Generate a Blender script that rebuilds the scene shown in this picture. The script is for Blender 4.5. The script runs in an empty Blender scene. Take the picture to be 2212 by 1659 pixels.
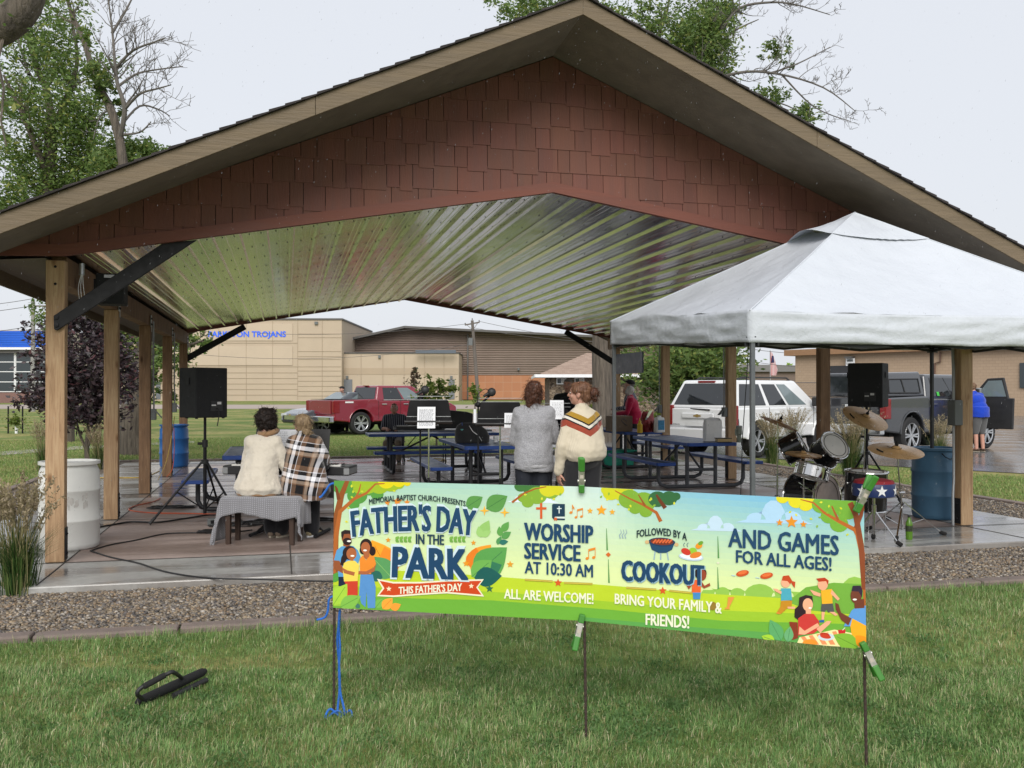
import bpy, bmesh, math, random
import numpy as np
from mathutils import Vector, Matrix, noise, geometry
R = math.radians
random.seed(7); rng = np.random.default_rng(11)
scene = bpy.context.scene
# ---------------------------------------------------------------- camera, sky, sun, exposure
HC = 1.6                                   # eye height above the slab
FX = 2020.0 / 2212.0                       # focal length / picture width
YAW = math.atan(501.0 / 2020.0)            # camera looks this far to the right of the pavilion axis (+Y)
CY, SY = math.cos(YAW), math.sin(YAW)
cam = bpy.data.cameras.new('camera'); camo = bpy.data.objects.new('camera', cam)
scene.collection.objects.link(camo); scene.camera = camo
cam.sensor_width = 36; cam.lens = 36 * FX; cam.clip_start = 0.05; cam.clip_end = 3000
camo.location = (0, 0, HC)
camo.rotation_euler = (R(90) + math.atan(12.5 / 2020.0), 0, -YAW)
world = bpy.data.worlds.new('World'); scene.world = world; world.use_nodes = True
wn, wl = world.node_tree.nodes, world.node_tree.links
bg = wn['Background']; bg.inputs['Strength'].default_value = 0.1
SUN_EL, SUN_AZ = R(36), R(195)             # soft sun behind thick cloud, behind the photographer
sky = wn.new('ShaderNodeTexSky'); sky.sky_type = 'NISHITA'; sky.sun_disc = False
sky.sun_elevation = SUN_EL; sky.sun_rotation = SUN_AZ; sky.dust_density = 4; sky.air_density = 1.2
wm = wn.new('ShaderNodeMix'); wm.data_type = 'RGBA'; wm.inputs[0].default_value = 0.93
wm.inputs[7].default_value = (4.35, 4.5, 4.8, 1)      # the flat pale cloud layer
wl.new(sky.outputs[0], wm.inputs[6]); wl.new(wm.outputs[2], bg.inputs['Color'])
sl = bpy.data.lights.new('sun', 'SUN'); sl.energy = 1.5; sl.angle = R(40); sl.color = (1, .97, .92)
so = bpy.data.objects.new('sun', sl); scene.collection.objects.link(so)
so.rotation_euler = (R(90) - SUN_EL, 0, R(180) - SUN_AZ + R(0)); so.location = (0, -5, 30)
scene.view_settings.view_transform = 'Standard'; scene.view_settings.look = 'None'
scene.view_settings.exposure = 0.9; scene.view_settings.gamma = 1
# ---------------------------------------------------------------- where things stand
def cw(lat, dep):                          # metres right of / ahead of the camera -> world x, y
    return (lat * CY + dep * SY, -lat * SY + dep * CY)
def at(x, y, dep):                         # picture x, y (2212 wide) at a distance -> world point
    X, Y = cw((x - 1106) / 2020 * dep, dep)
    return Vector((X, Y, HC + (842 - y) / 2020 * dep))
def gd(x, y, h=0.0):                       # ... on the level plane z = h
    return at(x, y, 2020 * (HC - h) / (y - 842))
def atx(x, z, dep): 
    p = cw((x - 1106) / 2020 * dep, dep); return Vector((p[0], p[1], z))
CAMDIR = lambda r, f: Vector((r * CY + f * SY, -r * SY + f * CY, 0)).normalized()
def heading(deg):                          # angle from camera-right towards ahead -> world z rotation of local +X
    d = CAMDIR(math.cos(R(deg)), math.sin(R(deg))); return math.atan2(d.y, d.x)
# ---------------------------------------------------------------- materials
def nd(nt, t, **kw):
    n = nt.nodes.new(t)
    for k, v in kw.items():
        if k == 'inp':
            for a, b in v.items(): n.inputs[a].default_value = b
        else: setattr(n, k, v)
    return n
def ramp(nt, src, stops, interp='LINEAR'):
    r = nt.nodes.new('ShaderNodeValToRGB'); r.color_ramp.interpolation = interp
    e = r.color_ramp.elements
    while len(e) < len(stops): e.new(0.5)
    for i, (p, c) in enumerate(stops):
        e[i].position = p; e[i].color = (*c, 1) if len(c) == 3 else c
    nt.links.new(src, r.inputs[0]); return r
def coords(nt, scale=(1, 1, 1), rot=(0, 0, 0), kind='Object'):
    tc = nt.nodes.new('ShaderNodeTexCoord'); mp = nt.nodes.new('ShaderNodeMapping')
    mp.inputs['Scale'].default_value = scale; mp.inputs['Rotation'].default_value = rot
    nt.links.new(tc.outputs[kind], mp.inputs[0]); return mp.outputs[0]
def noise_n(nt, vec, scale, detail=4, rough=.6, dist=0.0):
    n = nd(nt, 'ShaderNodeTexNoise', inp={'Scale': scale, 'Detail': detail, 'Roughness': rough, 'Distortion': dist})
    nt.links.new(vec, n.inputs['Vector']); return n
def bump(nt, src, strength=.3, dist=.01, normal=None):
    b = nd(nt, 'ShaderNodeBump', inp={'Strength': strength, 'Distance': dist}); nt.links.new(src, b.inputs['Height'])
    if normal: nt.links.new(normal, b.inputs['Normal'])
    return b
MATS = {}
def mat(name, col, rough=.6, metal=0.0, var=.12, scale=6.0, bmp=0.0, bscale=None, stretch=(1, 1, 1), spec=.5, rvar=.1, coat=0.0, attr=None, trans=0.0, ior=1.45, sheen=0.0, bdist=.01):
    if name in MATS: return MATS[name]
    m = bpy.data.materials.new(name); m.use_nodes = True; nt = m.node_tree; b = nt.nodes['Principled BSDF']
    v = coords(nt, stretch); n = noise_n(nt, v, scale)
    lo = tuple(max(0, c * (1 - var)) for c in col); hi = tuple(min(1, c * (1 + var)) for c in col)
    r = ramp(nt, n.outputs['Fac'], [(.25, lo), (.75, hi)]); src = r.outputs[0]
    if attr:
        a = nd(nt, 'ShaderNodeAttribute', attribute_name=attr)
        mx = nd(nt, 'ShaderNodeMix', data_type='RGBA', blend_type='MULTIPLY', inp={0: 1.0})
        nt.links.new(src, mx.inputs[6]); nt.links.new(a.outputs['Color'], mx.inputs[7]); src = mx.outputs[2]
    nt.links.new(src, b.inputs['Base Color'])
    rr = nd(nt, 'ShaderNodeMapRange', inp={'From Min': .3, 'From Max': .7, 'To Min': max(.02, rough - rvar), 'To Max': min(1, rough + rvar)})
    nt.links.new(n.outputs['Fac'], rr.inputs[0]); nt.links.new(rr.outputs[0], b.inputs['Roughness'])
    b.inputs['Metallic'].default_value = metal; b.inputs['Specular IOR Level'].default_value = spec; b.inputs['IOR'].default_value = ior
    b.inputs['Coat Weight'].default_value = coat; b.inputs['Transmission Weight'].default_value = trans; b.inputs['Sheen Weight'].default_value = sheen
    if bmp:
        n2 = noise_n(nt, v, bscale or scale * 4, 5); bb = bump(nt, n2.outputs['Fac'], bmp, bdist); nt.links.new(bb.outputs[0], b.inputs['Normal'])
    MATS[name] = m; return m
def base_of(m): return m.node_tree, m.node_tree.nodes['Principled BSDF']
# ---------------------------------------------------------------- mesh building
COL = scene.collection
SCR = bpy.data.scenes.new('scratch')        # shapes are fused and lettering is meshed here, away from the full scene
def evaluated(o):
    if COL in o.users_collection: COL.objects.unlink(o)
    SCR.collection.objects.link(o); vl = SCR.view_layers[0]; vl.update(); return o.evaluated_get(vl.depsgraph), vl.depsgraph
def frame(d, up=Vector((0, 0, 1))):
    d = d.normalized()
    if abs(d.dot(up)) > .98: up = Vector((1, 0, 0)) if abs(d.x) < .9 else Vector((0, 1, 0))
    x = d.cross(up).normalized(); return x, x.cross(d).normalized(), d
class MB:
    def __init__(s): s.v, s.f, s.m, s.c = [], [], [], []
    def add(s, vs, fs, mi=0, M=None, col=None):
        o = len(s.v)
        s.v += [tuple(M @ Vector(p)) for p in vs] if M is not None else [tuple(p) for p in vs]
        s.f += [tuple(i + o for i in f) for f in fs]; s.m += [mi] * len(fs); s.c += [col] * len(fs); return s
    def box(s, c, size, mi=0, rz=0.0, M=None, col=None, taper=None):
        x, y, z = (k / 2 for k in size); tx, ty = taper or (1, 1)
        vs = [(-x, -y, -z), (x, -y, -z), (x, y, -z), (-x, y, -z), (-x * tx, -y * ty, z), (x * tx, -y * ty, z), (x * tx, y * ty, z), (-x * tx, y * ty, z)]
        T = Matrix.Translation(c) @ Matrix.Rotation(rz, 4, 'Z')
        if M is not None: T = M @ T
        return s.add(vs, [(0, 3, 2, 1), (4, 5, 6, 7), (0, 1, 5, 4), (1, 2, 6, 5), (2, 3, 7, 6), (3, 0, 4, 7)], mi, T, col)
    def bar(s, p, q, w, h, mi=0, up=(0, 0, 1), col=None):
        p, q = Vector(p), Vector(q); x, u, d = frame(q - p, Vector(up))
        vs = [o + x * (a * w / 2) + u * (b * h / 2) for o in (p, q) for a, b in ((-1, -1), (1, -1), (1, 1), (-1, 1))]
        return s.add(vs, [(0, 1, 2, 3), (7, 6, 5, 4), (0, 4, 5, 1), (1, 5, 6, 2), (2, 6, 7, 3), (3, 7, 4, 0)], mi, None, col)
    def tube(s, pts, r, n=8, mi=0, cap=True, closed=False, flat=1.0, col=None):
        pts = [Vector(p) for p in pts]; k = len(pts); rs = r if isinstance(r, (list, tuple)) else [r] * k
        vs, fs, x = [], [], None
        for i, p in enumerate(pts):
            a = pts[i - 1] if (i or closed) else p; b = pts[(i + 1) % k] if (i < k - 1 or closed) else p
            d = (b - a); d = d.normalized() if d.length > 1e-9 else Vector((0, 0, 1))
            if x is None: x, u, _ = frame(d)
            else:
                x = x - d * x.dot(d); x = x.normalized() if x.length > 1e-6 else frame(d)[0]; u = d.cross(x) * -1; u = x.cross(d)
            for j in range(n):
                t = 2 * math.pi * j / n; vs.append(p + x * (rs[i] * math.cos(t)) + u * (rs[i] * flat * math.sin(t)))
        for i in range(k if closed else k - 1):
            for j in range(n):
                a, b = i * n + j, i * n + (j + 1) % n; c, d_ = ((i + 1) % k) * n + (j + 1) % n, ((i + 1) % k) * n + j
                fs.append((a, b, c, d_))
        if cap and not closed: fs += [tuple(range(n - 1, -1, -1)), tuple(range((k - 1) * n, k * n))]
        return s.add(vs, fs, mi, None, col)
    def lathe(s, prof, n=24, M=None, mi=0, col=None, sy=1.0, cap=True):
        vs, fs, k = [], [], len(prof)
        for r, z in prof:
            for j in range(n):
                t = 2 * math.pi * j / n; vs.append((r * math.cos(t), r * sy * math.sin(t), z))
        for i in range(k - 1):
            for j in range(n): fs.append((i * n + j, i * n + (j + 1) % n, (i + 1) * n + (j + 1) % n, (i + 1) * n + j))
        if cap and prof[0][0] > 1e-6: fs.append(tuple(range(n - 1, -1, -1)))
        if cap and prof[-1][0] > 1e-6: fs.append(tuple(range((k - 1) * n, k * n)))
        return s.add(vs, fs, mi, M, col)
    def ell(s, c, r, n=12, M=None, mi=0, col=None):
        r = (r, r, r) if isinstance(r, (int, float)) else r; m = max(6, n // 2 + 2)
        prof = [(max(1e-4, math.sin(math.pi * i / m)), -math.cos(math.pi * i / m)) for i in range(m + 1)]
        T = Matrix.Translation(c) @ (M if M is not None else Matrix()) @ Matrix.Diagonal((*r, 1))
        return s.lathe(prof, n, T, mi, col)
    def loft(s, rings, n=18, mi=0, p=2.0, M=None):        # rings: cx, cy, cz, rx, ry
        vs, fs, k = [], [], len(rings)
        for (a, b, c, rx, ry) in rings:
            for j in range(n):
                t = 2 * math.pi * j / n; ct, st = math.cos(t), math.sin(t)
                vs.append((a + rx * math.copysign(abs(ct) ** (2 / p), ct), b + ry * math.copysign(abs(st) ** (2 / p), st), c))
        for i in range(k - 1):
            for j in range(n): fs.append((i * n + j, i * n + (j + 1) % n, (i + 1) * n + (j + 1) % n, (i + 1) * n + j))
        fs += [tuple(range(n - 1, -1, -1)), tuple(range((k - 1) * n, k * n))]
        return s.add(vs, fs, mi, M)
    def prism(s, poly, d0, d1, M=None, mi=0, col=None):   # poly in local x,z ; depth along local y
        n = len(poly); vs = [(x, d0, z) for x, z in poly] + [(x, d1, z) for x, z in poly]
        fs = [tuple(range(n)), tuple(range(2 * n - 1, n - 1, -1))] + [(i, i + n, (i + 1) % n + n, (i + 1) % n) for i in range(n)]
        return s.add(vs, fs, mi, M, col)
    def build(s, name, mats, parent=None, smooth=False, bevel=0.0, seg=2, fix=True, world=False, angle=40):
        me = bpy.data.meshes.new(name); vs = s.v
        if world and parent is not None:
            o = parent.location; vs = [(a - o.x, b - o.y, c - o.z) for a, b, c in vs]
        me.from_pydata(vs, [], s.f)
        for m in (mats if isinstance(mats, (list, tuple)) else [mats]): me.materials.append(m)
        me.polygons.foreach_set('material_index', s.m)
        if any(c is not None for c in s.c):
            at_ = me.color_attributes.new('tint', 'FLOAT_COLOR', 'CORNER')
            data = np.ones((len(me.loops), 4), np.float32)
            for p in me.polygons:
                c = s.c[p.index]
                if c is not None: data[p.loop_start:p.loop_start + p.loop_total, :3] = c
            at_.data.foreach_set('color', data.ravel())
        if fix:
            bm = bmesh.new(); bm.from_mesh(me); bmesh.ops.recalc_face_normals(bm, faces=bm.faces[:]); bm.to_mesh(me); bm.free()
        me.polygons.foreach_set('use_smooth', [bool(smooth)] * len(me.polygons))
        if smooth and angle: me.set_sharp_from_angle(angle=R(angle))
        o = bpy.data.objects.new(name, me); COL.objects.link(o)
        if parent is not None: o.parent = parent
        if bevel:
            b = o.modifiers.new('bevel', 'BEVEL'); b.width = bevel; b.segments = seg; b.limit_method = 'ANGLE'; b.angle_limit = R(35)
        return o
def tag(o, label=None, cat=None, group=None, kind=None):
    if label: o['label'] = label
    if cat: o['category'] = cat
    if group: o['group'] = group
    if kind: o['kind'] = kind
    return o
def thing(name, label, cat, loc=(0, 0, 0), rz=0.0, group=None):
    o = bpy.data.objects.new(name, None); o.empty_display_size = .2; COL.objects.link(o)
    o.location = loc; o.rotation_euler = (0, 0, rz); return tag(o, label, cat, group)
def copy_thing(src, loc, rz=None, label=None, group=None):
    r = src.copy(); COL.objects.link(r); r.location = loc
    if rz is not None: r.rotation_euler = (0, 0, rz)
    if label: r['label'] = label
    if group: r['group'] = group
    for ch in list(src.children):
        c = ch.copy(); COL.objects.link(c); c.parent = r
        for g in list(ch.children):
            d = g.copy(); COL.objects.link(d); d.parent = c
    return r
def np_mesh(name, V, faces, mats, cols=None, parent=None, smooth=False):
    V = np.asarray(V, np.float32)
    if parent is not None: V = V - np.array(parent.location, np.float32)
    me = bpy.data.meshes.new(name); me.vertices.add(len(V)); me.vertices.foreach_set('co', V.ravel())
    faces = [np.asarray(f, np.int32) for f in faces if len(f)]
    nl = sum(f.size for f in faces); npoly = sum(len(f) for f in faces)
    me.loops.add(nl); me.loops.foreach_set('vertex_index', np.concatenate([f.ravel() for f in faces]))
    tot = np.concatenate([np.full(len(f), f.shape[1], np.int32) for f in faces])
    me.polygons.add(npoly); me.polygons.foreach_set('loop_start', np.concatenate([[0], np.cumsum(tot)[:-1]]).astype(np.int32))
    me.update(calc_edges=True); me.validate()
    me.materials.append(mats)
    if cols is not None:
        a = me.color_attributes.new('tint', 'FLOAT_COLOR', 'POINT'); c4 = np.ones((len(V), 4), np.float32); c4[:, :3] = cols
        a.data.foreach_set('color', c4.ravel())
    me.polygons.foreach_set('use_smooth', np.full(len(me.polygons), smooth))
    o = bpy.data.objects.new(name, me); COL.objects.link(o)
    if parent is not None: o.parent = parent
    return o
def blades(P, ang, L, W, lean, bend=.5):
    """curved grass blades: five points each"""
    n = len(P); d = np.stack([np.cos(ang), np.sin(ang), np.zeros(n)], 1); s = np.stack([-np.sin(ang), np.cos(ang), np.zeros(n)], 1)
    L, W, lean = (np.broadcast_to(np.asarray(k, float).reshape(-1, 1), (n, 1)) for k in (L, W, lean))
    up = np.array([0, 0, 1.0])
    m = P + L * .55 * (up * np.cos(lean * bend) + d * np.sin(lean * bend)); t = m + L * .45 * (up * np.cos(lean * 1.4) + d * np.sin(lean * 1.4))
    V = np.stack([P - s * W / 2, P + s * W / 2, m - s * W * .4, m + s * W * .4, t], 1).reshape(-1, 3)
    i = np.arange(n)[:, None] * 5
    return V, i + np.array([[0, 1, 3, 2]]), i + np.array([[2, 3, 4]])
def leaf_cloud(C, size, flat=.5, pts=None):
    """leaf-shaped quads at points C with random tilt"""
    n = len(C); a = rng.normal(size=(n, 3)); a[:, 2] *= flat; a /= np.linalg.norm(a, axis=1)[:, None] + 1e-9
    b = rng.normal(size=(n, 3)); b -= a * (a * b).sum(1)[:, None]; b /= np.linalg.norm(b, axis=1)[:, None] + 1e-9
    s = size * rng.uniform(.6, 1.4, n)[:, None]
    V = np.stack([C - a * s, C + b * s * .42, C + a * s, C - b * s * .42], 1).reshape(-1, 3)
    return V, np.arange(n)[:, None] * 4 + np.array([[0, 1, 2, 3]])
def text_mesh(body, size=1.0, offset=0.0, shear=0.0, spacing=1.0, res=3):
    cu = bpy.data.curves.new('lettering', 'FONT'); cu.body = body; cu.size = size; cu.offset = offset; cu.resolution_u = res; cu.shear = shear; cu.space_character = spacing
    ob = bpy.data.objects.new('lettering', cu); ev, dg = evaluated(ob); me = ev.to_mesh()
    vs = [tuple(v.co) for v in me.vertices]; fs = [tuple(p.vertices) for p in me.polygons]
    ev.to_mesh_clear(); bpy.data.objects.remove(ob); bpy.data.curves.remove(cu); return vs, fs
def add_text(mb, body, M, width, height=None, mi=0, offset=0.0, col=None, thick=0.0):
    """text in local x (right), z (up) scaled to width/height, lower left at origin"""
    vs, fs = text_mesh(body, offset=offset); xs = [v[0] for v in vs]; ys = [v[1] for v in vs]
    x0, y0 = min(xs), min(ys); sx = width / (max(xs) - x0); sz = height / (max(ys) - y0) if height else sx
    mb.add([((v[0] - x0) * sx, 0, (v[1] - y0) * sz) for v in vs], fs, mi, M, col)
def smooth_noise_disp(me, amp, scale, seed=0):
    n = len(me.vertices); co = np.empty(n * 3, np.float32); me.vertices.foreach_get('co', co); nr = np.empty(n * 3, np.float32); me.vertex_normals.foreach_get('vector', nr)
    co = co.reshape(-1, 3); sd = Vector((seed, seed * 2, 0)); k = np.array([noise.noise(Vector(c) * scale + sd) for c in co.tolist()], np.float32)
    co += nr.reshape(-1, 3) * (amp * k)[:, None]; me.vertices.foreach_set('co', co.ravel()); me.update()
# ---------------------------------------------------------------- ground
def lawn_material(name, far):
    m = mat(name, (.065, .09, .028), .9, var=.25, scale=1.2, spec=.2); nt, b = base_of(m)
    v = coords(nt, (1, 1, 1)); big = noise_n(nt, v, .35, 5, .65, .4); fine = noise_n(nt, v, 55 if not far else 9, 6, .75)
    r = ramp(nt, big.outputs['Fac'], [(.34, (.12, .185, .05)), (.5, (.185, .225, .07)), (.60, (.32, .29, .12)), (.75, (.165, .215, .065))])
    mx = nd(nt, 'ShaderNodeMix', data_type='RGBA', blend_type='MULTIPLY', inp={0: .85})
    r2 = ramp(nt, fine.outputs['Fac'], [(.3, (.45, .48, .42)), (.7, (1.35, 1.32, 1.2))])
    nt.links.new(r.outputs[0], mx.inputs[6]); nt.links.new(r2.outputs[0], mx.inputs[7]); nt.links.new(mx.outputs[2], b.inputs['Base Color'])
    bb = bump(nt, fine.outputs['Fac'], .9, .05); nt.links.new(bb.outputs[0], b.inputs['Normal']); return m
def flat(name, pts, z, m, kind='structure', label=None):
    me = bpy.data.meshes.new(name); me.from_pydata([(p[0], p[1], z) for p in pts], [], [tuple(range(len(pts)))])
    me.materials.append(m); o = bpy.data.objects.new(name, me); COL.objects.link(o)
    bm = bmesh.new(); bm.from_mesh(me); bmesh.ops.recalc_face_normals(bm, faces=bm.faces[:])
    for f in bm.faces:
        if f.normal.z < 0: f.normal_flip()
    bm.to_mesh(me); bm.free(); return tag(o, kind=kind)
ZL = -.08
lawn_m = lawn_material('lawn', True)
flat('lawn', [(-900, -60), (900, -60), (900, 1600), (-900, 1600)], ZL, lawn_m)
asph = mat('wet_asphalt', (.15, .148, .148), .17, var=.25, scale=.8, bmp=.12, bscale=120, rvar=.13, spec=.75)
flat('parking_lot', [(20, 6), (16, 13), (14.4, 15.7), (12.9, 17.9), (11.2, 21.2), (8.6, 24.6), (7.6, 26.2), (6.6, 31), (5.6, 37), (6.5, 52), (16, 70), (60, 62), (95, 30), (70, -10)], ZL + .012, asph)
conc = mat('pale_concrete', (.33, .30, .27), .8, var=.15, scale=2, bmp=.15, bscale=60)
rd = [cw(-200, 84), cw(140, 80), cw(140, 102), cw(-200, 108)]
flat('road', rd, ZL + .012, mat('road_concrete', (.36, .30, .26), .85, var=.12, scale=1))
flat('sidewalk', [gd(-60, 989, ZL)[:2], gd(160, 972, ZL)[:2], gd(275, 965, ZL)[:2], gd(420, 957, ZL)[:2], gd(420, 953, ZL)[:2], gd(275, 960, ZL)[:2], gd(160, 965, ZL)[:2], gd(-60, 981, ZL)[:2]], ZL + .012, conc)
gm = mat('gravel_bed', (.16, .13, .10), .9, var=.5, scale=38, bmp=1.0, bscale=70, bdist=.03)
flat('gravel_bed', [(-4.3, 6.95), (10.4, 6.95), (10.4, 23.2), (-4.3, 23.2)], ZL + .012, gm)
# stones: one mass nobody could count
ico_v = []; t_ = (1 + 5 ** .5) / 2
for a, b in ((1, t_), (-1, t_), (1, -t_), (-1, -t_)): ico_v += [(0, a, b), (a, b, 0), (b, 0, a)]
ico_v = np.array(ico_v) / np.linalg.norm(ico_v[0])
bmx = bmesh.new(); [bmx.verts.new(p) for p in ico_v]; bmesh.ops.convex_hull(bmx, input=bmx.verts[:]); bmx.verts.index_update()
ico_f = np.array([[v.index for v in f.verts] for f in bmx.faces]); ico_v = np.array([v.co for v in bmx.verts]); bmx.free()
STONE = np.array([(.30, .24, .17), (.36, .30, .23), (.20, .16, .12), (.12, .11, .105), (.42, .38, .33), (.27, .19, .12), (.17, .15, .14), (.34, .26, .17), (.24, .21, .18)])
def pebbles(areas):
    P = []
    for (x0, x1, y0, y1, dens) in areas:
        n = int((x1 - x0) * (y1 - y0) * dens); P.append(np.stack([rng.uniform(x0, x1, n), rng.uniform(y0, y1, n), rng.uniform(-.004, .012, n)], 1))
    P = np.concatenate(P); n = len(P); P[:, 2] += ZL + .014
    S = rng.uniform(.008, .0175, (n, 1)) * np.stack([rng.uniform(.8, 1.4, n), rng.uniform(.7, 1.1, n), rng.uniform(.5, .85, n)], 1)
    a = rng.uniform(0, 6.28, n); c, s = np.cos(a)[:, None], np.sin(a)[:, None]
    L = ico_v[None] * S[:, None] * rng.uniform(.85, 1.15, (n, 12, 1))
    V = np.stack([L[..., 0] * c - L[..., 1] * s, L[..., 0] * s + L[..., 1] * c, L[..., 2]], 2) + P[:, None]
    col = STONE[rng.integers(0, len(STONE), n)] * rng.uniform(.38, 1.12, (n, 1))
    F = (np.arange(n)[:, None, None] * 12 + ico_f[None]).reshape(-1, 3)
    return V.reshape(-1, 3), F, np.repeat(col, 12, 0)
stone_m = mat('river_stone', (.95, .95, .95), .5, var=.1, scale=60, attr='tint', spec=.5)
V, F, Cc = pebbles([(-4.25, .5, 6.97, 8.3, 4300), (.5, 4.6, 6.97, 8.3, 1500), (4.6, 8, 6.97, 8.3, 3600), (-4.25, -3.3, 8.3, 17, 900), (8.97, 10.35, 8.3, 18, 900), (-3, 9, 21.9, 23.1, 250)])
tag(np_mesh('gravel', V, [F], stone_m, Cc, smooth=True), kind='stuff')
# edging strip round the gravel
edge_m = mat('edging_concrete', (.19, .15, .13), .8, var=.2, scale=5, bmp=.4, bscale=50)
def edging(name, label, p, q):
    mb = MB(); p, q = Vector(p), Vector(q); n = max(2, int((q - p).length / .9)); d = (q - p) / n
    for i in range(n):
        j = Vector((0, 0, random.uniform(-.006, .006))); mb.bar(p + d * i + d * .008 + j, p + d * (i + 1) - d * .008 + j, .14, .12)
    return tag(mb.build(name, edge_m, bevel=.015), label, 'garden edging', 'edging round the gravel bed')
e = ZL - .015
edging('garden_edging', 'brown concrete edging between front gravel and the foreground lawn', (-4.4, 6.88, e), (10.5, 6.88, e))
edging('garden_edging', 'dark edging along the gravel on the left side of the shelter', (-4.37, 6.96, e), (-4.37, 23.2, e))
edging('garden_edging', 'brown edging between gravel and lawn on the parking lot side', (10.47, 6.96, e), (10.47, 23.2, e))
edging('garden_edging', 'thin edging across the far side of the gravel behind the tables', (-4.29, 23.27, e), (10.39, 23.27, e))
# ---------------------------------------------------------------- slab
slab_m = mat('wet_slab', (.2, .2, .2), .3); nt, b = base_of(slab_m)
v = coords(nt, (1, 1, 1)); n1 = noise_n(nt, v, .9, 6, .6, .6); n2 = noise_n(nt, v, 14, 5, .7); n3 = noise_n(nt, coords(nt, (.25, 1.6, 1)), 1.3, 4, .6, .3)
sx = nd(nt, 'ShaderNodeSeparateXYZ'); nt.links.new(v, sx.inputs[0])
def step(src, e0, op='GREATER_THAN'):
    n = nd(nt, 'ShaderNodeMath', operation=op, inp={1: e0}); nt.links.new(src, n.inputs[0]); return n.outputs[0]
def mul(a, c):
    n = nd(nt, 'ShaderNodeMath', operation='MULTIPLY'); nt.links.new(a, n.inputs[0]); nt.links.new(c, n.inputs[1]); return n.outputs[0]
inside = mul(mul(step(sx.outputs[0], -1.93), step(sx.outputs[0], 7.8, 'LESS_THAN')), mul(step(sx.outputs[1], 9.38), step(sx.outputs[1], 21.2, 'LESS_THAN')))
brown = ramp(nt, n1.outputs['Fac'], [(.3, (.30, .235, .205)), (.55, (.375, .295, .26)), (.75, (.42, .335, .30))])
grey = ramp(nt, n1.outputs['Fac'], [(.3, (.32, .315, .30)), (.55, (.40, .395, .375)), (.75, (.46, .455, .435))])
cm = nd(nt, 'ShaderNodeMix', data_type='RGBA'); nt.links.new(inside, cm.inputs[0]); nt.links.new(grey.outputs[0], cm.inputs[6]); nt.links.new(brown.outputs[0], cm.inputs[7])
dk = nd(nt, 'ShaderNodeMix', data_type='RGBA', blend_type='MULTIPLY', inp={0: 1.0}); r2 = ramp(nt, n2.outputs['Fac'], [(.3, (.82, .82, .82)), (.7, (1.1, 1.1, 1.1))])
nt.links.new(cm.outputs[2], dk.inputs[6]); nt.links.new(r2.outputs[0], dk.inputs[7])
wet = ramp(nt, n3.outputs['Fac'], [(.42, (0, 0, 0)), (.60, (1, 1, 1))]); wd = nd(nt, 'ShaderNodeMix', data_type='RGBA', blend_type='MULTIPLY', inp={7: (.62, .58, .56, 1)})
nt.links.new(wet.outputs[0], wd.inputs[0]); nt.links.new(dk.outputs[2], wd.inputs[6]); nt.links.new(wd.outputs[2], b.inputs['Base Color'])
rr = ramp(nt, n3.outputs['Fac'], [(.38, (.42, .42, .42)), (.52, (.2, .2, .2)), (.64, (.07, .07, .07))]); gr = nd(nt, 'ShaderNodeMapRange', inp={'From Min': 11.0, 'From Max': 15.5, 'To Min': .34, 'To Max': .02}); nt.links.new(sx.outputs[1], gr.inputs[0])
ad = nd(nt, 'ShaderNodeMath', operation='ADD'); nt.links.new(rr.outputs[0], ad.inputs[0]); nt.links.new(mul(gr.outputs[0], inside), ad.inputs[1]); nt.links.new(ad.outputs[0], b.inputs['Roughness'])
bb = bump(nt, n2.outputs['Fac'], .12, .004); nt.links.new(bb.outputs[0], b.inputs['Normal']); b.inputs['Specular IOR Level'].default_value = .6
MB().box((2.825, 15.1, -.055), (12.25, 13.6, .11)).build('pavilion_slab', slab_m, bevel=.012)
tag(bpy.data.objects['pavilion_slab'], kind='structure')
jm = mat('dark_joint', (.05, .045, .04), .9); mb = MB()  # control joints laid on as thin dark strips
for x in (-1.93, .1, 2.9, 5.8, 7.8): mb.box((x, 15.1, .0025), (.012, 13.5, .003))
for y in (9.38, 12.3, 15.3, 18.2, 21.2): mb.box((2.825, y, .0045), (12.2, .012, .003))
tag(mb.build('slab_joint', jm), kind='structure')
# ---------------------------------------------------------------- pavilion
def wood(name, lo, mid, hi, knots=True):
    m = mat(name, mid, .75); nt, b = base_of(m)
    v = coords(nt, (1, 1, .06)); g = noise_n(nt, v, 42, 6, .65, 1.2); k = nd(nt, 'ShaderNodeTexVoronoi', inp={'Scale': 5.5, 'Randomness': 1.0}); nt.links.new(coords(nt, (1.0, 1.0, .42)), k.inputs['Vector'])
    big = noise_n(nt, coords(nt, (1, 1, .3)), 3, 3)
    mixf = nd(nt, 'ShaderNodeMath', operation='ADD'); h = nd(nt, 'ShaderNodeMath', operation='MULTIPLY', inp={1: .45}); nt.links.new(big.outputs['Fac'], h.inputs[0])
    nt.links.new(g.outputs['Fac'], mixf.inputs[0]); nt.links.new(h.outputs[0], mixf.inputs[1])
    r = ramp(nt, mixf.outputs[0], [(.45, lo), (.72, mid), (.95, hi)]); kr = ramp(nt, k.outputs['Distance'], [(.03, (.22, .13, .08)), (.10, (.6, .5, .42)), (.17, (1, 1, 1))])
    mx = nd(nt, 'ShaderNodeMix', data_type='RGBA', blend_type='MULTIPLY', inp={0: .9}); nt.links.new(r.outputs[0], mx.inputs[6]); nt.links.new(kr.outputs[0], mx.inputs[7])
    nt.links.new(mx.outputs[2], b.inputs['Base Color']); bb = bump(nt, g.outputs['Fac'], .5, .006); nt.links.new(bb.outputs[0], b.inputs['Normal']); return m
cedar = wood('cedar', (.22, .128, .066), (.39, .25, .14), (.50, .355, .21)); cedar2 = wood('aged_cedar', (.10, .058, .032), (.20, .115, .062), (.29, .18, .10))
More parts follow.
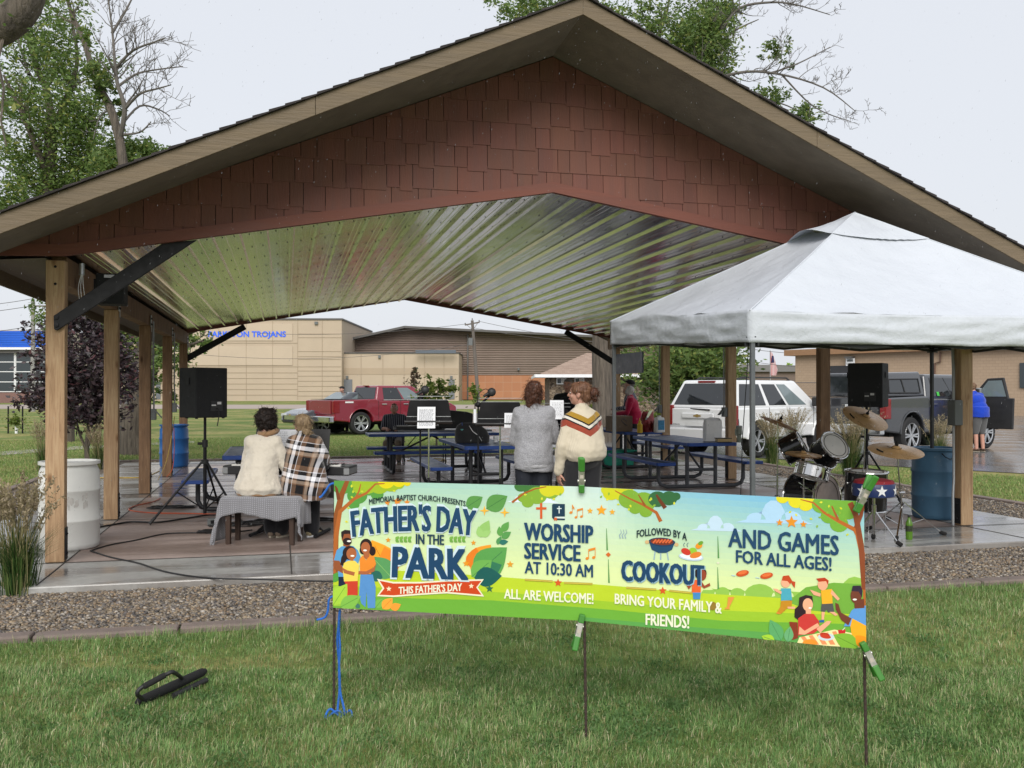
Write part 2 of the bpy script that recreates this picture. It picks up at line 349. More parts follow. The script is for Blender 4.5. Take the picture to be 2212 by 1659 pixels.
black = mat('black_steel', (.009, .009, .011), .5, spec=.35, var=.2, scale=20, bmp=.08); galv = mat('zinc_plate', (.38, .39, .40), .4, .8, var=.15, scale=25)
red = mat('red_brown_siding', (.158, .064, .046), .7, var=.18, scale=8, bmp=.5, bscale=55, stretch=(1, 1, .12), attr='tint', bdist=.006)
trimm = mat('red_brown_trim', (.17, .060, .042), .65, var=.15, scale=10, stretch=(.1, 1, 1), bmp=.4, bscale=40, bdist=.006)
tan = mat('tan_board', (.165, .125, .082), .75, var=.16, scale=14, stretch=(.08, 1, 1), bmp=.9, bscale=34, bdist=.012)
soff = mat('dark_soffit', (.175, .148, .12), .8, var=.2, scale=5, bmp=.3)
shing = mat('dark_shingles', (.045, .038, .038), .9, var=.35, scale=30, bmp=.9, bscale=220, attr='tint')
pav = thing('pavilion', 'large open park shelter with brown gable roof, timber posts and shiny metal ceiling', 'pavilion', (2.9, 15.3, 0))
Yf, Yr = 9.33, 21.3; XL, XR = -2.02, 7.86
rx = lambda Y: 2.75 + .0147 * (Y - 9.31)
PY = [9.47 + i * 2.946 for i in range(5)]
bolts = []
for side, X in ((-1, XL), (1, XR)):
    for i, Y in enumerate(PY):
        top = 2.80 if i == 0 else 2.585
        m_ = cedar if (side < 0 and i in (0, 1)) or (side > 0 and i == 0) else (cedar2 if (side < 0 or i in (1,)) else cedar)
        p = MB().box((X, Y, top / 2 + .002), (.165, .125, top - .004)).build('post', m_, pav, world=True, bevel=.008)
        x2 = X - side * .087
        MB().box((x2, Y, .17), (.008, .10, .30)).build('post_bracket', black, p, bevel=.002).location = (-pav.location.x, -pav.location.y, 0)
        off = (-pav.location.x, -pav.location.y, 0); bl = [((x2 - side * .006, Y, z), (.012, .014, .014)) for z in (.08, .26)]
        if i == 0: bl += [((X, Y - .064, z), (.013, .008, .013)) for z in (2.58, 2.74)]
        else:
            MB().box((x2, Y, 2.66), (.006, .11, .18)).build('joint_plate', galv, p).location = off; MB().box((x2, Y + .03, 2.535), (.006, .035, .07)).build('strap', galv, p).location = off
            bl += [((x2 - side * .006, Y + a, z), (.012, .016, .016)) for a in (-.03, .03) for z in (2.61, 2.70)]
        for c, r_ in bl: MB().ell(c, r_, 8).build('bolt', black, p, smooth=True).location = off
    MB().box((X, (PY[0] + PY[4]) / 2 + .25, 2.72), (.14, PY[4] - PY[0] + .34, .265)).build('beam', cedar2, pav, world=True, bevel=.008)
# metal ceiling: ribbed sheets running front to back
ceil_m = mat('ceiling_metal', (.90, .89, .87), .16, 1.0, var=.05, scale=1.5, rvar=.04); nt, b = base_of(ceil_m)
oil = noise_n(nt, coords(nt, (1.6, .55, 1)), 3.2, 3, .5); bb = bump(nt, oil.outputs['Fac'], .22, .02); nt.links.new(bb.outputs[0], b.inputs['Normal'])
screw_m = mat('screw_head', (.05, .05, .05), .5)
def ceil_side(sgn):
    n = 18; rib = []
    for k in range(n):
        a, w = k / n, 1 / n
        rib += [(a, 0), (a + w * .36, 0), (a + w * .375, -.004), (a + w * .41, -.004), (a + w * .425, 0), (a + w * .58, 0), (a + w * .595, -.004), (a + w * .63, -.004), (a + w * .645, 0), (a + w * .80, 0), (a + w * .85, -.036), (a + w * .95, -.036)]
    rib.append((1, 0)); mb = MB(); vs = []; ys = (Yf + .035, 15.3, Yr)
    def P(t, dz, Y):
        x0 = XL + .075 if sgn < 0 else XR - .075; x1 = rx(Y); return (x0 + (x1 - x0) * t, Y, 2.893 + (3.693 - 2.893) * t + dz)
    for Y in ys: vs += [P(t, dz, Y) for t, dz in rib]
    m = len(rib); mb.add(vs, [(j * m + i, j * m + i + 1, (j + 1) * m + i + 1, (j + 1) * m + i) for j in range(2) for i in range(m - 1)])
    for k in range(n):
        for tt in (.28, .72):
            for q in range(14):
                x, y, z = P((k + tt) / n, -.004, 9.8 + q * .85); mb.box((x, y, z), (.010, .010, .008), mi=1)
    return mb.build('ceiling_sheet', [ceil_m, screw_m], pav, world=True, fix=False)
ceil_side(-1); ceil_side(1)
# roof
SL = .45; XE0, XE1 = -2.62, 8.32; YF0, YR0 = 8.27, 22.35; ZA = 5.10
def roof_z(x, Y, base): return base - (.456 if x < rx(Y) else .445) * abs(x - rx(Y))
def wall_z(x): return 5.075 - .413 * abs(x - rx(Yf))
for sgn, xe in ((-1, XE0), (1, XE1)):
    mb = MB(); vs = []
    for Y in (YF0 + .03, YR0 - .03):
        a = rx(Y); vs += [(a, Y, ZA + .155), (xe, Y, roof_z(xe, Y, ZA + .155)), (xe, Y, roof_z(xe, Y, ZA + .11)), (a, Y, ZA + .11)]
    mb.add(vs, [(0, 1, 5, 4), (2, 3, 7, 6), (0, 3, 2, 1), (4, 5, 6, 7), (1, 2, 6, 5)]); mb.build('roof_deck', soff, pav, world=True)
    for Yo, Yw in ((YF0 + .028, Yf + .012), (YR0 - .028, Yr - .012)):
        N = 10; vs = []
        for k in range(N + 1):
            x = rx(Yo) + (xe - rx(Yo)) * k / N; xw = rx(Yw) + (xe - rx(Yw)) * k / N; vs += [(x, Yo, roof_z(x, Yo, ZA + .012)), (xw, Yw, wall_z(xw))]
        MB().add(vs, [(2 * k, 2 * k + 1, 2 * k + 3, 2 * k + 2) for k in range(N)]).build('gable_soffit', soff, pav, world=True)
    mb = MB(); n = 40
    for k in range(n):
        t0, t1 = k / n, (k + 1.25) / n; vs = []
        for Y in (YF0 - .03 + random.uniform(-.006, .006), YR0 + .03):
            a = rx(Y); X0 = xe + sgn * .04 + (a - xe - sgn * .04) * t0; X1 = xe + sgn * .04 + (a - xe - sgn * .04) * min(1, t1); zb = ZA + .160
            vs += [(X0, Y, roof_z(X0, Y, zb)), (X1, Y, roof_z(X1, Y, zb)), (X1, Y, roof_z(X1, Y, zb) + .008), (X0, Y, roof_z(X0, Y, zb) + .026)]
        mb.add(vs, [(0, 1, 2, 3), (7, 6, 5, 4), (0, 4, 5, 1), (3, 2, 6, 7), (0, 3, 7, 4), (1, 5, 6, 2)], col=[random.uniform(.7, 1.25)] * 3)
    mb.build('shingle_roof', shing, pav, world=True)
    for Y0, Y1 in ((YF0, YF0 + .028), (YR0 - .028, YR0)):
        a = rx(Y0); cut = a + sgn * 2.44; f_ = MB()
        for xa, xb in ((a, cut - sgn * .0015), (cut + sgn * .0015, xe)):
            vs = [(x, Y, roof_z(x, Y0, ZA + dz)) for Y in (Y0, Y1) for x, dz in ((xa, -.004), (xb, -.004), (xb, .158), (xa, .158))]
            f_.add(vs, [(0, 1, 2, 3), (7, 6, 5, 4), (0, 4, 5, 1), (1, 5, 6, 2), (2, 6, 7, 3), (3, 7, 4, 0)])
        f_.build('fascia_board', tan, pav, world=True, bevel=.004)
    ze = roof_z(xe, 15, ZA + .02)
    MB().box((xe + sgn * .012, (YF0 + YR0) / 2, ze + .06), (.024, YR0 - YF0 - .06, .16)).build('eave_board', tan, pav, world=True)
    xm = XL - .07 if sgn < 0 else XR + .07
    MB().add([(xm, Yf + .03, 2.81), (xe, Yf + .03, 2.775), (xe, Yr, 2.775), (xm, Yr, 2.81)], [(0, 1, 2, 3)]).build('soffit_panel', soff, pav, world=True)
# gable: trim band and staggered shakes
trim_b = lambda x: 2.815 if abs(x - 2.9) > 4.95 else (2.83 + (3.65 - 2.83) * (1 - abs(x - 2.75) / (4.68 if x < 2.75 else 5.05)))
for Y0, sg in ((Yf, 1), (Yr, -1)):
    xs = [XE0 + .05, -1.93, 2.75, 7.80, XE1 - .05]; mb = MB(); Y1 = Y0 + .03 * (1 if sg > 0 else 1)
    for a, b_ in zip(xs[:-1], xs[1:]):
        za, zb = trim_b(a + 1e-4), trim_b(b_ - 1e-4)
        yy = (Y0 - .03, Y0 + .03) if sg > 0 else (Y0 - .03, Y0 + .012)
        vs = [(x, y, z + dz) for y in yy for x, z, dz in ((a, za, 0), (b_, zb, 0), (b_, zb, .105), (a, za, .105))]
        mb.add(vs, [(0, 1, 2, 3), (7, 6, 5, 4), (0, 4, 5, 1), (1, 5, 6, 2), (2, 6, 7, 3), (3, 7, 4, 0)])
    mb.build('gable_trim', trimm, pav, world=True)
    MB().prism([(XE0 + .3, 2.86), (-1.93, 2.90), (2.75, 3.72), (7.8, 2.9), (XE1 - .3, 2.80), (rx(Y0), 5.06)], Y0 + .014, Y0 + .028).build('gable_backing', red, pav, world=True)
def clip(poly, a, b_, c):                       # keep a*x + b*z + c >= 0
    out = []
    for i, p in enumerate(poly):
        q = poly[(i + 1) % len(poly)]; dp, dq = a * p[0] + b_ * p[1] + c, a * q[0] + b_ * q[1] + c
        if dp >= 0: out.append(p)
        if dp * dq < 0: t = dp / (dp - dq); out.append((p[0] + (q[0] - p[0]) * t, p[1] + (q[1] - p[1]) * t))
    return out
mb = MB(); row = 0; z = 2.66; x_r = rx(Yf)
while z < 5.1:
    x = XE0 - random.uniform(0, .2)
    while x < XE1:
        w = random.choice((.13, .155, .18, .21, .245, .27)); drop = random.choice((0, 0, .018, .03, .035))
        for side in (-1, 1):
            poly = [(x + .003, z - drop), (x + w - .003, z - drop), (x + w - .003, z + .262), (x + .003, z + .262)]
            poly = clip(poly, side, 0, -side * x_r); 
            if len(poly) < 3: continue
            poly = clip(poly, -.413 * side, -1, 5.065 + .413 * side * x_r)
            sl_ = .82 / (4.68 if side < 0 else 5.05)
            poly = clip(poly, sl_ * side, 1, -(3.74 + sl_ * side * 2.75)) if len(poly) > 2 else []
            if len(poly) > 2:
                off = Yf - .001 - .0; vs = [(px, off - .004 - .010 * max(0, 1 - (pz - z + .03) / .29), pz) for px, pz in poly] + [(px, Yf + .012, pz) for px, pz in poly]; n = len(poly)
                t = random.uniform(.92, 1.08); mb.add(vs, [tuple(range(n)), tuple(range(2 * n - 1, n - 1, -1))] + [(i, i + n, (i + 1) % n + n, (i + 1) % n) for i in range(n)], col=(t, t * random.uniform(.95, 1.04), t))
        x += w
    z += .24
mb.build('shake_siding', red, pav, world=True)
# black knee braces
def brace(p, q): 
    MB().bar(p, q, .035, .135, up=(0, 1, 0) if False else (0, 0, 1)).build('knee_brace', black, pav, world=True, bevel=.01)
def aty(x, y, Y): return at(x, y, Y / (CY - (x - 1106) / 2020 * SY))
q = [aty(x, y, 9.36) for x, y in ((115, 682), (352, 524), (424, 518), (300, 600), (122, 714), (116, 711))]; MB().prism([(p.x, p.z) for p in q], 9.36, 9.395).build('knee_brace', black, pav, world=True, bevel=.004); brace((7.87, 9.375, 2.20), (6.5, 9.375, 3.02))
brace((-2.0, 21.33, 2.25), (-.75, 21.33, 2.99)); brace((7.84, 21.33, 2.25), (6.6, 21.33, 2.99))
for k in (-.02, .05): MB().lathe([(.02, 0), (.02, .008), (.0, .009)], 12, Matrix.Translation((-2.0, 9.355, 2.215 + k)) @ Matrix.Rotation(R(90), 4, 'X')).build('brace_bolt', black, pav, world=True)
# conduit and boxes on posts
pipe = mat('grey_conduit', (.33, .34, .35), .45, .5); boxm = mat('grey_box', (.13, .14, .14), .55)
def fixture(X, Y, side, z, lid=True):
    t = thing('outlet_box', 'x', 'electrical box', (X, Y, z), 0, 'outlet boxes on the shelter posts')
    MB().box((0, 0, 0), (.075, .10, .17)).build('box_body', boxm, t, bevel=.006)
    if lid: MB().bar((-side * .035, -.02, .05), (-side * .12, -.02, -.05), .09, .012, up=(0, 0, 1)).build('flip_lid', boxm, t)
    MB().tube([(0, .02, .085), (0, .02, .30), (side * .012, .045, .40), (side * .012, .045, 2.66 - z)], .013, 8).build('conduit', pipe, t, smooth=True); return t
fx = [fixture(XL + .125, PY[2], -1, 1.22), fixture(XL + .125, PY[3], -1, 1.27), fixture(XR - .125, PY[2], 1, 1.2), fixture(XR - .125, PY[3], 1, 1.2), fixture(XR - .13, PY[0] - .02, 1, 1.33, False)]
for o, l in zip(fx, ('grey outlet box with flip lid on the third post along the left row', 'grey outlet box with open flip lid on the fourth left post by the blue barrel', 'grey outlet box on the right post in front of the white car tailgate', 'grey outlet box on the far right post beside the hanging sign', 'largest grey electrical box, on the front right post above the blue barrel')): o['label'] = l
fx[4].scale = (1.5, 1.3, 1.75)
MB().tube([(0, .02, -.05), (0, .02, -.45), (-.03, -.01, -.55), (-.03, -.01, -.757)], .011, 8).build('conduit', pipe, fx[4], smooth=True)
# ---------------------------------------------------------------- far buildings (built square to the view: local x = right, y = away)
tanw = mat('tan_precast', (.46, .375, .285), .85, var=.05, scale=.4, bmp=.1); tanw2 = mat('tan_precast_band', (.40, .315, .23), .85, var=.05, scale=.4)
dkline = mat('panel_joint', (.375, .30, .222), .9); capm = mat('roof_cap', (.10, .095, .09), .6); doorm = mat('grey_door', (.15, .16, .18), .5)
glassd = mat('dark_glass', (.03, .04, .045), .08, var=.1, rvar=.04, spec=.8); white = mat('white_paint', (.78, .79, .80), .5, var=.04)
def bld(name, label, cat, dep):
    t = thing(name, label, cat, (*cw(0, dep), ZL), -YAW); k = dep / 2020
    return t, (lambda x: (x - 1106) * k), (lambda y: HC - ZL + (842 - y) * k)
def face(mb, X, Z, x0, x1, y0, y1, out, mi=0, th=.06):   # panel on the front wall
    mb.box(((X(x0) + X(x1)) / 2, -out, (Z(y0) + Z(y1)) / 2), (abs(X(x1) - X(x0)), th, abs(Z(y0) - Z(y1))), mi)
t, X, Z = bld('school_building', 'tall tan school block with blue lettering, beyond the road behind the left posts', 'building', 140)
MB().box(((X(215) + X(738)) / 2, 15, Z(691) / 2), (X(738) - X(215), 30, Z(691))).build('wall', tanw, t)
mb = MB(); mb.box(((X(215) + X(738)) / 2, 15, Z(691) + .12), (X(738) - X(215) + .3, 30.3, .24)); mb.build('roof_cap', capm, t)
mb = MB()
for x in (300, 360, 416, 473, 532, 589, 643, 696): face(mb, X, Z, x - .5, x + .5, 693, 863, .03, 0, .05)
for y in (741, 792, 805, 817, 829, 841, 853): face(mb, X, Z, 216, 643, y - .5, y + .5, .03, 0, .05)
for y in (721, 729, 759, 770, 776, 792, 801, 812, 823, 834, 845, 855): face(mb, X, Z, 644, 737, y - .45, y + .45, .03, 0, .05)
mb.build('panel_joints', dkline, t)
for a, b_ in ((699, 736), (748, 789)):
    mb = MB(); face(mb, X, Z, 240, 632, a, b_, .05, 0, .1); mb.build('raised_panel', mat('tan_raised', (.50, .41, .315), .85, var=.05, scale=.4), t)
    mb = MB()
    for x in (300, 360, 416, 473, 532, 589): face(mb, X, Z, x - .5, x + .5, a, b_, .11, 0, .03)
    mb.build('panel_joints', dkline, t)
blu = mat('blue_letters', (.02, .13, .85), .5)
mb = MB(); add_text(mb, 'PARKSTON TROJANS', Matrix.Translation((X(450), -.16, Z(732))), X(618) - X(450), Z(715.5) - Z(732), offset=.028); mb.build('lettering', blu, t)
mb = MB(); face(mb, X, Z, 337, 347, 824, 862, .06); mb.build('door', doorm, t)
mb = MB(); face(mb, X, Z, 680, 687, 695, 701, .15, 0, .3); mb.build('wall_light', boxm, t)
mb = MB(); face(mb, X, Z, 372, 385, 742, 752, .14, 0, .1); mb.build('sign_board', white, t)
mb = MB(); face(mb, X, Z, 373, 384, 740, 746, .22, 0, .06); mb.build('sign_emblem', mat('orange_sign', (.6, .17, .04), .5), t)
t, X, Z = bld('low_school_wing', 'low tan wing with two grey doors, between the tall tan block and the brown hall', 'building', 142)
MB().box(((X(738.3) + X(991)) / 2, 12, Z(764) / 2), (X(991) - X(738.3), 24, Z(764))).build('wall', tanw, t)
MB().box(((X(738.5) + X(991)) / 2, 12, Z(764) + .1), (X(991) - X(738.5) + .2, 24.2, .2)).build('roof_cap', capm, t)
mb = MB(); face(mb, X, Z, 739, 990, 795, 809, .02, 0, .05); mb.build('wall_band', tanw2, t)
mb = MB()
for x in (780, 827, 873, 917, 959): face(mb, X, Z, x - .45, x + .45, 765, 861, .05, 0, .06)
mb.build('panel_joints', dkline, t)
for x0, x1 in ((738.8, 761), (969, 982)): mb = MB(); face(mb, X, Z, x0, x1, 819.5, 862, .08, 0, .1); mb.build('door', doorm, t)
for x in (750, 975, 820): mb = MB(); y = 768 if x == 820 else 812; face(mb, X, Z, x - 2.5, x + 2.5, y, y + 6, .15, 0, .3); mb.build('wall_light', boxm, t)
mb = MB(); face(mb, X, Z, 900, 986, 757, 764, 1.5, 0, .4); mb.build('roof_duct', mat('roof_duct', (.10, .12, .15), .6), t)
t, X, Z = bld('brown_hall', 'big brown ribbed metal hall with an orange brick base and a low sloping roof', 'building', 152)
hallm = mat('brown_ribbed_metal', (.27, .205, .17), .6, var=.12, scale=.3); nt, b = base_of(hallm)  # brown lightened to put distance haze into the colour
wv = nd(nt, 'ShaderNodeTexWave', bands_direction='Z', inp={'Scale': 1.1, 'Distortion': .4}); nt.links.new(coords(nt, (1, 1, 1)), wv.inputs[0]); bb = bump(nt, wv.outputs['Fac'], .9, .25); nt.links.new(bb.outputs[0], b.inputs['Normal'])
outl = [(764, 735), (877, 710), (1300, 731), (1480, 741), (1480, 864), (764, 864)]
MB().prism([(X(x), max(.0, Z(y))) for x, y in outl], 0, 40).build('wall', hallm, t)
mb = MB()
for (a, b_) in zip(outl[:3], outl[1:4]): mb.bar((X(a[0]), 18, Z(a[1]) + .15), (X(b_[0]), 18, Z(b_[1]) + .15), 40.6, .35)
mb.build('roof', capm, t)
brick = mat('orange_brick', (.40, .165, .07), .85); nt, b = base_of(brick)
bt = nd(nt, 'ShaderNodeTexBrick', inp={'Scale': .55, 'Color1': (.43, .20, .105, 1), 'Color2': (.38, .17, .09, 1), 'Mortar': (.42, .28, .19, 1), 'Mortar Size': .012, 'Brick Width': .8, 'Row Height': .8}); bt.offset = 0  # brick tones dulled so the distance haze sits in the colour
nt.links.new(coords(nt, (1, 1, 1), (R(90), 0, 0)), bt.inputs[0]); nt.links.new(bt.outputs[0], b.inputs['Base Color'])
mb = MB(); face(mb, X, Z, 993, 1190, 811, 863, .05, 0, .12); mb.build('brick_base', brick, t)
mb = MB(); face(mb, X, Z, 1009, 1012, 722, 863, .2, 0, .2); mb.build('downspout', capm, t)
mb = MB(); face(mb, X, Z, 1118, 1122, 795, 800, .3, 0, .5); mb.build('wall_light', boxm, t)
mb = MB(); face(mb, X, Z, 738.5, 772, 735, 800, -6, 0, .4); mb.build('dark_end_wall', mat('dark_end_wall', (.13, .12, .12), .7), t)
# stone house
t, X, Z = bld('stone_house', 'small stone house with a tan hipped shingle roof, between the two big tree trunks', 'house', 62)
stone = mat('field_stone', (.2, .16, .12), .9); nt, b = base_of(stone)
vo = nd(nt, 'ShaderNodeTexVoronoi', inp={'Scale': 4.6}); vo2 = nd(nt, 'ShaderNodeTexVoronoi', feature='DISTANCE_TO_EDGE', inp={'Scale': 4.6}); vc = coords(nt, (1, 1, 1.5))
nt.links.new(vc, vo.inputs[0]); nt.links.new(vc, vo2.inputs[0]); sx = nd(nt, 'ShaderNodeSeparateColor'); nt.links.new(vo.outputs['Color'], sx.inputs[0])
r = ramp(nt, sx.outputs[0], [(0, (.10, .075, .055)), (.4, (.20, .15, .10)), (.7, (.27, .21, .15)), (1, (.15, .13, .12))]); r2 = ramp(nt, vo2.outputs['Distance'], [(.02, (.25, .22, .2)), (.09, (1, 1, 1))])
mx = nd(nt, 'ShaderNodeMix', data_type='RGBA', blend_type='MULTIPLY', inp={0: 1}); nt.links.new(r.outputs[0], mx.inputs[6]); nt.links.new(r2.outputs[0], mx.inputs[7]); nt.links.new(mx.outputs[2], b.inputs['Base Color'])
bb = bump(nt, vo2.outputs['Distance'], .8, .05); nt.links.new(bb.outputs[0], b.inputs['Normal'])
zt = Z(814); MB().box(((X(1187) + X(1475)) / 2, 4.5, zt / 2), (X(1475) - X(1187), 9, zt)).build('wall', stone, t)
rf = mat('tan_shingles', (.33, .24, .185), .9); nt, b = base_of(rf)
bt = nd(nt, 'ShaderNodeTexBrick', inp={'Scale': 2.2, 'Color1': (.38, .28, .22, 1), 'Color2': (.27, .19, .145, 1), 'Mortar': (.2, .14, .11, 1), 'Mortar Size': .01, 'Brick Width': .7, 'Row Height': .35}); nt.links.new(coords(nt, (1, 1.2, 1)), bt.inputs[0]); nt.links.new(bt.outputs[0], b.inputs['Base Color'])
x0, x1, ze, zr = X(1156), X(1500), zt + .05, Z(768) + .35
vs = [(x0, -.9, ze), (x1, -.9, ze), (x1, 9.9, ze), (x0, 9.9, ze), (X(1279), 4.5, zr), (X(1385), 4.5, zr)]
MB().add(vs, [(0, 1, 5, 4), (1, 2, 5), (2, 3, 4, 5), (3, 0, 4), (0, 3, 2, 1)]).build('roof', rf, t)
mb = MB(); mb.box(((x0 + x1) / 2, -.93, ze), (x1 - x0, .05, .2)); mb.box((x0 - .03, 4.5, ze), (.05, 10.8, .2)); mb.build('eave_board', white, t)
for a in (1202, 1241): 
    mb = MB(); face(mb, X, Z, a, a + 21, 816, 830, .03, 0, .1); w_ = mb.build('window', white, t)
    mb = MB(); face(mb, X, Z, a + 2, a + 10, 818, 828, .09, 0, .04); mb.build('pane', glassd, w_)
    mb = MB(); face(mb, X, Z, a + 11, a + 19, 818, 828, .09, 0, .04); mb.build('pane', mat('pale_curtain', (.45, .45, .42), .4), w_)
# left building with blue band
t, X, Z = bld('blue_banded_building', 'building with bright blue metal band and tall windows, left behind the purple tree', 'building', 120)
MB().box(((X(-260) + X(118)) / 2, 8, Z(713) / 2), (X(118) - X(-260), 16, Z(713))).build('wall', mat('pale_wall', (.45, .40, .33), .8, var=.05), t)
mb = MB(); face(mb, X, Z, -260, 118, 848, 871, .06, 0, .14); mb.build('brick_base', mat('mauve_brick', (.20, .115, .10), .85, var=.25, scale=9), t)
mb = MB(); 
for i in range(7): face(mb, X, Z, -262, 112, 716 + i * 5, 720.6 + i * 5, .5, 0, 1.0)
mb.build('blue_band', mat('blue_metal', (.012, .10, .55), .35, var=.1, scale=.3), t)
mb = MB(); face(mb, X, Z, -262, 114, 751, 756, .55, 0, 1.1); mb.build('fascia', white, t)
mb = MB(); face(mb, X, Z, -262, 112, 756, 763, .35, 0, .7); mb.build('soffit_band', capm, t)
for k in range(5):
    a = 34 - k * 72 + 2; b_ = a + 68
    mb = MB(); face(mb, X, Z, a, b_, 763, 847, .08, 0, .1); w_ = mb.build('window', glassd, t)
    mb = MB()
    for y in (782, 803, 825, 846): face(mb, X, Z, a, b_, y - .8, y + .8, .15, 0, .08)
    face(mb, X, Z, a - 1.5, a + .3, 763, 847, .15, 0, .08); face(mb, X, Z, b_ - .3, b_ + 1.5, 763, 847, .15, 0, .08); mb.build('mullion', white, w_)
# right tan building, turned a little
pL, pR = at(1718, 842, 74), at(2560, 842, 52.5); d = pR - pL; Lr = d.length; az = math.atan2(d.y, d.x)
t = thing('tan_workshop', 'long low tan block workshop with brown eave across the wet parking lot', 'building', (pL.x, pL.y, ZL), az)
H4 = 4.4
blk = mat('tan_block', (.40, .295, .205), .85); nt, b = base_of(blk)
bt = nd(nt, 'ShaderNodeTexBrick', inp={'Scale': 1.0, 'Color1': (.42, .31, .215, 1), 'Color2': (.395, .29, .20, 1), 'Mortar': (.33, .24, .165, 1), 'Mortar Size': .012, 'Brick Width': .4, 'Row Height': .2}); nt.links.new(coords(nt, (1, 1, 1), (R(90), 0, 0)), bt.inputs[0]); nt.links.new(bt.outputs[0], b.inputs['Base Color'])
MB().box((Lr / 2, 8, H4 / 2), (Lr, 16, H4)).build('wall', blk, t)
mb = MB(); mb.box((Lr / 2 - .2, 8, H4 + .2), (Lr + 1.0, 17, .46)); mb.build('roof_edge', mat('brown_eave', (.30, .17, .09), .6), t)
MB().box((4.6, -.06, 1.75), (4.2, .14, 3.5)).build('dark_doorway', mat('dark_doorway', (.035, .036, .04), .7), t)
mb = MB(); mb.box((5.1, -.18, 3.75), (.75, .05, .55)); s_ = mb.build('no_parking_sign', white, t)
mb = MB(); add_text(mb, 'NO PARKING', Matrix.Translation((4.78, -.215, 3.55)), .64, .13); s2 = mb.build('lettering', boxm, s_); mb = MB(); mb.box((5.1, -.21, 3.86), (.5, .02, .16)); mb.build('dark_symbol', boxm, s_)
MB().box((5.1, -.3, 4.1), (.6, .4, .12)).build('wall_light', capm, t)
MB().box((18.2, -.05, 2.6), (1.6, .12, 1.6)).build('window', glassd, t)
MB().tube([(12.1, -.12, 4.3), (12.1, -.12, 3.6), (11.7, -.12, 3.5), (11.7, -.12, .1)], .06, 8).build('downspout', mat('brown_pipe', (.12, .07, .05), .5), t)
for x in (6.0, 7.2, 13.0): MB().tube([(x + 3, 6, H4 + .4), (x + 3, 6, H4 + 1.3)], .12, 8).build('roof_vent', galv, t)
t, X, Z = bld('grey_shed', 'long low grey shed far behind the white car', 'building', 125)
MB().box(((X(1560) + X(1735)) / 2, 10, Z(800) / 2), (X(1735) - X(1560), 20, Z(800))).build('wall', mat('brown_brick', (.16, .12, .10), .8, var=.2, scale=5), t)
MB().prism([(X(1555), Z(803)), (X(1740), Z(803)), (X(1740), Z(790)), (X(1600), Z(787)), (X(1555), Z(795))], -.5, 20).build('roof', mat('grey_roof', (.17, .165, .165), .7), t)
# poles, wires, flag, fence
poleg = mat('weathered_pole', (.13, .115, .10), .9, var=.2, scale=8, stretch=(1, 1, .1))
def wire(name, label, p, q, sag): 
    p, q = Vector(p), Vector(q); pts = [p.lerp(q, i / 12) - Vector((0, 0, sag * 4 * (i / 12) * (1 - i / 12))) for i in range(13)]
    return tag(MB().tube(pts, .022, 5).build(name, capm), label, 'wire', 'overhead wires')
pb, pt = at(1034, 871, 100), at(1020, 692, 100); pb.z = ZL
t = thing('utility_pole', 'leaning grey utility pole with crossarm in front of the brown hall', 'utility pole', pb)
rel = lambda p: Vector(p) - Vector(t.location)
MB().tube([rel(pb), rel(pt)], [.21, .15], 10).build('pole', poleg, t, smooth=True)
c1, c2 = at(1004, 702, 100), at(1036, 696, 100)
MB().bar(rel(c1), rel(c2), .12, .14).build('crossarm', poleg, t)
for a in (1008, 1032): MB().bar(rel(at(a, 701.5 if a < 1020 else 697.5, 99.8)), rel(at(1021.5, 713, 99.8)), .05, .05).build('arm_brace', poleg, t)
for a, y in ((1005, 700), (1020, 690), (1035, 694)): MB().tube([rel(at(a, y + 1, 100)), rel(at(a, y - 2.5, 100))], .06, 6).build('insulator', capm, t)
MB().box(rel(at(1016, 738, 99.6)), (.4, .4, .8)).build('transformer', boxm, t)
t = thing('utility_pole', 'straight grey utility pole at far left in front of the blue banded building', 'utility pole', (*at(71, 842, 72)[:2], ZL)); o = t.location
MB().tube([(0, 0, 0), (0, 0, at(71, 650, 72).z - ZL)], [.19, .14], 10).build('pole', mat('grey_pole', (.26, .25, .24), .8, var=.1), t, smooth=True)
ca = CAMDIR(1, 0); zz = at(71, 661, 72).z - ZL
MB().bar(-ca * .3 + Vector((0, 0, zz)), ca * 1.05 + Vector((0, 0, zz)), .09, .11).build('crossarm', poleg, t); MB().bar(ca * .95 + Vector((0, 0, zz)), ca * .1 + Vector((0, 0, zz - 1.1)), .05, .05).build('arm_brace', poleg, t)
for a, y0 in ((0, 645), (1, 660), (2, 704)): wire('power_line', ('topmost power line running left from the far left utility pole', 'middle power line running left from the far left utility pole', 'lowest power line running left from the far left utility pole')[a], at(71, y0, 72), at(-260, y0 + 22, 64), .3)
wire('power_line', 'power line from the leaning pole to the left over the low wing', at(1005, 700, 100), at(560, 720, 108), .5)
wire('power_line', 'upper power line from the leaning pole towards the right under the ceiling', at(1035, 694, 100), at(1500, 760, 80), .4)
wire('power_line', 'lower power line from the leaning pole to the right', at(1022, 708, 100), at(1420, 738, 104), .6)
wire('power_line', 'slack cable crossing low over the tan school wall', at(1024, 742, 100), at(420, 765, 105), 1.0)
wire('power_line', 'upper power line in the gap over the white car', at(1560, 742, 90), at(1800, 765, 75), .3); wire('power_line', 'lower power line in the gap over the white car', at(1560, 766, 90), at(1800, 792, 78), .4)
t = thing('flagpole', 'thin grey flagpole with limp striped flag above the white car', 'flagpole', (*at(1664, 842, 95)[:2], ZL))
MB().tube([(0, 0, 0), (0, 0, at(0, 757, 95).z - ZL)], .05, 6).build('pole', galv, t)
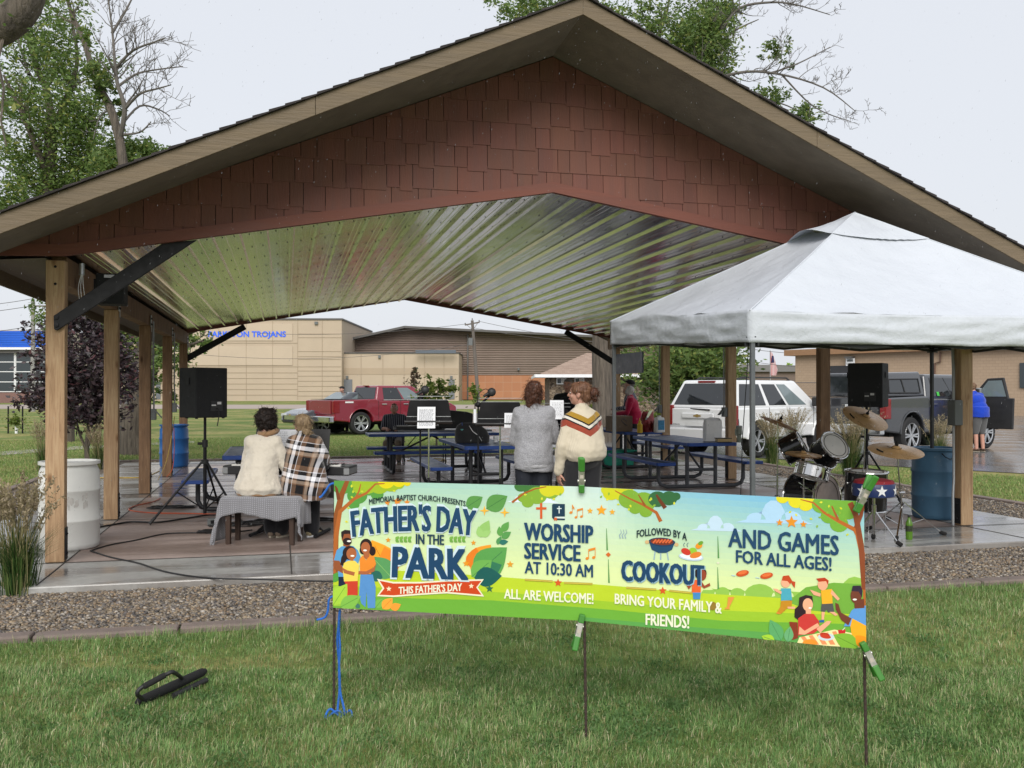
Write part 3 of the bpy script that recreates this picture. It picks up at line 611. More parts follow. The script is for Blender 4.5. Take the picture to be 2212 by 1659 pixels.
fm = mat('flag_cloth', (.4, .1, .1), .8); nt, b = base_of(fm); wv = nd(nt, 'ShaderNodeTexWave', bands_direction='X', inp={'Scale': 2.2}); nt.links.new(coords(nt, (1, 1, .12), (0, R(9), 0)), wv.inputs[0]); r = ramp(nt, wv.outputs['Fac'], [(.48, (.42, .08, .08)), (.52, (.6, .58, .58))]); nt.links.new(r.outputs[0], b.inputs['Base Color'])
z1 = at(0, 760, 95).z - ZL; mb = MB(); mb.loft([(.35, 0, z1 - 2.4, .32, .1), (.42, 0, z1 - 1.8, .42, .14), (.3, 0, z1 - 1.1, .3, .14), (.2, 0, z1 - .5, .2, .1), (.08, 0, z1, .06, .05)], 12); mb.build('flag', fm, t, smooth=True)
MB().box((.2, -.12, z1 - .75), (.32, .1, .7), taper=(.5, .6)).build('star_field', mat('navy_cloth', (.02, .025, .08), .8), t)
t = thing('chain_link_fence', 'grey chain link fence behind the white car', 'fence', (*at(1650, 842, 68)[:2], ZL), -YAW)
fmm = mat('fence_wire', (.12, .12, .12), .6, .5); mb = MB()
for z in (.05, 1.2, 2.2): mb.tube([(-3.2, 0, z), (4.2, 0, z)], .025, 5)
for k in range(62): x = -3.2 + k * .12; mb.tube([(x, 0, .05), (min(4.2, x + 2.15), 0, min(2.2, .05 + (4.2 - x)))], .006, 3); mb.tube([(x, 0, .05), (max(-3.2, x - 2.15), 0, min(2.2, .05 + (x + 3.2)))], .006, 3)
mb.build('wire_mesh', fmm, t)
for x in (-3.2, -.8, 1.7, 4.2): MB().tube([(x, 0, 0), (x, 0, 2.3)], .035, 6).build('fence_post', galv, t)
# ---------------------------------------------------------------- vehicles (local x forward, origin under the rear bumper)
tyre_m = mat('tyre_rubber', (.022, .022, .023), .8, var=.2, scale=30, bmp=.4); rim_m = mat('alloy_rim', (.60, .61, .62), .3, .9, var=.05); chrome = mat('chrome', (.72, .73, .74), .12, 1.0, var=.03, rvar=.04)
lamp_r = mat('red_lamp', (.20, .008, .010), .15, spec=.7, var=.2, scale=12); under = mat('underbody', (.012, .012, .012), .8); tint = mat('tinted_glass', (.016, .019, .022), .05, rvar=.03, spec=.9, var=.1); clearg = mat('pale_glass', (.16, .20, .21), .06, rvar=.03, spec=.9, var=.15, scale=2)
plast = mat('black_plastic', (.02, .02, .021), .55, bmp=.1)
def wheel(parent, x, y, r, w=.26, spokes=6):
    sg = 1 if y > 0 else -1; M = Matrix.Translation((x, y, r)) @ Matrix.Rotation(R(-90 * sg), 4, 'X')
    t = MB().lathe([(r * .68, -w / 2), (r * .90, -w / 2), (r, -w * .36), (r, w * .36), (r * .92, w / 2), (r * .70, w / 2), (r * .68, w * .3), (r * .68, -w / 2)], 36, M, cap=False).build('wheel', tyre_m, parent, smooth=True)
    mb = MB(); mb.lathe([(r * .70, w * .40), (r * .66, w * .44), (r * .64, w * .1), (0, w * .08)], 32, M, 1, cap=False); mb.lathe([(r * .15, w * .1), (r * .14, w * .40), (0, w * .42)], 16, M, 0); mb.lathe([(r * .72, w * .42), (r * .69, w * .5), (r * .64, w * .45)], 32, M, 0, cap=False)
    for k in range(spokes):
        for da in (-.13, .13):
            a = 2 * math.pi * k / spokes; p0 = Vector((math.cos(a + da * 1.6) * r * .12, math.sin(a + da * 1.6) * r * .12, w * .38)); p1 = Vector((math.cos(a + da) * r * .67, math.sin(a + da) * r * .67, w * .44))
            mb.bar(M @ p0, M @ p1, r * .085, w * .10, 0, up=M.to_3x3() @ Vector((0, 0, 1)))
    mb.build('rim', [rim_m, under], t); return t
def arch(xc, r, zb, n=10, inv=False):
    pts = [(xc + r * math.cos(math.pi * i / n), max(zb, zb + 0 + (r) * math.sin(math.pi * i / n))) for i in range(n + 1)]; return pts
def vehicle(name, label, loc, rz, paint, spec):
    t = thing(name, label, spec['cat'], loc, rz, 'vehicles in the parking lot'); W = spec['w'] / 2; zb = spec['zb']
    ax, ar, wr = spec['axles'], spec['ar'], spec['wr']
    prof = list(spec['top']) + [(p[0], p[1]) for p in arch(ax[1], ar, zb)] + [(p[0], p[1]) for p in arch(ax[0], ar, zb)]
    MB().prism([(x, z) for x, z in prof], -W, W).build('body', paint, t, bevel=.045, seg=3)
    (a0, a1, az_, ah), (b0, b1, bz, bh) = spec['cab']
    cab = [(a0, -ah, az_), (a1, -ah, az_), (a1, ah, az_), (a0, ah, az_), (b0, -bh, bz), (b1, -bh, bz), (b1, bh, bz), (b0, bh, bz)]
    MB().add(cab, [(0, 3, 2, 1), (4, 5, 6, 7), (0, 1, 5, 4), (1, 2, 6, 5), (2, 3, 7, 6), (3, 0, 4, 7)]).build('cabin', paint, t, bevel=.06, seg=3)
    def pane(nm, q, u0, u1, v0, v1, m, skew=(0, 0), off=.012):
        q = [Vector(p) for p in q]; P = lambda u, v: (q[0] * (1 - u) + q[1] * u) * (1 - v) + (q[3] * (1 - u) + q[2] * u) * v
        nrm = (q[1] - q[0]).cross(q[3] - q[0]).normalized(); c = [P(u0, v0), P(u1, v0), P(u1 + skew[1], v1), P(u0 + skew[0], v1)]
        mb = MB(); mb.add([p + nrm * off for p in c] + [p - nrm * .01 for p in c], [(0, 1, 2, 3), (7, 6, 5, 4), (0, 4, 5, 1), (1, 5, 6, 2), (2, 6, 7, 3), (3, 7, 4, 0)]); return mb.build(nm, m, t, bevel=.02)
    right = [cab[0], cab[1], cab[5], cab[4]]; left = [cab[2], cab[3], cab[7], cab[6]]
    for (u0, u1, sk, m) in spec['side']:
        pane('side_window', right, u0, u1, .10, .86, m, sk); pane('side_window', left, 1 - u1, 1 - u0, .10, .86, m, (-sk[1], -sk[0]))
    pane('rear_window', [cab[3], cab[0], cab[4], cab[7]], .07, .93, .12, .88, tint); pane('windshield', [cab[1], cab[2], cab[6], cab[5]], .05, .95, .06, .92, clearg)
    for x in ax:
        for s in (-1, 1): wheel(t, x, s * (W - .14), wr, .27, spec.get('spokes', 6))
    MB().box(((ax[0] + ax[1]) / 2, 0, zb + .12), (ax[1] - ax[0] + ar * 2 + .2, W * 1.5, .4)).build('underbody', under, t)
    for x in ax:
        for s in (-1, 1):
            n = 12; mb = MB(); mb.tube([(x + (ar + .01) * math.cos(math.pi * i / n), s * (W - .015), zb + (ar + .01) * math.sin(math.pi * i / n)) for i in range(n + 1)], .045, 8, flat=.6); mb.build('wheel_arch', spec.get('archm', paint), t, smooth=True)
    for x in spec['seams']: 
        for s in (-1, 1): MB().box((x, s * (W + .001), (zb + spec['belt']) / 2 + .05), (.012, .006, spec['belt'] - zb - .1)).build('door_seam', under, t)
    for x in spec['handles']:
        for s in (-1, 1): MB().box((x, s * (W + .02), spec['belt'] - .14), (.22, .035, .045)).build('door_handle', spec.get('handm', paint), t, bevel=.012)
    for s in (-1, 1):
        MB().box((spec['mirror'], s * (W + .16), spec['belt'] + .13), (.12, .26, .24)).build('mirror', spec.get('mirm', plast), t, bevel=.03)
        l = spec['lamp']; MB().box((l[0] + .05, s * (W - l[3] / 2 + .015), (l[1] + l[2]) / 2), (.26, l[3], l[2] - l[1])).build('taillight', lamp_r, t, bevel=.02)
    mb = MB(); bz0, bz1 = spec['bumper']; mb.box((.03, 0, (bz0 + bz1) / 2), (.22, W * 2 - .06, bz1 - bz0)); mb.build('bumper', spec['bumpm'], t, bevel=.04)
    g = spec['gate']; MB().box((g[0], 0, (g[1] + g[2]) / 2), (.03, W * 2 - g[3], g[2] - g[1])).build('tailgate', paint, t, bevel=.015)
    gz, gh = spec.get('grille', (.82, .42)); MB().box((spec['L'] - .02, 0, gz), (.08, W * 1.5, gh)).build('grille', plast, t, bevel=.02)
    for s in (-1, 1): MB().box((spec['L'] - .06, s * (W - .22), gz + .13), (.12, .4, gh * .5)).build('headlight', mat('headlamp', (.5, .52, .54), .1, spec=.8), t, bevel=.03)
    return t
def paint(name, col, rough=.22): return mat(name, col, rough, .0, var=.04, scale=2, coat=.8, rvar=.03, spec=.6)
pick = dict(cat='pickup', L=5.85, w=1.98, zb=.50, axles=(1.28, 4.98), ar=.52, wr=.445, belt=1.33, top=[(.14, .56), (.10, 1.36), (1.98, 1.40), (2.05, 1.34), (4.3, 1.31), (5.5, 1.22), (5.80, 1.08), (5.85, .7), (5.75, .5)],
            cab=((1.96, 4.62, 1.32, .95), (2.16, 3.78, 1.94, .77)), side=[(.13, .47, (-.01, .02), tint), (.50, .88, (.0, -.10), clearg)], seams=(2.05, 3.05, 4.2), handles=(2.3, 3.3), mirror=4.0, lamp=(.16, .86, 1.34, .16), bumper=(.48, .74), bumpm=chrome, gate=(.085, .82, 1.35, .36), handm=chrome)
redp = paint('dark_red_paint', (.22, .012, .028)); loc = at(686, 842, 34.8); 
hd = heading(42); tr = vehicle('pickup_truck', 'dark red crew cab pickup parked on the grass behind the tables', (loc.x, loc.y, ZL + .01), hd, redp, pick)
tr.scale = (1, 1, .945); MB().box((1.05, 0, 1.392), (1.75, 1.6, .012)).build('dark_bed_sheet', plast, tr); MB().box((.05, .55, .62), (.05, .5, .2)).build('bumper_vent', plast, tr); MB().box((.05, -.55, .62), (.05, .5, .2)).build('bumper_vent', plast, tr)  # flat dark sheet over the closed bed stands for its dark inside
mb = MB(); [mb.bar((2.28, s * .965, 1.36), (4.2, s * .965, 1.36), .02, .03) for s in (-1, 1)]; mb.build('window_trim', chrome, tr)
MB().box((.75, -1.0, 1.28), (.35, .012, .06)).build('badge', white, tr); MB().box((2.12, 0, 1.93), (.1, .3, .03)).build('brake_light', lamp_r, tr)
suv = dict(cat='car', L=5.2, w=2.0, zb=.46, axles=(1.15, 4.15), ar=.47, wr=.40, belt=1.22, top=[(.12, .52), (.04, .9), (.10, 1.22), (3.9, 1.22), (5.0, 1.08), (5.18, .9), (5.2, .6), (5.1, .46)],
           cab=((.08, 4.05, 1.20, .97), (.42, 3.2, 1.90, .74)), side=[(.07, .37, (.02, .0), tint), (.41, .61, (.0, .0), tint), (.64, .86, (.0, -.09), clearg)], seams=(1.62, 2.55, 3.7), handles=(1.95, 2.85), mirror=3.6, lamp=(.10, .78, 1.28, .22), bumper=(.44, .72), bumpm=None, gate=(.055, .76, 1.19, .34), spokes=5)
whp = paint('white_car_paint', (.74, .75, .76)); suv['bumpm'] = whp; pl = at(1506, 842, 23.0)
sv = vehicle('parked_suv', 'large white estate car parked on the wet lot, seen from behind', (pl.x, pl.y, ZL + .02), heading(42), whp, suv)
for s in (-1, 1): MB().tube([(.8, s * .62, 1.90), (.95, s * .62, 1.97), (3.0, s * .62, 1.97), (3.15, s * .62, 1.90)], .022, 6).build('roof_rail', plast, sv)
MB().box((.02, 0, 1.02), (.05, .95, .13)).build('plate_panel', whp, sv, bevel=.02); MB().box((.0, 0, .82), (.03, .62, .1)).build('plate_recess', whp, sv)
MB().add([(-.012, a, b_) for a, b_ in ((-.11, 1.0), (-.04, 1.0), (-.04, .985), (.04, .985), (.04, 1.0), (.11, 1.0), (.11, 1.04), (.04, 1.04), (.04, 1.06), (-.04, 1.06), (-.04, 1.04), (-.11, 1.04))], [tuple(range(12))]).build('emblem', mat('gold_emblem', (.5, .33, .10), .35, .7), sv, fix=False)
MB().bar((.06, .25, 1.19), (.03, -.35, 1.17), .03, .03).build('rear_wiper', plast, sv); MB().box((.40, 0, 1.86), (.06, .5, .05)).build('brake_light', lamp_r, sv)
mb = MB(); add_text(mb, 'SUBURBAN', Matrix.Translation((.034, .93, .78)) @ Matrix.Rotation(R(-90), 4, 'Z'), .36, .035); mb.build('lettering', plast, sv)
dkp = paint('charcoal_paint', (.035, .037, .042)); pk2 = dict(pick); pk2.update(archm=dkp, handm=dkp, side=[(.13, .47, (-.01, .02), tint), (.50, .88, (.0, -.10), tint)], bumpm=chrome); pd_ = at(1830, 842, 24.2)
dt = vehicle('pickup_truck', 'charcoal pickup with topper and its front door open', (pd_.x, pd_.y, ZL + .02), heading(36), dkp, pk2); dt.scale = (1.03, 1.03, 1.07)
MB().add([(.12, -.93, 1.38), (1.97, -.93, 1.40), (1.97, .93, 1.40), (.12, .93, 1.38), (.24, -.80, 1.96), (1.97, -.78, 2.0), (1.97, .78, 2.0), (.24, .80, 1.96)], [(0, 3, 2, 1), (4, 5, 6, 7), (0, 1, 5, 4), (1, 2, 6, 5), (2, 3, 7, 6), (3, 0, 4, 7)]).build('bed_topper', dkp, dt, bevel=.05)
for s in (-1, 1):
    q = [Vector(p) for p in ((.35, s * .917, 1.48), (1.75, s * .912, 1.48), (1.75, s * .838, 1.82), (.45, s * .838, 1.80))]; 
    MB().add([p + Vector((0, s * .012, 0)) for p in q], [(0, 1, 2, 3)]).build('topper_window', tint, dt); MB().tube([p + Vector((0, s * .015, 0)) for p in q], .018, 6, closed=True).build('window_frame', plast, dt); MB().bar(q[0].lerp(q[1], .5) + Vector((0, s * .02, 0)), q[3].lerp(q[2], .42) + Vector((0, s * .02, 0)), .03, .02).build('window_bar', plast, dt)
MB().add([(.135, -.72, 1.45), (.135, .72, 1.45), (.215, .66, 1.88), (.215, -.66, 1.88)], [(0, 1, 2, 3)]).build('topper_rear_glass', tint, dt)
mb = MB(); mb.prism([(-.09, 1.2), (.09, 1.2), (.08, 1.02), (0, .94), (-.08, 1.02)], 0, .02, Matrix.Translation((.05, 0, 0)) @ Matrix.Rotation(R(-90), 4, 'Z')); mb.build('shield_emblem', chrome, dt)
mb = MB(); mb.prism([(-.055, 1.17), (-.02, 1.15), (.02, 1.15), (.055, 1.17), (.05, 1.08), (.02, 1.02), (0, .99), (-.02, 1.02), (-.05, 1.08)], 0, .006, Matrix.Translation((.044, 0, 0)) @ Matrix.Rotation(R(-90), 4, 'Z')); mb.build('emblem_relief', plast, dt)
MB().add([(2.5, -.955, 1.40), (2.62, -.95, 1.40), (2.62, -.925, 1.5), (2.5, -.925, 1.5)], [(0, 1, 2, 3)]).build('green_sticker', mat('green_sticker', (.05, .45, .06), .5), dt)
# the open passenger door, hinged at its front edge
hx, hy = 4.15, -.99; A = R(-86); M = Matrix.Translation((hx, hy, 0)) @ Matrix.Rotation(A, 4, 'Z')
door = MB().prism([(0, .56), (1.05, .56), (1.08, 1.34), (.95, 1.34), (.83, 1.86), (.42, 1.84), (0, 1.36)], -.05, .05, M).build('front_door', plast, dt, bevel=.02)
MB().prism([(.14, 1.38), (.90, 1.38), (.79, 1.79), (.45, 1.78)], -.058, .058, M).build('window', clearg, door)
MB().prism([(.1, .95), (.98, .95), (.98, 1.02), (.1, 1.02)], .05, .09, M).build('armrest', mat('grey_plastic', (.09, .09, .09), .6), door); MB().prism([(.25, 1.1), (.9, 1.1), (.9, 1.25), (.25, 1.25)], .05, .07, M).build('door_panel', mat('grey_plastic', (.09, .09, .09), .6), door)
MB().prism([(.05, 1.36), (.32, 1.36), (.32, 1.6), (.05, 1.6)], -.2, -.08, M).build('mirror', mat('mirror_face', (.35, .37, .38), .1, .6), door, bevel=.03)
MB().box((3.65, -.93, .98), (.95, .12, .9)).build('door_opening', under, dt)
gy = paint('silver_grey_paint', (.075, .085, .10)); car = dict(suv); car.update(grille=(.56, .26), L=4.65, w=1.84, zb=.38, axles=(.95, 3.75), ar=.38, wr=.34, belt=.98, top=[(.1, .45), (.05, .8), (.15, .98), (3.1, 1.02), (4.2, .90), (4.55, .76), (4.65, .5), (4.55, .38)], cab=((.25, 3.5, .97, .88), (.7, 2.45, 1.58, .66)), seams=(1.4, 2.3, 3.1), handles=(1.5, 2.4), mirror=2.9, lamp=(.16, .72, .95, .2), bumper=(.4, .6), bumpm=gy, gate=(.075, .62, .96, .36))
# nose of the silver car at x=597
nose = at(628, 842, 35.5); hg = heading(218); dv = Vector((math.cos(hg), math.sin(hg), 0)); lc = nose - dv * 4.65
gc = vehicle('parked_car', 'silver grey car half hidden behind the dark red pickup', (lc.x, lc.y, ZL + .01), hg, gy, car)
MB().box((4.67, 0, .62), (.03, 1.0, .16)).build('chrome_bar', chrome, gc); MB().add([(4.69, a, b_) for a, b_ in ((-.1, .70), (-.035, .70), (-.035, .69), (.035, .69), (.035, .70), (.1, .70), (.1, .735), (.035, .735), (.035, .75), (-.035, .75), (-.035, .735), (-.1, .735))], [tuple(range(12))]).build('emblem', MATS['gold_emblem'], gc, fix=False)
# ---------------------------------------------------------------- trees and plants
def translucent(m, f):
    nt, b = base_of(m); tr = nt.nodes.new('ShaderNodeBsdfTranslucent'); mx = nd(nt, 'ShaderNodeMixShader', inp={0: f}); src = b.inputs['Base Color'].links[0].from_socket
    nt.links.new(src, tr.inputs[0]); nt.links.new(b.outputs[0], mx.inputs[1]); nt.links.new(tr.outputs[0], mx.inputs[2]); nt.links.new(mx.outputs[0], nt.nodes['Material Output'].inputs[0])
bark = mat('grey_bark', (.12, .10, .08), .9, var=.62, scale=15, stretch=(1, 1, .1), bmp=1.0, bscale=26, bdist=.05)
deadm = mat('bare_twig', (.13, .118, .105), .9, var=.2, scale=6); leafm = mat('green_leaf', (1, 1, 1), .5, var=.1, scale=3, attr='tint', spec=.4)
translucent(leafm, .45)
purpm = mat('purple_leaf', (1, 1, 1), .4, var=.1, scale=3, attr='tint', spec=.5); grassm = mat('grass_blade', (1, 1, 1), .6, var=.05, scale=3, attr='tint', spec=.3); translucent(grassm, .3); translucent(purpm, .25)
def smooth_path(pts, k=4):
    out = []; n = len(pts)
    for i in range(n - 1):
        p0, p1, p2, p3 = pts[max(0, i - 1)], pts[i], pts[i + 1], pts[min(n - 1, i + 2)]
        for j in range(k):
            t = j / k; out.append(.5 * ((2 * p1) + (p2 - p0) * t + (2 * p0 - 5 * p1 + 4 * p2 - p3) * t * t + (3 * p1 - p0 - 3 * p2 + p3) * t ** 3))
    return out + [pts[-1]]
def twigs(mb, path, r0, r1, n, length, depth, ends, rnd, up=.35, rmin=.012, spread=1.0):
    """branches off a limb; collects twig ends"""
    m = len(path)
    for k in range(n):
        t = rnd.uniform(.18, 1.0); i = min(m - 2, int(t * (m - 1))); p = path[i].lerp(path[i + 1], t * (m - 1) - i); d = (path[i + 1] - path[i]).normalized()
        side = Vector((rnd.gauss(0, 1), rnd.gauss(0, 1), rnd.gauss(0, .8))); side = (side - d * side.dot(d)).normalized()
        dr = (d * .7 + side * spread + Vector((0, 0, up))).normalized(); L = length * rnd.uniform(.5, 1.15) * (1.15 - .5 * t)
        pts = [p]; q = p.copy()
        for s in range(5):
            dr = (dr + Vector((rnd.gauss(0, .16), rnd.gauss(0, .16), rnd.gauss(0, .13) + .05))).normalized(); q = q + dr * (L / 5); pts.append(q.copy())
        ra = max(rmin, (r0 + (r1 - r0) * t) * .5); mb.tube(pts, [max(rmin * .7, ra * (1 - s / 5.6)) for s in range(6)], 5, cap=False); ends.append(pts)
        if depth > 1: twigs(mb, pts, ra, rmin, rnd.randint(3, 5), L * .55, depth - 1, ends, rnd, up, rmin, spread)
def tint_green(n, P, base=((.13, .205, .052), (.19, .28, .075), (.32, .35, .095), (.085, .145, .04)), w=(.4, .33, .12, .15)):
    c = np.array(base)[rng.choice(len(base), n, p=w)] * rng.uniform(.75, 1.25, (n, 1)); return c
def clusters(spec, dep, leaf, mtint=tint_green, jd=1.2, per=1.0):
    """spec rows: picture x, y, radius x, radius y, leaf count"""
    C, k = [], dep / 2020
    for (x, y, ax, ay, n) in spec:
        c = at(x, y, dep + random.uniform(-jd, jd)); n = int(n * per); sub = max(5, n // 24)
        sc = rng.normal(size=(sub, 3)) * np.array([ax * k * .5, max(ax, ay) * k * .45, ay * k * .5]); own = sc[rng.integers(0, sub, n)] + rng.normal(size=(n, 3)) * min(ax, ay) * k * .21
        C.append(own + np.array(c))
    C = np.concatenate(C); return C
def leaves(name, C, size, m, cols, parent, flat=.6):
    V, F = leaf_cloud(C, size, flat); return np_mesh(name, V, [F], m, np.repeat(cols, 4, 0), parent)
def tree(name, label, base, dep, trunk, limbs, spec, leaf, group, lm=None, tint=None, per=1.0, seed=3, jd=1.2):
    rnd = random.Random(seed); t = thing(name, label, 'tree', (base[0], base[1], ZL), 0, group); mb = MB(); dd = MB(); ends, dead = [], []
    pth = smooth_path([at(x, y, dep) for x, y, r in trunk]); rs = np.interp(np.linspace(0, 1, len(pth)), np.linspace(0, 1, len(trunk)), [r for *_, r in trunk])
    pth[0].z = ZL - .05; mb.tube(pth, list(rs), 14)
    for (pts, r0, r1, n, L, depth, bare) in limbs:
        q = [at(x, y, dep + dz) for x, y, dz in pts]; path = smooth_path(q); tgt = dd if bare else mb
        tgt.tube(path, list(np.linspace(r0, r1, len(path))), 8, cap=False); twigs(tgt, path, r0, r1, n, L, depth, dead if bare else ends, rnd, rmin=.0075 if bare else .012)
    mb.build('trunk', bark, t, smooth=True, world=True, fix=False)
    if dd.v: dd.build('bare_branches', deadm, t, smooth=True, world=True, fix=False)
    C = [clusters(spec, dep, leaf, jd=jd, per=per)]
    e = [p[-1] for p in ends] + [p[3] for p in ends]
    if e: E_ = np.array([tuple(p) for p in e]); C.append(np.repeat(E_, 9, 0) + rng.normal(size=(len(E_) * 9, 3)) * .17)
    C = np.concatenate(C); leaves('crown', C, leaf, lm or leafm, (tint or tint_green)(len(C), C), t); return t
G = 'big park trees'
tree('tree', 'leafy tree rising behind the left roof slope, trunk hidden by the front left post', at(140, 842, 30), 30, [(140, 955, .30), (136, 700, .27), (114, 500, .25), (103, 417, .23), (110, 283, .19)],
     [([(110, 283, 0), (100, 200, .5), (75, 140, .6), (55, 60, 1), (40, -40, 1)], .14, .04, 12, 1.6, 2, False), ([(105, 390, 0), (70, 300, -.6), (40, 230, -1), (5, 160, -1.4)], .12, .03, 9, 1.5, 2, False),
      ([(110, 283, 0), (140, 215, -.3), (165, 130, -.6), (150, 30, -.8)], .12, .03, 9, 1.4, 2, False), ([(110, 420, 0), (170, 360, .4), (205, 325, .6)], .09, .03, 6, 1.2, 2, False), ([(100, 430, 0), (50, 380, .4), (-20, 350, .8)], .08, .02, 6, 1.2, 2, True), ([(60, 160, 0), (30, 60, .4), (10, -30, .8)], .05, .02, 5, 1.2, 2, True)],
     [(150, 240, 75, 70, 2600), (95, 250, 70, 60, 1500), (60, 110, 55, 50, 900), (110, 90, 50, 55, 900), (130, 150, 40, 40, 600), (170, 330, 60, 55, 1700), (60, 380, 60, 60, 1500), (140, 390, 90, 50, 2300), (30, 430, 50, 40, 900), (10, 320, 40, 50, 600), (190, 260, 30, 50, 700), (20, 200, 40, 60, 600), (80, 20, 60, 40, 700), (60, 320, 40, 30, 500), (210, 395, 50, 40, 900), (30, 470, 60, 40, 900), (115, 640, 45, 40, 500), (95, 690, 30, 30, 200)], .068, G, seed=4, per=1.25)
tree('tree', 'partly dead tree with bare grey branches above the roof, leaning trunk between left posts', at(290, 842, 24.3), 24.3, [(291, 978, .40), (286, 930, .36), (293, 870, .34), (314, 800, .31), (322, 690, .27), (300, 520, .18), (270, 380, .13), (257, 300, .11)],
     [([(257, 300, 0), (237, 233, 0), (205, 170, .3), (180, 90, .5), (150, 20, .6), (130, -60, .6)], .12, .035, 10, 1.0, 2, False), ([(257, 300, 0), (268, 235, -.3), (252, 180, -.3), (246, 130, -.3), (240, 60, 0), (228, -30, .2)], .075, .016, 16, 1.6, 3, True),
      ([(268, 235, -.3), (300, 202, -.6), (340, 190, -.8), (368, 182, -1)], .04, .012, 11, 1.1, 2, True), ([(250, 188, -.3), (290, 160, -.2), (330, 150, 0), (394, 142, .2)], .04, .012, 12, 1.1, 2, True), ([(246, 148, -.3), (285, 108, -.5), (335, 88, -.7), (356, 80, -.8)], .04, .012, 12, 1.1, 2, True), ([(262, 268, 0), (300, 228, .4), (340, 235, .6), (366, 250, .7)], .035, .012, 10, 1.0, 2, True), ([(258, 290, 0), (300, 285, -.3), (325, 262, -.4)], .035, .012, 5, .6, 2, True), ([(240, 70, 0), (270, 20, .2), (290, -20, .3)], .04, .014, 6, .8, 2, True), ([(240, 235, 0), (215, 250, .1), (200, 300, .1)], .03, .012, 4, .5, 2, True), ([(320, 690, 0), (345, 730, -.8), (400, 745, -1.5), (440, 735, -2)], .08, .02, 7, .8, 2, False), ([(318, 740, 0), (280, 720, .3), (230, 690, .6), (190, 660, .8)], .12, .05, 6, .9, 2, False)],
     [(222, 195, 22, 35, 420), (205, 160, 24, 25, 220), (185, 80, 16, 22, 120), (265, 330, 55, 32, 1700), (310, 325, 45, 26, 900), (245, 235, 18, 25, 300), (335, 350, 30, 14, 300), (230, 350, 45, 25, 800), (345, 390, 26, 14, 250), (330, 720, 60, 40, 900), (375, 755, 45, 30, 420), (425, 740, 25, 16, 260), (345, 790, 40, 50, 700), (285, 760, 45, 50, 800), (250, 700, 60, 40, 900), (370, 850, 16, 22, 120), (310, 840, 30, 25, 240), (190, 650, 50, 30, 500)], .062, G, seed=8, per=1.35)
tree('tree', 'tall tree behind the right roof slope, thick trunk near the back right posts', at(1303, 842, 30.5), 30.5, [(1303, 955, .37), (1302, 850, .335), (1301, 740, .33), (1312, 600, .30), (1345, 420, .26), (1395, 280, .22)],
     [([(1395, 280, 0), (1470, 170, .4), (1525, 60, .8), (1545, -40, 1)], .16, .05, 12, 1.3, 2, False), ([(1395, 280, 0), (1500, 140, -.4), (1560, 60, -.8), (1600, 15, -.8), (1665, 3, -1), (1720, 8, -1), (1795, 30, -1)], .08, .012, 20, 1.3, 3, True), ([(1400, 290, 0), (1480, 200, -.8), (1590, 157, -1.2), (1680, 158, -1.4), (1780, 188, -1.6), (1850, 240, -1.6)], .07, .011, 24, 1.4, 3, True), ([(1660, 158, -1.3), (1720, 138, -1), (1795, 100, -.6)], .035, .012, 8, .8, 2, True), ([(1690, 160, -1.4), (1760, 230, -1.2), (1840, 262, -1)], .03, .012, 8, .8, 2, True), ([(1385, 300, 0), (1420, 90, .4), (1440, 30, .6), (1450, -30, .8)], .09, .02, 10, 1.2, 2, False), ([(1380, 310, 0), (1300, 120, 1), (1200, 60, 1.5), (1120, 20, 2)], .10, .02, 9, 1.2, 2, False), ([(1430, 240, 0), (1540, 260, .5), (1650, 215, .8), (1740, 245, 1)], .06, .016, 9, .9, 2, True), ([(1500, 140, 0), (1580, 70, .2), (1640, 40, .2)], .05, .014, 8, .9, 2, True)],
     [(1505, 115, 60, 60, 2300), (1540, 60, 50, 55, 1500), (1475, 70, 50, 45, 900), (1450, 190, 70, 70, 2600), (1520, 170, 60, 45, 1500), (1120, 22, 45, 30, 500), (1170, 10, 60, 26, 500), (1250, 10, 60, 30, 500), (1330, 30, 40, 40, 400), (1405, 55, 26, 26, 220), (1400, 20, 40, 26, 300), (1560, 20, 40, 30, 600), (1680, 105, 42, 20, 260), (1672, 208, 34, 26, 330), (1640, 215, 30, 22, 240), (1742, 243, 34, 22, 340), (1330, 250, 70, 50, 900), (1355, 800, 34, 45, 150), (1365, 760, 30, 20, 120)], .068, G, seed=12, per=1.8)
tree('tree', 'round dark green tree behind the post left of the white car', at(1490, 842, 42), 42, [(1490, 925, .22), (1490, 870, .2), (1492, 830, .16)], [([(1492, 850, 0), (1450, 810, 0), (1420, 790, 0)], .09, .03, 6, 1.2, 2, False), ([(1492, 840, 0), (1540, 790, 0), (1560, 760, 0)], .09, .03, 6, 1.2, 2, False)],
     [(1500, 790, 90, 45, 5200), (1450, 815, 55, 40, 2600), (1540, 770, 60, 35, 2400), (1545, 815, 50, 40, 2000), (1410, 815, 30, 30, 900), (1500, 755, 60, 24, 1500), (1480, 850, 60, 26, 1300)], .12, 'smaller trees beyond the shelter', seed=5)
def tint_purple(n, P): return np.array([(.055, .038, .046), (.085, .058, .066), (.12, .055, .06), (.035, .026, .032), (.10, .10, .095)])[rng.choice(5, n, p=(.35, .27, .1, .2, .08))] * rng.uniform(.7, 1.3, (n, 1))
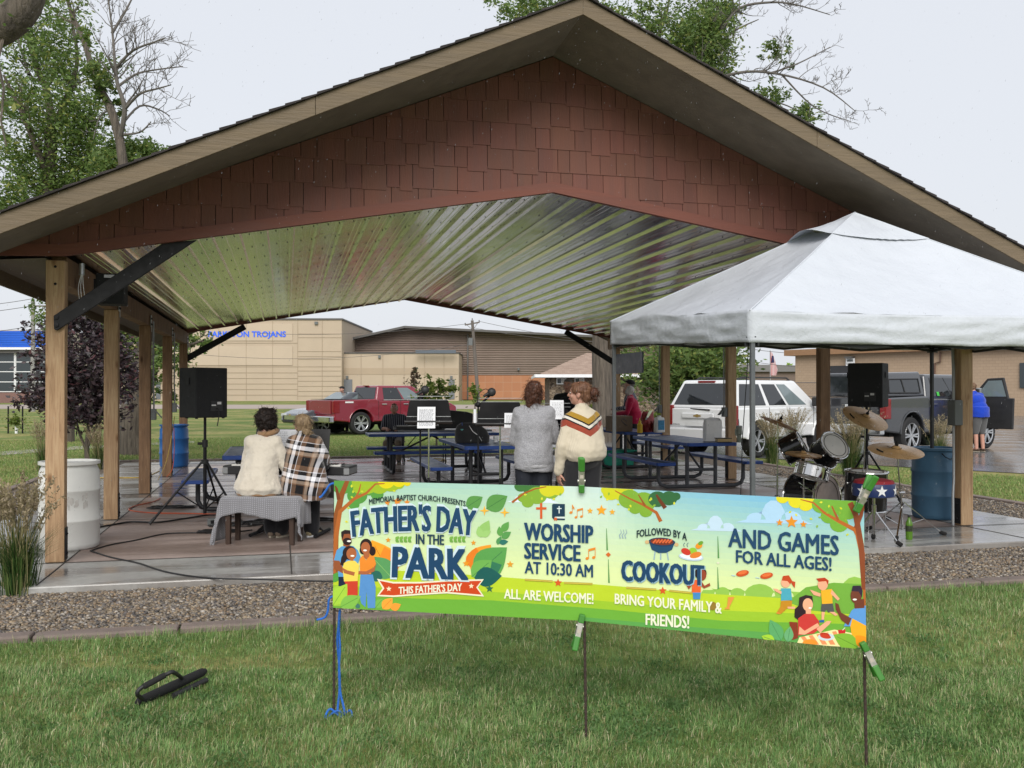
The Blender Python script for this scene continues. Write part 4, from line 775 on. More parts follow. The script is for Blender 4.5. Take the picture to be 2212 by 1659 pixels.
tree('purple_leaf_tree', 'small dark purple leaved tree behind the two nearest left posts', at(188, 842, 20), 20, [(190, 1004, .055), (188, 960, .05), (196, 900, .045), (200, 800, .03)],
     [([(188, 975, 0), (170, 930, .1), (160, 880, .2), (130, 800, .3), (100, 720, .3)], .03, .012, 7, .6, 2, False), ([(190, 965, 0), (212, 910, -.1), (235, 840, -.2), (255, 780, -.2)], .03, .012, 7, .6, 2, False), ([(196, 900, 0), (190, 780, .2), (185, 690, .2)], .03, .012, 7, .6, 2, False), ([(170, 930, 0), (110, 890, .1), (70, 860, .1)], .02, .01, 5, .4, 2, False)],
     [(185, 760, 75, 70, 2400), (215, 820, 70, 70, 2300), (160, 840, 65, 60, 2000), (115, 800, 45, 45, 900), (95, 740, 40, 30, 330), (80, 850, 30, 28, 380), (110, 880, 40, 25, 500), (255, 790, 40, 45, 900), (275, 840, 28, 35, 500), (180, 690, 40, 30, 500), (215, 890, 45, 30, 800), (165, 900, 45, 26, 700), (60, 700, 22, 16, 50), (110, 690, 26, 18, 80), (225, 730, 50, 30, 800)], .062, 'smaller trees beyond the shelter', lm=purpm, tint=tint_purple, seed=6, jd=.5, per=.62)
tint_light = lambda n, P: tint_green(n, P, ((.16, .22, .04), (.22, .27, .06), (.10, .16, .03)), (.5, .25, .25)); tint_dry = lambda n, P: tint_green(n, P, ((.14, .09, .06), (.09, .07, .05), (.08, .09, .04)), (.5, .25, .25))
SG = 'young saplings in the field'
tree('sapling', 'bright green sapling in front of the dark red pickup hood', at(944, 842, 27), 27, [(943, 935, .03), (944, 890, .025), (946, 840, .014)], [([(944, 890, 0), (925, 868, 0), (912, 862, 0)], .014, .01, 3, .3, 1, False), ([(945, 870, 0), (965, 845, 0), (975, 835, 0)], .014, .01, 3, .3, 1, False)], [(945, 838, 22, 18, 260), (925, 865, 20, 12, 150), (965, 845, 18, 14, 150), (945, 865, 18, 14, 140), (920, 880, 12, 8, 60)], .07, SG, tint=tint_light, seed=2, jd=.2)
tree('sapling', 'thin reddish half dry sapling in front of the low tan wing', at(895, 842, 60), 60, [(895, 872, .05), (895, 830, .04), (894, 798, .02)], [([(895, 850, 0), (902, 825, 0)], .03, .015, 3, .6, 1, False), ([(895, 845, 0), (888, 826, 0)], .03, .015, 3, .6, 1, False)], [(894, 802, 8, 8, 70), (897, 818, 10, 10, 90), (893, 835, 10, 8, 80)], .12, SG, tint=tint_dry, seed=3, jd=.2)
tree('sapling', 'slim green sapling with white trunk guard beside the leaning utility pole', at(1026, 842, 45), 45, [(1026, 915, .04), (1026, 880, .03), (1025, 838, .02)], [([(1026, 870, 0), (1032, 850, 0)], .02, .012, 3, .4, 1, False)], [(1024, 845, 12, 10, 160), (1028, 862, 8, 9, 90), (1023, 835, 7, 6, 50)], .10, SG, tint=tint_light, seed=4, jd=.2)
tp = at(1025.5, 842, 44.9); o = MB().tube([(0, 0, 0), (0, 0, .75)], .07, 8).build('trunk_guard', white, bpy.data.objects['sapling.002']); 
t = tree('sapling', 'drooping yellow green sapling tied between two dark stakes at far left', at(36, 842, 36), 36, [(36, 938, .03), (36, 915, .025), (36, 900, .015)], [([(36, 912, 0), (30, 902, 0), (22, 912, 0)], .012, .01, 3, .3, 1, False), ([(36, 905, 0), (44, 905, 0), (50, 918, 0)], .012, .01, 3, .3, 1, False)], [(33, 908, 12, 10, 160), (42, 916, 8, 12, 90)], .06, SG, tint=tint_light, seed=5, jd=.1)
for x, l in ((18, 'left dark stake beside the drooping sapling'), (49, 'right dark stake beside the drooping sapling')): p = at(x, 842, 36); tag(MB().tube([(p.x, p.y, ZL), (p.x, p.y, ZL + 1.05)], .03, 6).build('tree_stake', black), l, 'stake', 'stakes by the sapling')
MB().tube([(0, 0, 0), (0, 0, .5)], .06, 8).build('trunk_guard', white, t)
# near tree whose limb enters the top left corner
t = thing('tree', 'close old tree outside the frame, its thick bent limb crossing the top left corner', 'tree', (*at(-620, 842, 7.5)[:2], ZL), 0, G)
mb = MB(); pth = smooth_path([at(-620, 1310, 7.5), at(-615, 800, 7.5), at(-600, 300, 7.5), at(-640, -300, 7.5)]); mb.tube(pth, list(np.linspace(.36, .25, len(pth))), 14)
pth = smooth_path([at(-600, 330, 7.5), at(-400, 220, 7.2), at(-150, 120, 7.0), at(0, 55, 7), at(52, 8, 7), at(66, -50, 7), at(60, -150, 7.1), at(90, -260, 7.2)], 6); rs = list(np.linspace(.17, .075, len(pth))); mb.tube(pth, rs, 12)
for pts in ([(10, 55, 7), (-8, 130, 6.9), (6, 190, 6.9), (0, 260, 6.8), (12, 315, 6.8)], [(-40, 90, 7), (-30, 180, 7), (-12, 240, 7)], [(55, 0, 7), (60, -40, 6.9), (40, -90, 6.9)]): mb.tube([at(*p) for p in pts], list(np.linspace(.014, .006, len(pts))), 6)
mb.build('trunk', bark, t, smooth=True, world=True, fix=False)
C = np.concatenate([np.array(at(x, y, 7)) + rng.normal(size=(n, 3)) * s for x, y, n, s in ((-10, 20, 60, .10), (10, 5, 60, .1), (2, 210, 26, .05), (5, 255, 20, .05), (10, 300, 14, .03), (-60, -40, 150, .3))])
leaves('crown', C, .035, leafm, tint_green(len(C), C), t)
# far clumps of trees on the skyline
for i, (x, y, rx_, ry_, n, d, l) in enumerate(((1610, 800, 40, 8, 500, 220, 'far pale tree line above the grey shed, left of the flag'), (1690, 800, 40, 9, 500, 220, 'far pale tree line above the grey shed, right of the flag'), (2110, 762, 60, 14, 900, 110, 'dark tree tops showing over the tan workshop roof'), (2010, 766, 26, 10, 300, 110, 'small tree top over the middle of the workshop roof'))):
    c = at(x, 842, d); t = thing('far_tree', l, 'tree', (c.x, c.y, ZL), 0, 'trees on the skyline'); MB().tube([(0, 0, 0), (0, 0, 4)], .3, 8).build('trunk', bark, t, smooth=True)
    C = clusters([(x, y, rx_, ry_, n), (x, y + 8, rx_ * .8, ry_, n)], d, 1); leaves('crown', C, .55, leafm, tint_green(len(C), C) * (2.2 if d > 200 else 1.2), t)  # farthest crowns tinted lighter, painting in distance haze
# flower bed and shrubs beyond the tables
t = thing('flower_bed', 'patch of yellow and orange daylilies beyond the red shirted woman', 'flowers', (*at(1460, 842, 34)[:2], ZL)); C = clusters([(1455, 893, 40, 14, 1100), (1240, 888, 16, 10, 300), (1470, 905, 50, 12, 700), (1290, 895, 14, 14, 250)], 34, .06)
leaves('foliage', C, .10, leafm, tint_light(len(C), C), t); C2 = clusters([(1455, 886, 36, 9, 330), (1288, 893, 14, 10, 160)], 33.6, .06); leaves('blossoms', C2, .06, leafm, np.array([(.75, .45, .02), (.8, .6, .05), (.7, .3, .02)])[rng.integers(0, 3, len(C2))], t)
def plumes(name, label, base, h, spread, n, dry, group='ornamental grass clumps', heads=True, dark=1.0, nb=None):
    t = thing(name, label, 'ornamental grass', base, 0, group); nb = nb or n
    P = np.zeros((nb, 3)); a = rng.uniform(0, 6.28, nb); r = np.abs(rng.normal(0, .06, nb)); P[:, 0] = np.cos(a) * r; P[:, 1] = np.sin(a) * r
    L = h * rng.uniform(.35, .8, nb); V, q, tr = blades(P, a + rng.normal(0, .5, nb), L, .008, rng.uniform(.08, .85, nb) * spread, .4)
    col = np.array([(.05, .11, .025), (.09, .155, .04), (.03, .07, .018), (.15, .18, .06)])[rng.integers(0, 4, nb)] * dark
    np_mesh('blades', V + np.array(base), [q, tr], grassm, np.repeat(col, 5, 0), t)
    if not heads: return t
    ns = int(n * .17); st = MB(); C = []
    for k in range(ns):
        aa = random.uniform(0, 6.28); ln = random.uniform(.06, .42) * spread; L = h * random.uniform(.78, 1.05); p0 = Vector((random.gauss(0, .05), random.gauss(0, .05), 0)); dv = Vector((math.cos(aa), math.sin(aa), 0)); pts = [p0 + (Vector((0, 0, 1)) * math.cos(ln * u) + dv * math.sin(ln * u)) * (L * u) for u in (0, .35, .7, .9, 1.0)]
        st.tube(pts, [.003, .003, .0025, .002, .0015], 3, cap=False)
        for u in np.linspace(.72, 1.02, 34): ang = ln * u * 1.05; C.append(tuple(p0 + (Vector((0, 0, 1)) * math.cos(ang) + dv * math.sin(ang)) * (L * u) + Vector((random.gauss(0, .012), random.gauss(0, .012), random.gauss(0, .01)))))
    st.build('stems', mat('straw', (.22, .19, .09), .7), t, fix=False)
    C = np.array(C) + np.array(base); leaves('seed_heads', C, .016, grassm, np.array([(.42, .34, .22), (.34, .28, .19), (.30, .25, .14)])[rng.integers(0, 3, len(C))] * rng.uniform(.7, 1.2, (len(C), 1)), t, 1.5); return t
p = gd(38, 1288, ZL); plumes('feather_grass', 'tall feathery grass clump on the gravel at the left front corner', (p.x, p.y, ZL), .98, 1.0, 420, 1, nb=560)
p = gd(95, 1020, ZL); plumes('feather_grass', 'left of two thin feathery grass clumps behind the white barrel', (p.x, p.y, ZL), 1.05, .8, 260, 1)
p = gd(212, 1015, ZL); plumes('feather_grass', 'right of two thin grass clumps, below the purple tree', (p.x, p.y, ZL), .95, .9, 260, 1)
p = gd(1668, 1003, ZL); plumes('feather_grass', 'feathery grass clump left of the drum kit behind the canopy leg', (p.x, p.y, ZL), 1.15, 1.0, 460, 1)
p = gd(1838, 1033, ZL); plumes('feather_grass', 'biggest feathery grass clump directly behind the drums by the post', (p.x, p.y, ZL), 1.35, 1.2, 560, 1)
p = gd(1712, 985, ZL); plumes('feather_grass', 'feathery grass clump behind the tilted left cymbal', (p.x, p.y, ZL), 1.2, 1.0, 380, 1)
p = gd(2030, 1000, ZL); plumes('feather_grass', 'feathery grass clump beyond the right blue barrel', (p.x, p.y, ZL), 1.1, 1.0, 360, 1)
p = gd(1452, 1010, ZL); plumes('feather_grass', 'small dark grass tuft under the far table by the post', (p.x, p.y, ZL), .6, 1.0, 120, 1, heads=False)
# ---------------------------------------------------------------- picnic tables
bluec = mat('blue_coated_metal', (.015, .06, .27), .38, var=.12, scale=12, spec=.6, rvar=.08); greyp = mat('grey_coated_pipe', (.07, .075, .085), .5, var=.2, scale=10, bmp=.1); darkp = mat('dark_coated_pipe', (.022, .023, .027), .45, var=.2, scale=10)
meshm = mat('blue_mesh_plate', (.02, .045, .15), .4); nt, b = base_of(meshm)      # diamond perforations
wv1 = nd(nt, 'ShaderNodeTexWave', bands_direction='X', inp={'Scale': 9.0}); wv2 = nd(nt, 'ShaderNodeTexWave', bands_direction='X', inp={'Scale': 9.0})
nt.links.new(coords(nt, (1, 1, 1), (0, 0, R(32))), wv1.inputs[0]); nt.links.new(coords(nt, (1, 1, 1), (0, 0, R(-32))), wv2.inputs[0])
mxn = nd(nt, 'ShaderNodeMath', operation='MAXIMUM'); nt.links.new(wv1.outputs['Fac'], mxn.inputs[0]); nt.links.new(wv2.outputs['Fac'], mxn.inputs[1]); r = ramp(nt, mxn.outputs[0], [(.5, (.008, .012, .022)), (.72, (.055, .10, .24))]); nt.links.new(r.outputs[0], b.inputs['Base Color']); bb = bump(nt, mxn.outputs[0], .5, .006); nt.links.new(bb.outputs[0], b.inputs['Normal'])
def picnic(label, x0, y0, L, rot=0.0, pipe_m=None, fr=None, W=.80):
    """x0, y0: near left corner of the top; long side along local y"""
    fr = fr or bluec; pm = pipe_m or darkp; t = thing('picnic_table', label, 'picnic table', (x0, y0, 0), rot, 'blue picnic tables under the shelter')
    def plate(nm, xa, xb, ya, yb, z, h):
        p = MB().box(((xa + xb) / 2, (ya + yb) / 2, z - .012), (xb - xa - .03, yb - ya - .03, .012)).build(nm, meshm, t)
        mb = MB(); 
        for c, s in ((((xa + xb) / 2, ya, z - h / 2), (xb - xa, .03, h)), (((xa + xb) / 2, yb, z - h / 2), (xb - xa, .03, h)), ((xa, (ya + yb) / 2, z - h / 2), (.03, yb - ya - .031, h)), ((xb, (ya + yb) / 2, z - h / 2), (.03, yb - ya - .031, h))): mb.box(c, s)
        mb.build('rim', fr, p, bevel=.006); return p
    plate('tabletop', 0, W, 0, L, .76, .055); plate('bench', -.50, -.20, .06, L - .06, .45, .05); plate('bench', W + .20, W + .50, .06, L - .06, .45, .05)
    for y in (.42, L - .42):
        r = .032; pts = [(-.34, y, .42), (-.34, y, .15), (-.30, y, .07), (-.20, y, .034), (W + .20, y, .034), (W + .30, y, .07), (W + .34, y, .15), (W + .34, y, .42)]
        MB().tube(pts, r, 10).build('bench_frame', pm, t, smooth=True)
        for x in (.16, W - .16): MB().tube([(x, y, .05), (x, y, .72)], r, 10).build('leg', pm, t, smooth=True)
        MB().tube([(.16, y, .30), (W - .16, y, .30)], r * .8, 8).build('crossbar', pm, t, smooth=True); MB().tube([(W / 2, y, .30), (W / 2, L / 2, .70)], .018, 8).build('brace', pm, t, smooth=True)
        MB().tube([(.02, y, .725), (W - .02, y, .725)], .022, 8).build('top_rail', pm, t, smooth=True)
    return t
picnic('blue picnic table behind the two seated women by the left speaker', -.70, 12.44, 2.0)
picnic('blue picnic table seen end on, with teal cup and black bag', 2.68, 13.66, 2.4)
t = picnic('blue picnic table standing crosswise, long side towards the banner behind the music stands', 4.15, 17.83, 2.5, R(90))
picnic('grey framed picnic table with the white paper bag on it', 6.26, 13.65, 2.4, 0, greyp, W=.82)
picnic('blue picnic table with mustard bottle and cardboard box', 6.66, 17.5, 2.3, W=.78)
# ---------------------------------------------------------------- barrels
def barrel(label, x, y, m, rim_z=.88, open_top=False, stain=False):
    t = thing('plastic_barrel', label, 'barrel', (x, y, 0), random.uniform(0, 3), 'plastic barrels at the posts'); r = .285
    prof = [(r - .03, 0), (r - .01, .02), (r, .06), (r, .27), (r + .012, .285), (r + .012, .30), (r, .315), (r, .57), (r + .012, .585), (r + .012, .60), (r, .615), (r - .005, .78), (r - .03, .835), (r - .022, .845), (r + .004, .85), (r + .004, .88), (r - .025, .882), (r - .03, .86)]
    prof += [(r - .035, .30), (0, .30)] if open_top else [(0, .855)]
    MB().lathe(prof, 40).build('body', m, t, smooth=True, angle=50)
    if stain:
        mb = MB(); rr_ = r + .0025
        for k in range(26):
            a = random.uniform(-.55, .55); z = random.gauss(.50, .035); w = random.uniform(.02, .07); h = random.uniform(.01, .035); vs = [(rr_ * math.sin(a + da), -rr_ * math.cos(a + da), z + dz) for da, dz in ((-w, -h), (0, -h * 1.4), (w, -h * .6), (w * .8, h), (-.2 * w, h * 1.3), (-w, h * .7))]; mb.add(vs, [tuple(range(6))])
        mb.build('torn_label', mat('label_residue', (.50, .48, .45), .9, var=.2, scale=40), t, fix=False); t.rotation_euler = (0, 0, R(18))
    return t
wpl = mat('white_plastic', (.66, .66, .63), .45, var=.06, scale=3, bmp=.05); bpl = mat('blue_plastic', (.022, .12, .36), .4, var=.1, scale=4, rvar=.08); bpl2 = mat('faded_blue_plastic', (.06, .15, .25), .5, var=.15, scale=4)
p = gd(146, 1186); barrel('white plastic barrel with torn label behind the front left post', p.x, p.y + .1, wpl, stain=True)
p = gd(374, 1010); barrel('bright blue plastic barrel by the far left posts', p.x, p.y + .2, bpl)
p = gd(2043, 1122); t = barrel('faded blue barrel behind the front right post', p.x, p.y + .18, bpl2, open_top=True)
MB().tube([(-.12, -.25, .82), (-.11, -.30, .78), (-.06, -.315, .755), (0, -.315, .76), (.03, -.29, .80)], .006, 6).build('wire_handle', black, t, smooth=True)
# ---------------------------------------------------------------- speakers on tripods
spk = mat('speaker_carpet', (.016, .0165, .018), .8, bmp=.3, bscale=200, var=.2, scale=20); grill = mat('speaker_panel', (.03, .03, .032), .5); labelw = mat('label_white', (.6, .6, .6), .6)
def stand(label, x, y, h, a0, spread=.62, hub=.75):
    t = thing('speaker_stand', label, 'speaker stand', (x, y, 0), a0, 'tripod speaker stands')
    MB().tube([(0, 0, .10), (0, 0, .95)], .021, 12).build('lower_pole', black, t, smooth=True); MB().tube([(0, 0, .9), (0, 0, h)], .017, 12).build('upper_pole', black, t, smooth=True)
    MB().lathe([(.021, .9), (.034, .905), (.034, .99), (.02, .995)], 14).build('collar', plast, t, smooth=True); MB().lathe([(.022, hub - .05), (.045, hub - .045), (.045, hub), (.022, hub + .005)], 14).build('hub', plast, t, smooth=True)
    MB().tube([(.03, 0, .95), (.085, 0, .95)], .016, 8).build('knob', plast, t, smooth=True)
    for k in range(3):
        a = 2 * math.pi * k / 3; c, s = math.cos(a), math.sin(a); l = MB().tube([(c * .04, s * .04, hub - .03), (c * spread, s * spread, .03)], .014, 8).build('leg', black, t, smooth=True)
        MB().tube([(c * (spread - .05), s * (spread - .05), .09), (c * (spread + .015), s * (spread + .015), .016)], .019, 8).build('rubber_foot', plast, l, smooth=True); MB().tube([(c * .02, s * .02, .16), (c * spread * .52, s * spread * .52, hub * .5)], .009, 6).build('strut', black, l, smooth=True)
    return t
def speaker(label, x, y, z, rz, w=.40, d=.36, h=.60):
    t = thing('loudspeaker', label, 'loudspeaker', (x, y, z), rz, 'loudspeakers on tripod stands'); W = w / 2
    MB().add([(-W, -d / 2, 0), (W, -d / 2, 0), (W * 1.22, d / 2, 0), (-W * 1.22, d / 2, 0), (-W, -d / 2, h), (W, -d / 2, h), (W * 1.22, d / 2, h), (-W * 1.22, d / 2, h)], [(0, 3, 2, 1), (4, 5, 6, 7), (0, 1, 5, 4), (1, 2, 6, 5), (2, 3, 7, 6), (3, 0, 4, 7)]).build('cabinet', spk, t, bevel=.012)
    MB().box((0, d / 2 + .008, h / 2), (w * 1.16, .02, h - .04)).build('grille', grill, t, bevel=.006); pnl = MB().box((.06, -d / 2 - .003, .14), (.15, .008, .12)).build('rear_panel', grill, t)
    MB().box((.09, -d / 2 - .009, .175), (.05, .004, .03)).build('label_plate', labelw, pnl); MB().box((.02, -d / 2 - .009, .15), (.055, .004, .014)).build('label_plate', labelw, pnl); MB().tube([(.06, -d / 2 - .01, .11), (.06, -d / 2 - .05, .10), (.065, -d / 2 - .055, .03), (.06, -d / 2 - .02, -.10)], .007, 6).build('plug', plast, pnl, smooth=True)
    for s in (-1, 1):
        hd_ = MB().box((s * (W * 1.12 + .002), 0, h * .73), (.006, .10, .08)).build('handle_recess', under, t); hd_.rotation_euler = (0, 0, 0)
        for yy in (-.13, .13): MB().lathe([(.018, 0), (.018, -.012), (.0, -.012)], 10, Matrix.Translation((s * W * .85, yy, 0))).build('foot', plast, t)
    return t
p = atx(443, 0, 11.35); stand('left tripod speaker stand beside the piano bench', p.x, p.y, 1.27, R(196)); speaker('left black loudspeaker above the two seated women', p.x, p.y, 1.265, R(30))
p = atx(1872, 0, 12.9); stand('right tripod speaker stand behind the floor drum', p.x, p.y, 1.37, R(110), .5); speaker('right black loudspeaker above the drum kit', p.x, p.y, 1.365, R(-40), .44, .38, .60)
# small speaker hung under the ceiling at front left
t = thing('hanging_speaker', 'small black speaker box hung under the ceiling at the front left post', 'loudspeaker', (-1.62, 9.95, 2.42)); MB().box((0, 0, .17), (.26, .26, .30)).build('cabinet', spk, t, bevel=.012); MB().box((-.14, 0, .16), (.04, .10, .22)).build('bracket', black, t); MB().box((0, -.134, .29), (.1, .006, .03)).build('label_plate', galv, t)
mb = MB(); t2 = thing('white_cable', 'thin white loops of cable below a grey conduit end at the front left post', 'cable', (-1.83, 9.6, 2.75)); MB().tube([(0, 0, .05), (0, 0, -.06)], .026, 10).build('conduit_end', galv, t2, smooth=True)
for a in (-.02, .0, .025): MB().tube(smooth_path([Vector((a * .3, 0, -.06)), Vector((a - .01, 0, -.18)), Vector((a, .01, -.30)), Vector((.0, .02, -.36)), Vector((.06, .03, -.36)), Vector((.09, .05, -.30))]), .0035, 5).build('cable_loop', white, t2, smooth=True)
# ---------------------------------------------------------------- piano bench, keyboard, stand
darkw = mat('dark_walnut', (.045, .026, .018), .45, var=.25, scale=12, stretch=(1, 1, .2)); 
BX = at(572, 842, 9.80); bz = -YAW + R(-10) + R(14)
ba = math.atan2(*(lambda d: (d.y, d.x))(CAMDIR(.985, -.10)))
t = thing('piano_bench', 'dark wooden bench under the grey dotted blanket', 'bench', (BX.x, BX.y, 0), ba)
MB().box((0, 0, .455), (.78, .30, .05)).build('seat', darkw, t, bevel=.008)
for x in (-.34, .34):
    for y in (-.125, .125): MB().box((x, y, .215), (.045, .045, .43), taper=(1.25, 1.25)).build('leg', darkw, t, bevel=.004)
blank = mat('grey_dotted_blanket', (.17, .17, .185), .9, sheen=.4, bmp=.5, bscale=60); nt, b = base_of(blank)
vo = nd(nt, 'ShaderNodeTexVoronoi', inp={'Scale': 46.0, 'Randomness': 0.0}); sxb = nd(nt, 'ShaderNodeSeparateXYZ'); nt.links.new(coords(nt), sxb.inputs[0]); adb = nd(nt, 'ShaderNodeMath', operation='ADD'); nt.links.new(sxb.outputs[1], adb.inputs[0]); nt.links.new(sxb.outputs[2], adb.inputs[1]); cbb = nd(nt, 'ShaderNodeCombineXYZ'); nt.links.new(sxb.outputs[0], cbb.inputs[0]); nt.links.new(adb.outputs[0], cbb.inputs[1]); vo.voronoi_dimensions = '2D'; nt.links.new(cbb.outputs[0], vo.inputs['Vector']); r = ramp(nt, vo.outputs['Distance'], [(.15, (.36, .36, .385)), (.26, (.185, .185, .20))]); nt.links.new(r.outputs[0], b.inputs['Base Color'])
t = thing('blanket', 'grey blanket with white dots draped over the piano bench', 'blanket', (BX.x, BX.y, 0), ba)
def drape():
    nx, ny = 60, 26; vs = []
    for j in range(ny + 1):
        for i in range(nx + 1):
            u, v = i / nx * 2 - 1, j / ny                       # u along the bench, v across: 0 front hem .. 1 back hem
            xl = u * (.62); zt = .492; hang = .20 + .035 * math.sin(u * 5) ; x = xl; z = zt; y = -.165 + v * .34
            if v < .42: q = (.42 - v) / .42; y = -.172 - .012 * math.sin(xl * 40) * q - .01 * q; z = zt - q * hang * (1.0 if abs(xl) < .4 else 1.0)
            else: y = -.165 + (v - .42) / .58 * .335
            if abs(xl) > .405:                                   # ends fold down
                e = (abs(xl) - .405) / .215; lg = (.47 if u < 0 else .30) ; x = math.copysign(.405 + .03 * min(1, e * 4) + .02 * math.sin(v * 14 + u) * e, u) ; z = min(z, zt - e * lg) if v >= .42 else z - e * (lg - .03)
                if u < 0: x -= .06 * e; y -= .04 * e * (1 - v)
            vs.append((x, y, z + .004 * math.sin(xl * 23 + v * 9)))
    n = nx + 1; return vs, [(j * n + i, j * n + i + 1, (j + 1) * n + i + 1, (j + 1) * n + i) for j in range(ny) for i in range(nx)]
o = MB(); o.add(*drape()); o = o.build('blanket_cloth', blank, t, smooth=True, angle=0, fix=False); sm = o.modifiers.new('thick', 'SOLIDIFY'); sm.thickness = .012
keyb = mat('keyboard_body', (.02, .02, .022), .4, bmp=.05); silver = mat('silver_plastic', (.22, .225, .23), .45, var=.05); ivory = mat('ivory_keys', (.7, .69, .66), .3)
paper = mat('printed_paper', (.72, .73, .76), .7, var=.02); ink = mat('print_ink', (.10, .10, .12), .8)
def sheet(parent, c, w, h, tilt, rz=0, lines=16, dense=True, wav=False):
    M = Matrix.Translation(c) @ Matrix.Rotation(rz, 4, 'Z') @ Matrix.Rotation(tilt, 4, 'X'); t = thing('sheet_music', parent, 'paper'); t.location = c
    M2 = Matrix.Rotation(rz, 4, 'Z') @ Matrix.Rotation(tilt, 4, 'X'); MB().box((0, 0, 0), (w, .002, h), M=M2).build('paper_sheet', paper, t)
    mb = MB(); y = -.0022
    for i in range(lines):
        z = h / 2 - .03 - i * (h - .05) / lines; x = -w / 2 + .02
        while x < w / 2 - .03:
            l = random.uniform(.006, .02); mb.box((x + l / 2, y, z), (l, .001, .0028), M=M2); x += l + random.uniform(.003, .012)
    mb.build('printed_lines', ink, t); return t
def keyboard(label, c, rz, L, D=.34, H=.10, sidecol=None):
    t = thing('keyboard', label, 'keyboard', c, rz, 'electric keyboards'); MB().box((0, 0, H / 2), (L, D, H)).build('body', keyb, t, bevel=.012)
    MB().box((0, -D * .25, H + .006), (L * .86, D * .45, .014)).build('white_keys', ivory, t)
    mb = MB(); n = 36; pat = [1, 1, 0, 1, 1, 1, 0]
    for k in range(n):
        if pat[k % 7]: mb.box((-L * .43 + (k + 1) * L * .86 / n, -D * .18, H + .018), (.012, D * .28, .014))
    mb.build('black_keys', keyb, t)
    for s in (-1, 1): MB().box((s * (L / 2 - .03), -.004, H * .45), (.062, D + .006, H * .7)).build('end_block', silver, t, bevel=.006)
    return t
KD = 10.35; kp = at(628, 842, KD); kz = ba
keyboard('black keyboard with grey ends in front of the two seated women', (kp.x, kp.y, .67), kz, 1.42)
t = thing('keyboard_stand', 'black crossed leg stand under the women\'s keyboard', 'keyboard stand', (kp.x, kp.y, 0), kz, 'keyboard stands')
for s in (-1, 1): MB().bar((-s * .36, 0.02 * s, .655), (s * .36, .02 * s, .03), .035, .035).build('leg', black, t); MB().tube([(s * .36, -.26, .025), (s * .36, .26, .025)], .02, 8).build('foot_bar', black, t, smooth=True); MB().tube([(s * .36, -.2, .65), (s * .36, .2, .65)], .016, 8).build('rest_bar', black, t, smooth=True)
t = thing('music_rest', 'black music rest standing on the women\'s keyboard', 'music rest', (kp.x, kp.y + .12, .77), kz); MB().box((.0, 0, .20), (.86, .012, .40), M=Matrix.Rotation(R(-14), 4, 'X')).build('rest_panel', plast, t, bevel=.004)
u = CAMDIR(1, -.1); 
for k, (dx, l) in enumerate(((-.13, 'left open page of music between the two seated women'), (.09, 'right page of music, mostly behind the plaid shawl'))): q = Vector((kp.x, kp.y + .09, .98)) + u * (dx - .0); sheet(l, q, .22, .36, R(-14), kz)
# ---------------------------------------------------------------- music stands and microphones
deskm = mat('matt_black', (.008, .008, .009), .75, spec=.2)
def music_stand(label, x, y, rz, h, w=.62, hh=.36, tilt=-16):
    t = thing('music_stand', label, 'music stand', (x, y, 0), rz, 'black music stands'); T = Matrix.Translation((0, 0, h)) @ Matrix.Rotation(R(tilt), 4, 'X')
    d = MB().prism([(-w / 2 - .02, -.0), (w / 2 + .02, 0), (w / 2 - .02, hh - .015), (w / 2 - .035, hh), (-w / 2 + .035, hh), (-w / 2 + .02, hh - .015)], -.004, .004, T).build('desk', deskm, t)
    MB().box((0, -.045, 0), (w + .05, .09, .018), M=T).build('tray', plast, t, bevel=.004)
    for z in (.075, .26, .30): MB().bar(T @ Vector((-w / 2 - .005, -.007, z)), T @ Vector((w / 2 + .005, -.007, z)), .006, .006).build('groove', galv, d)
    MB().tube([(0, .02, .62), (0, .02, h + .03)], .009, 10).build('upper_tube', chrome, t, smooth=True); MB().tube([(0, .02, .05), (0, .02, .66)], .014, 10).build('lower_tube', black, t, smooth=True)
    for k in range(3): a = 2 * math.pi * k / 3 + .5; MB().tube([(0, .02, .20), (.26 * math.cos(a), .02 + .26 * math.sin(a), .012)], .009, 6).build('leg', black, t, smooth=True)
    return t
def micstand(label, x, y, rz, top, tip, bend=.12):
    t = thing('microphone_stand', label, 'microphone stand', (x, y, 0), rz, 'microphone stands'); MB().tube([(0, 0, .02), (0, 0, top)], .010, 10).build('pole', black, t, smooth=True); MB().lathe([(.13, 0), (.13, .015), (.02, .03), (0, .03)], 20).build('base', black, t, smooth=True)
    MB().tube([(0, 0, top - .02), tip], .012, 8).build('boom', black, t, smooth=True); MB().tube(smooth_path([Vector((0, 0, top)), Vector((-.02 + tip[0] * .1, 0, top + .10)), Vector((tip[0] * .6, 0, tip[2] + .06)), Vector(tip)]), .004, 5).build('cable', black, t, smooth=True)
    MB().ell((0, 0, top), (.035, .03, .03), 10).build('clamp', black, t, smooth=True); return t
def mic(label, c, d):
    t = thing('microphone', label, 'microphone', c, 0, 'microphones over the music stands'); d = Vector(d).normalized(); MB().tube([-d * .10, -d * .03], [.013, .022], 10).build('handle', plast, t, smooth=True); MB().ell((0, 0, 0), (.047, .047, .047), 16).build('round_head', grill, t, smooth=True); return t
p = atx(926, 0, 10.0); music_stand('left music stand with a full page of music', p.x, p.y, -YAW + R(2), 1.24, .46, .26); q = at(921, 902, 9.93); sheet('white page on the left music stand', q, .19, .235, R(-16), -YAW + R(2), 22)
p = atx(1080, 0, 9.9); music_stand('right music stand beside the woman in grey', p.x, p.y, -YAW - R(3), 1.22, .46, .26); q = at(1104, 908, 9.82); sheet('small white page on the right music stand', q, .14, .16, R(-16), -YAW - R(3), 9)
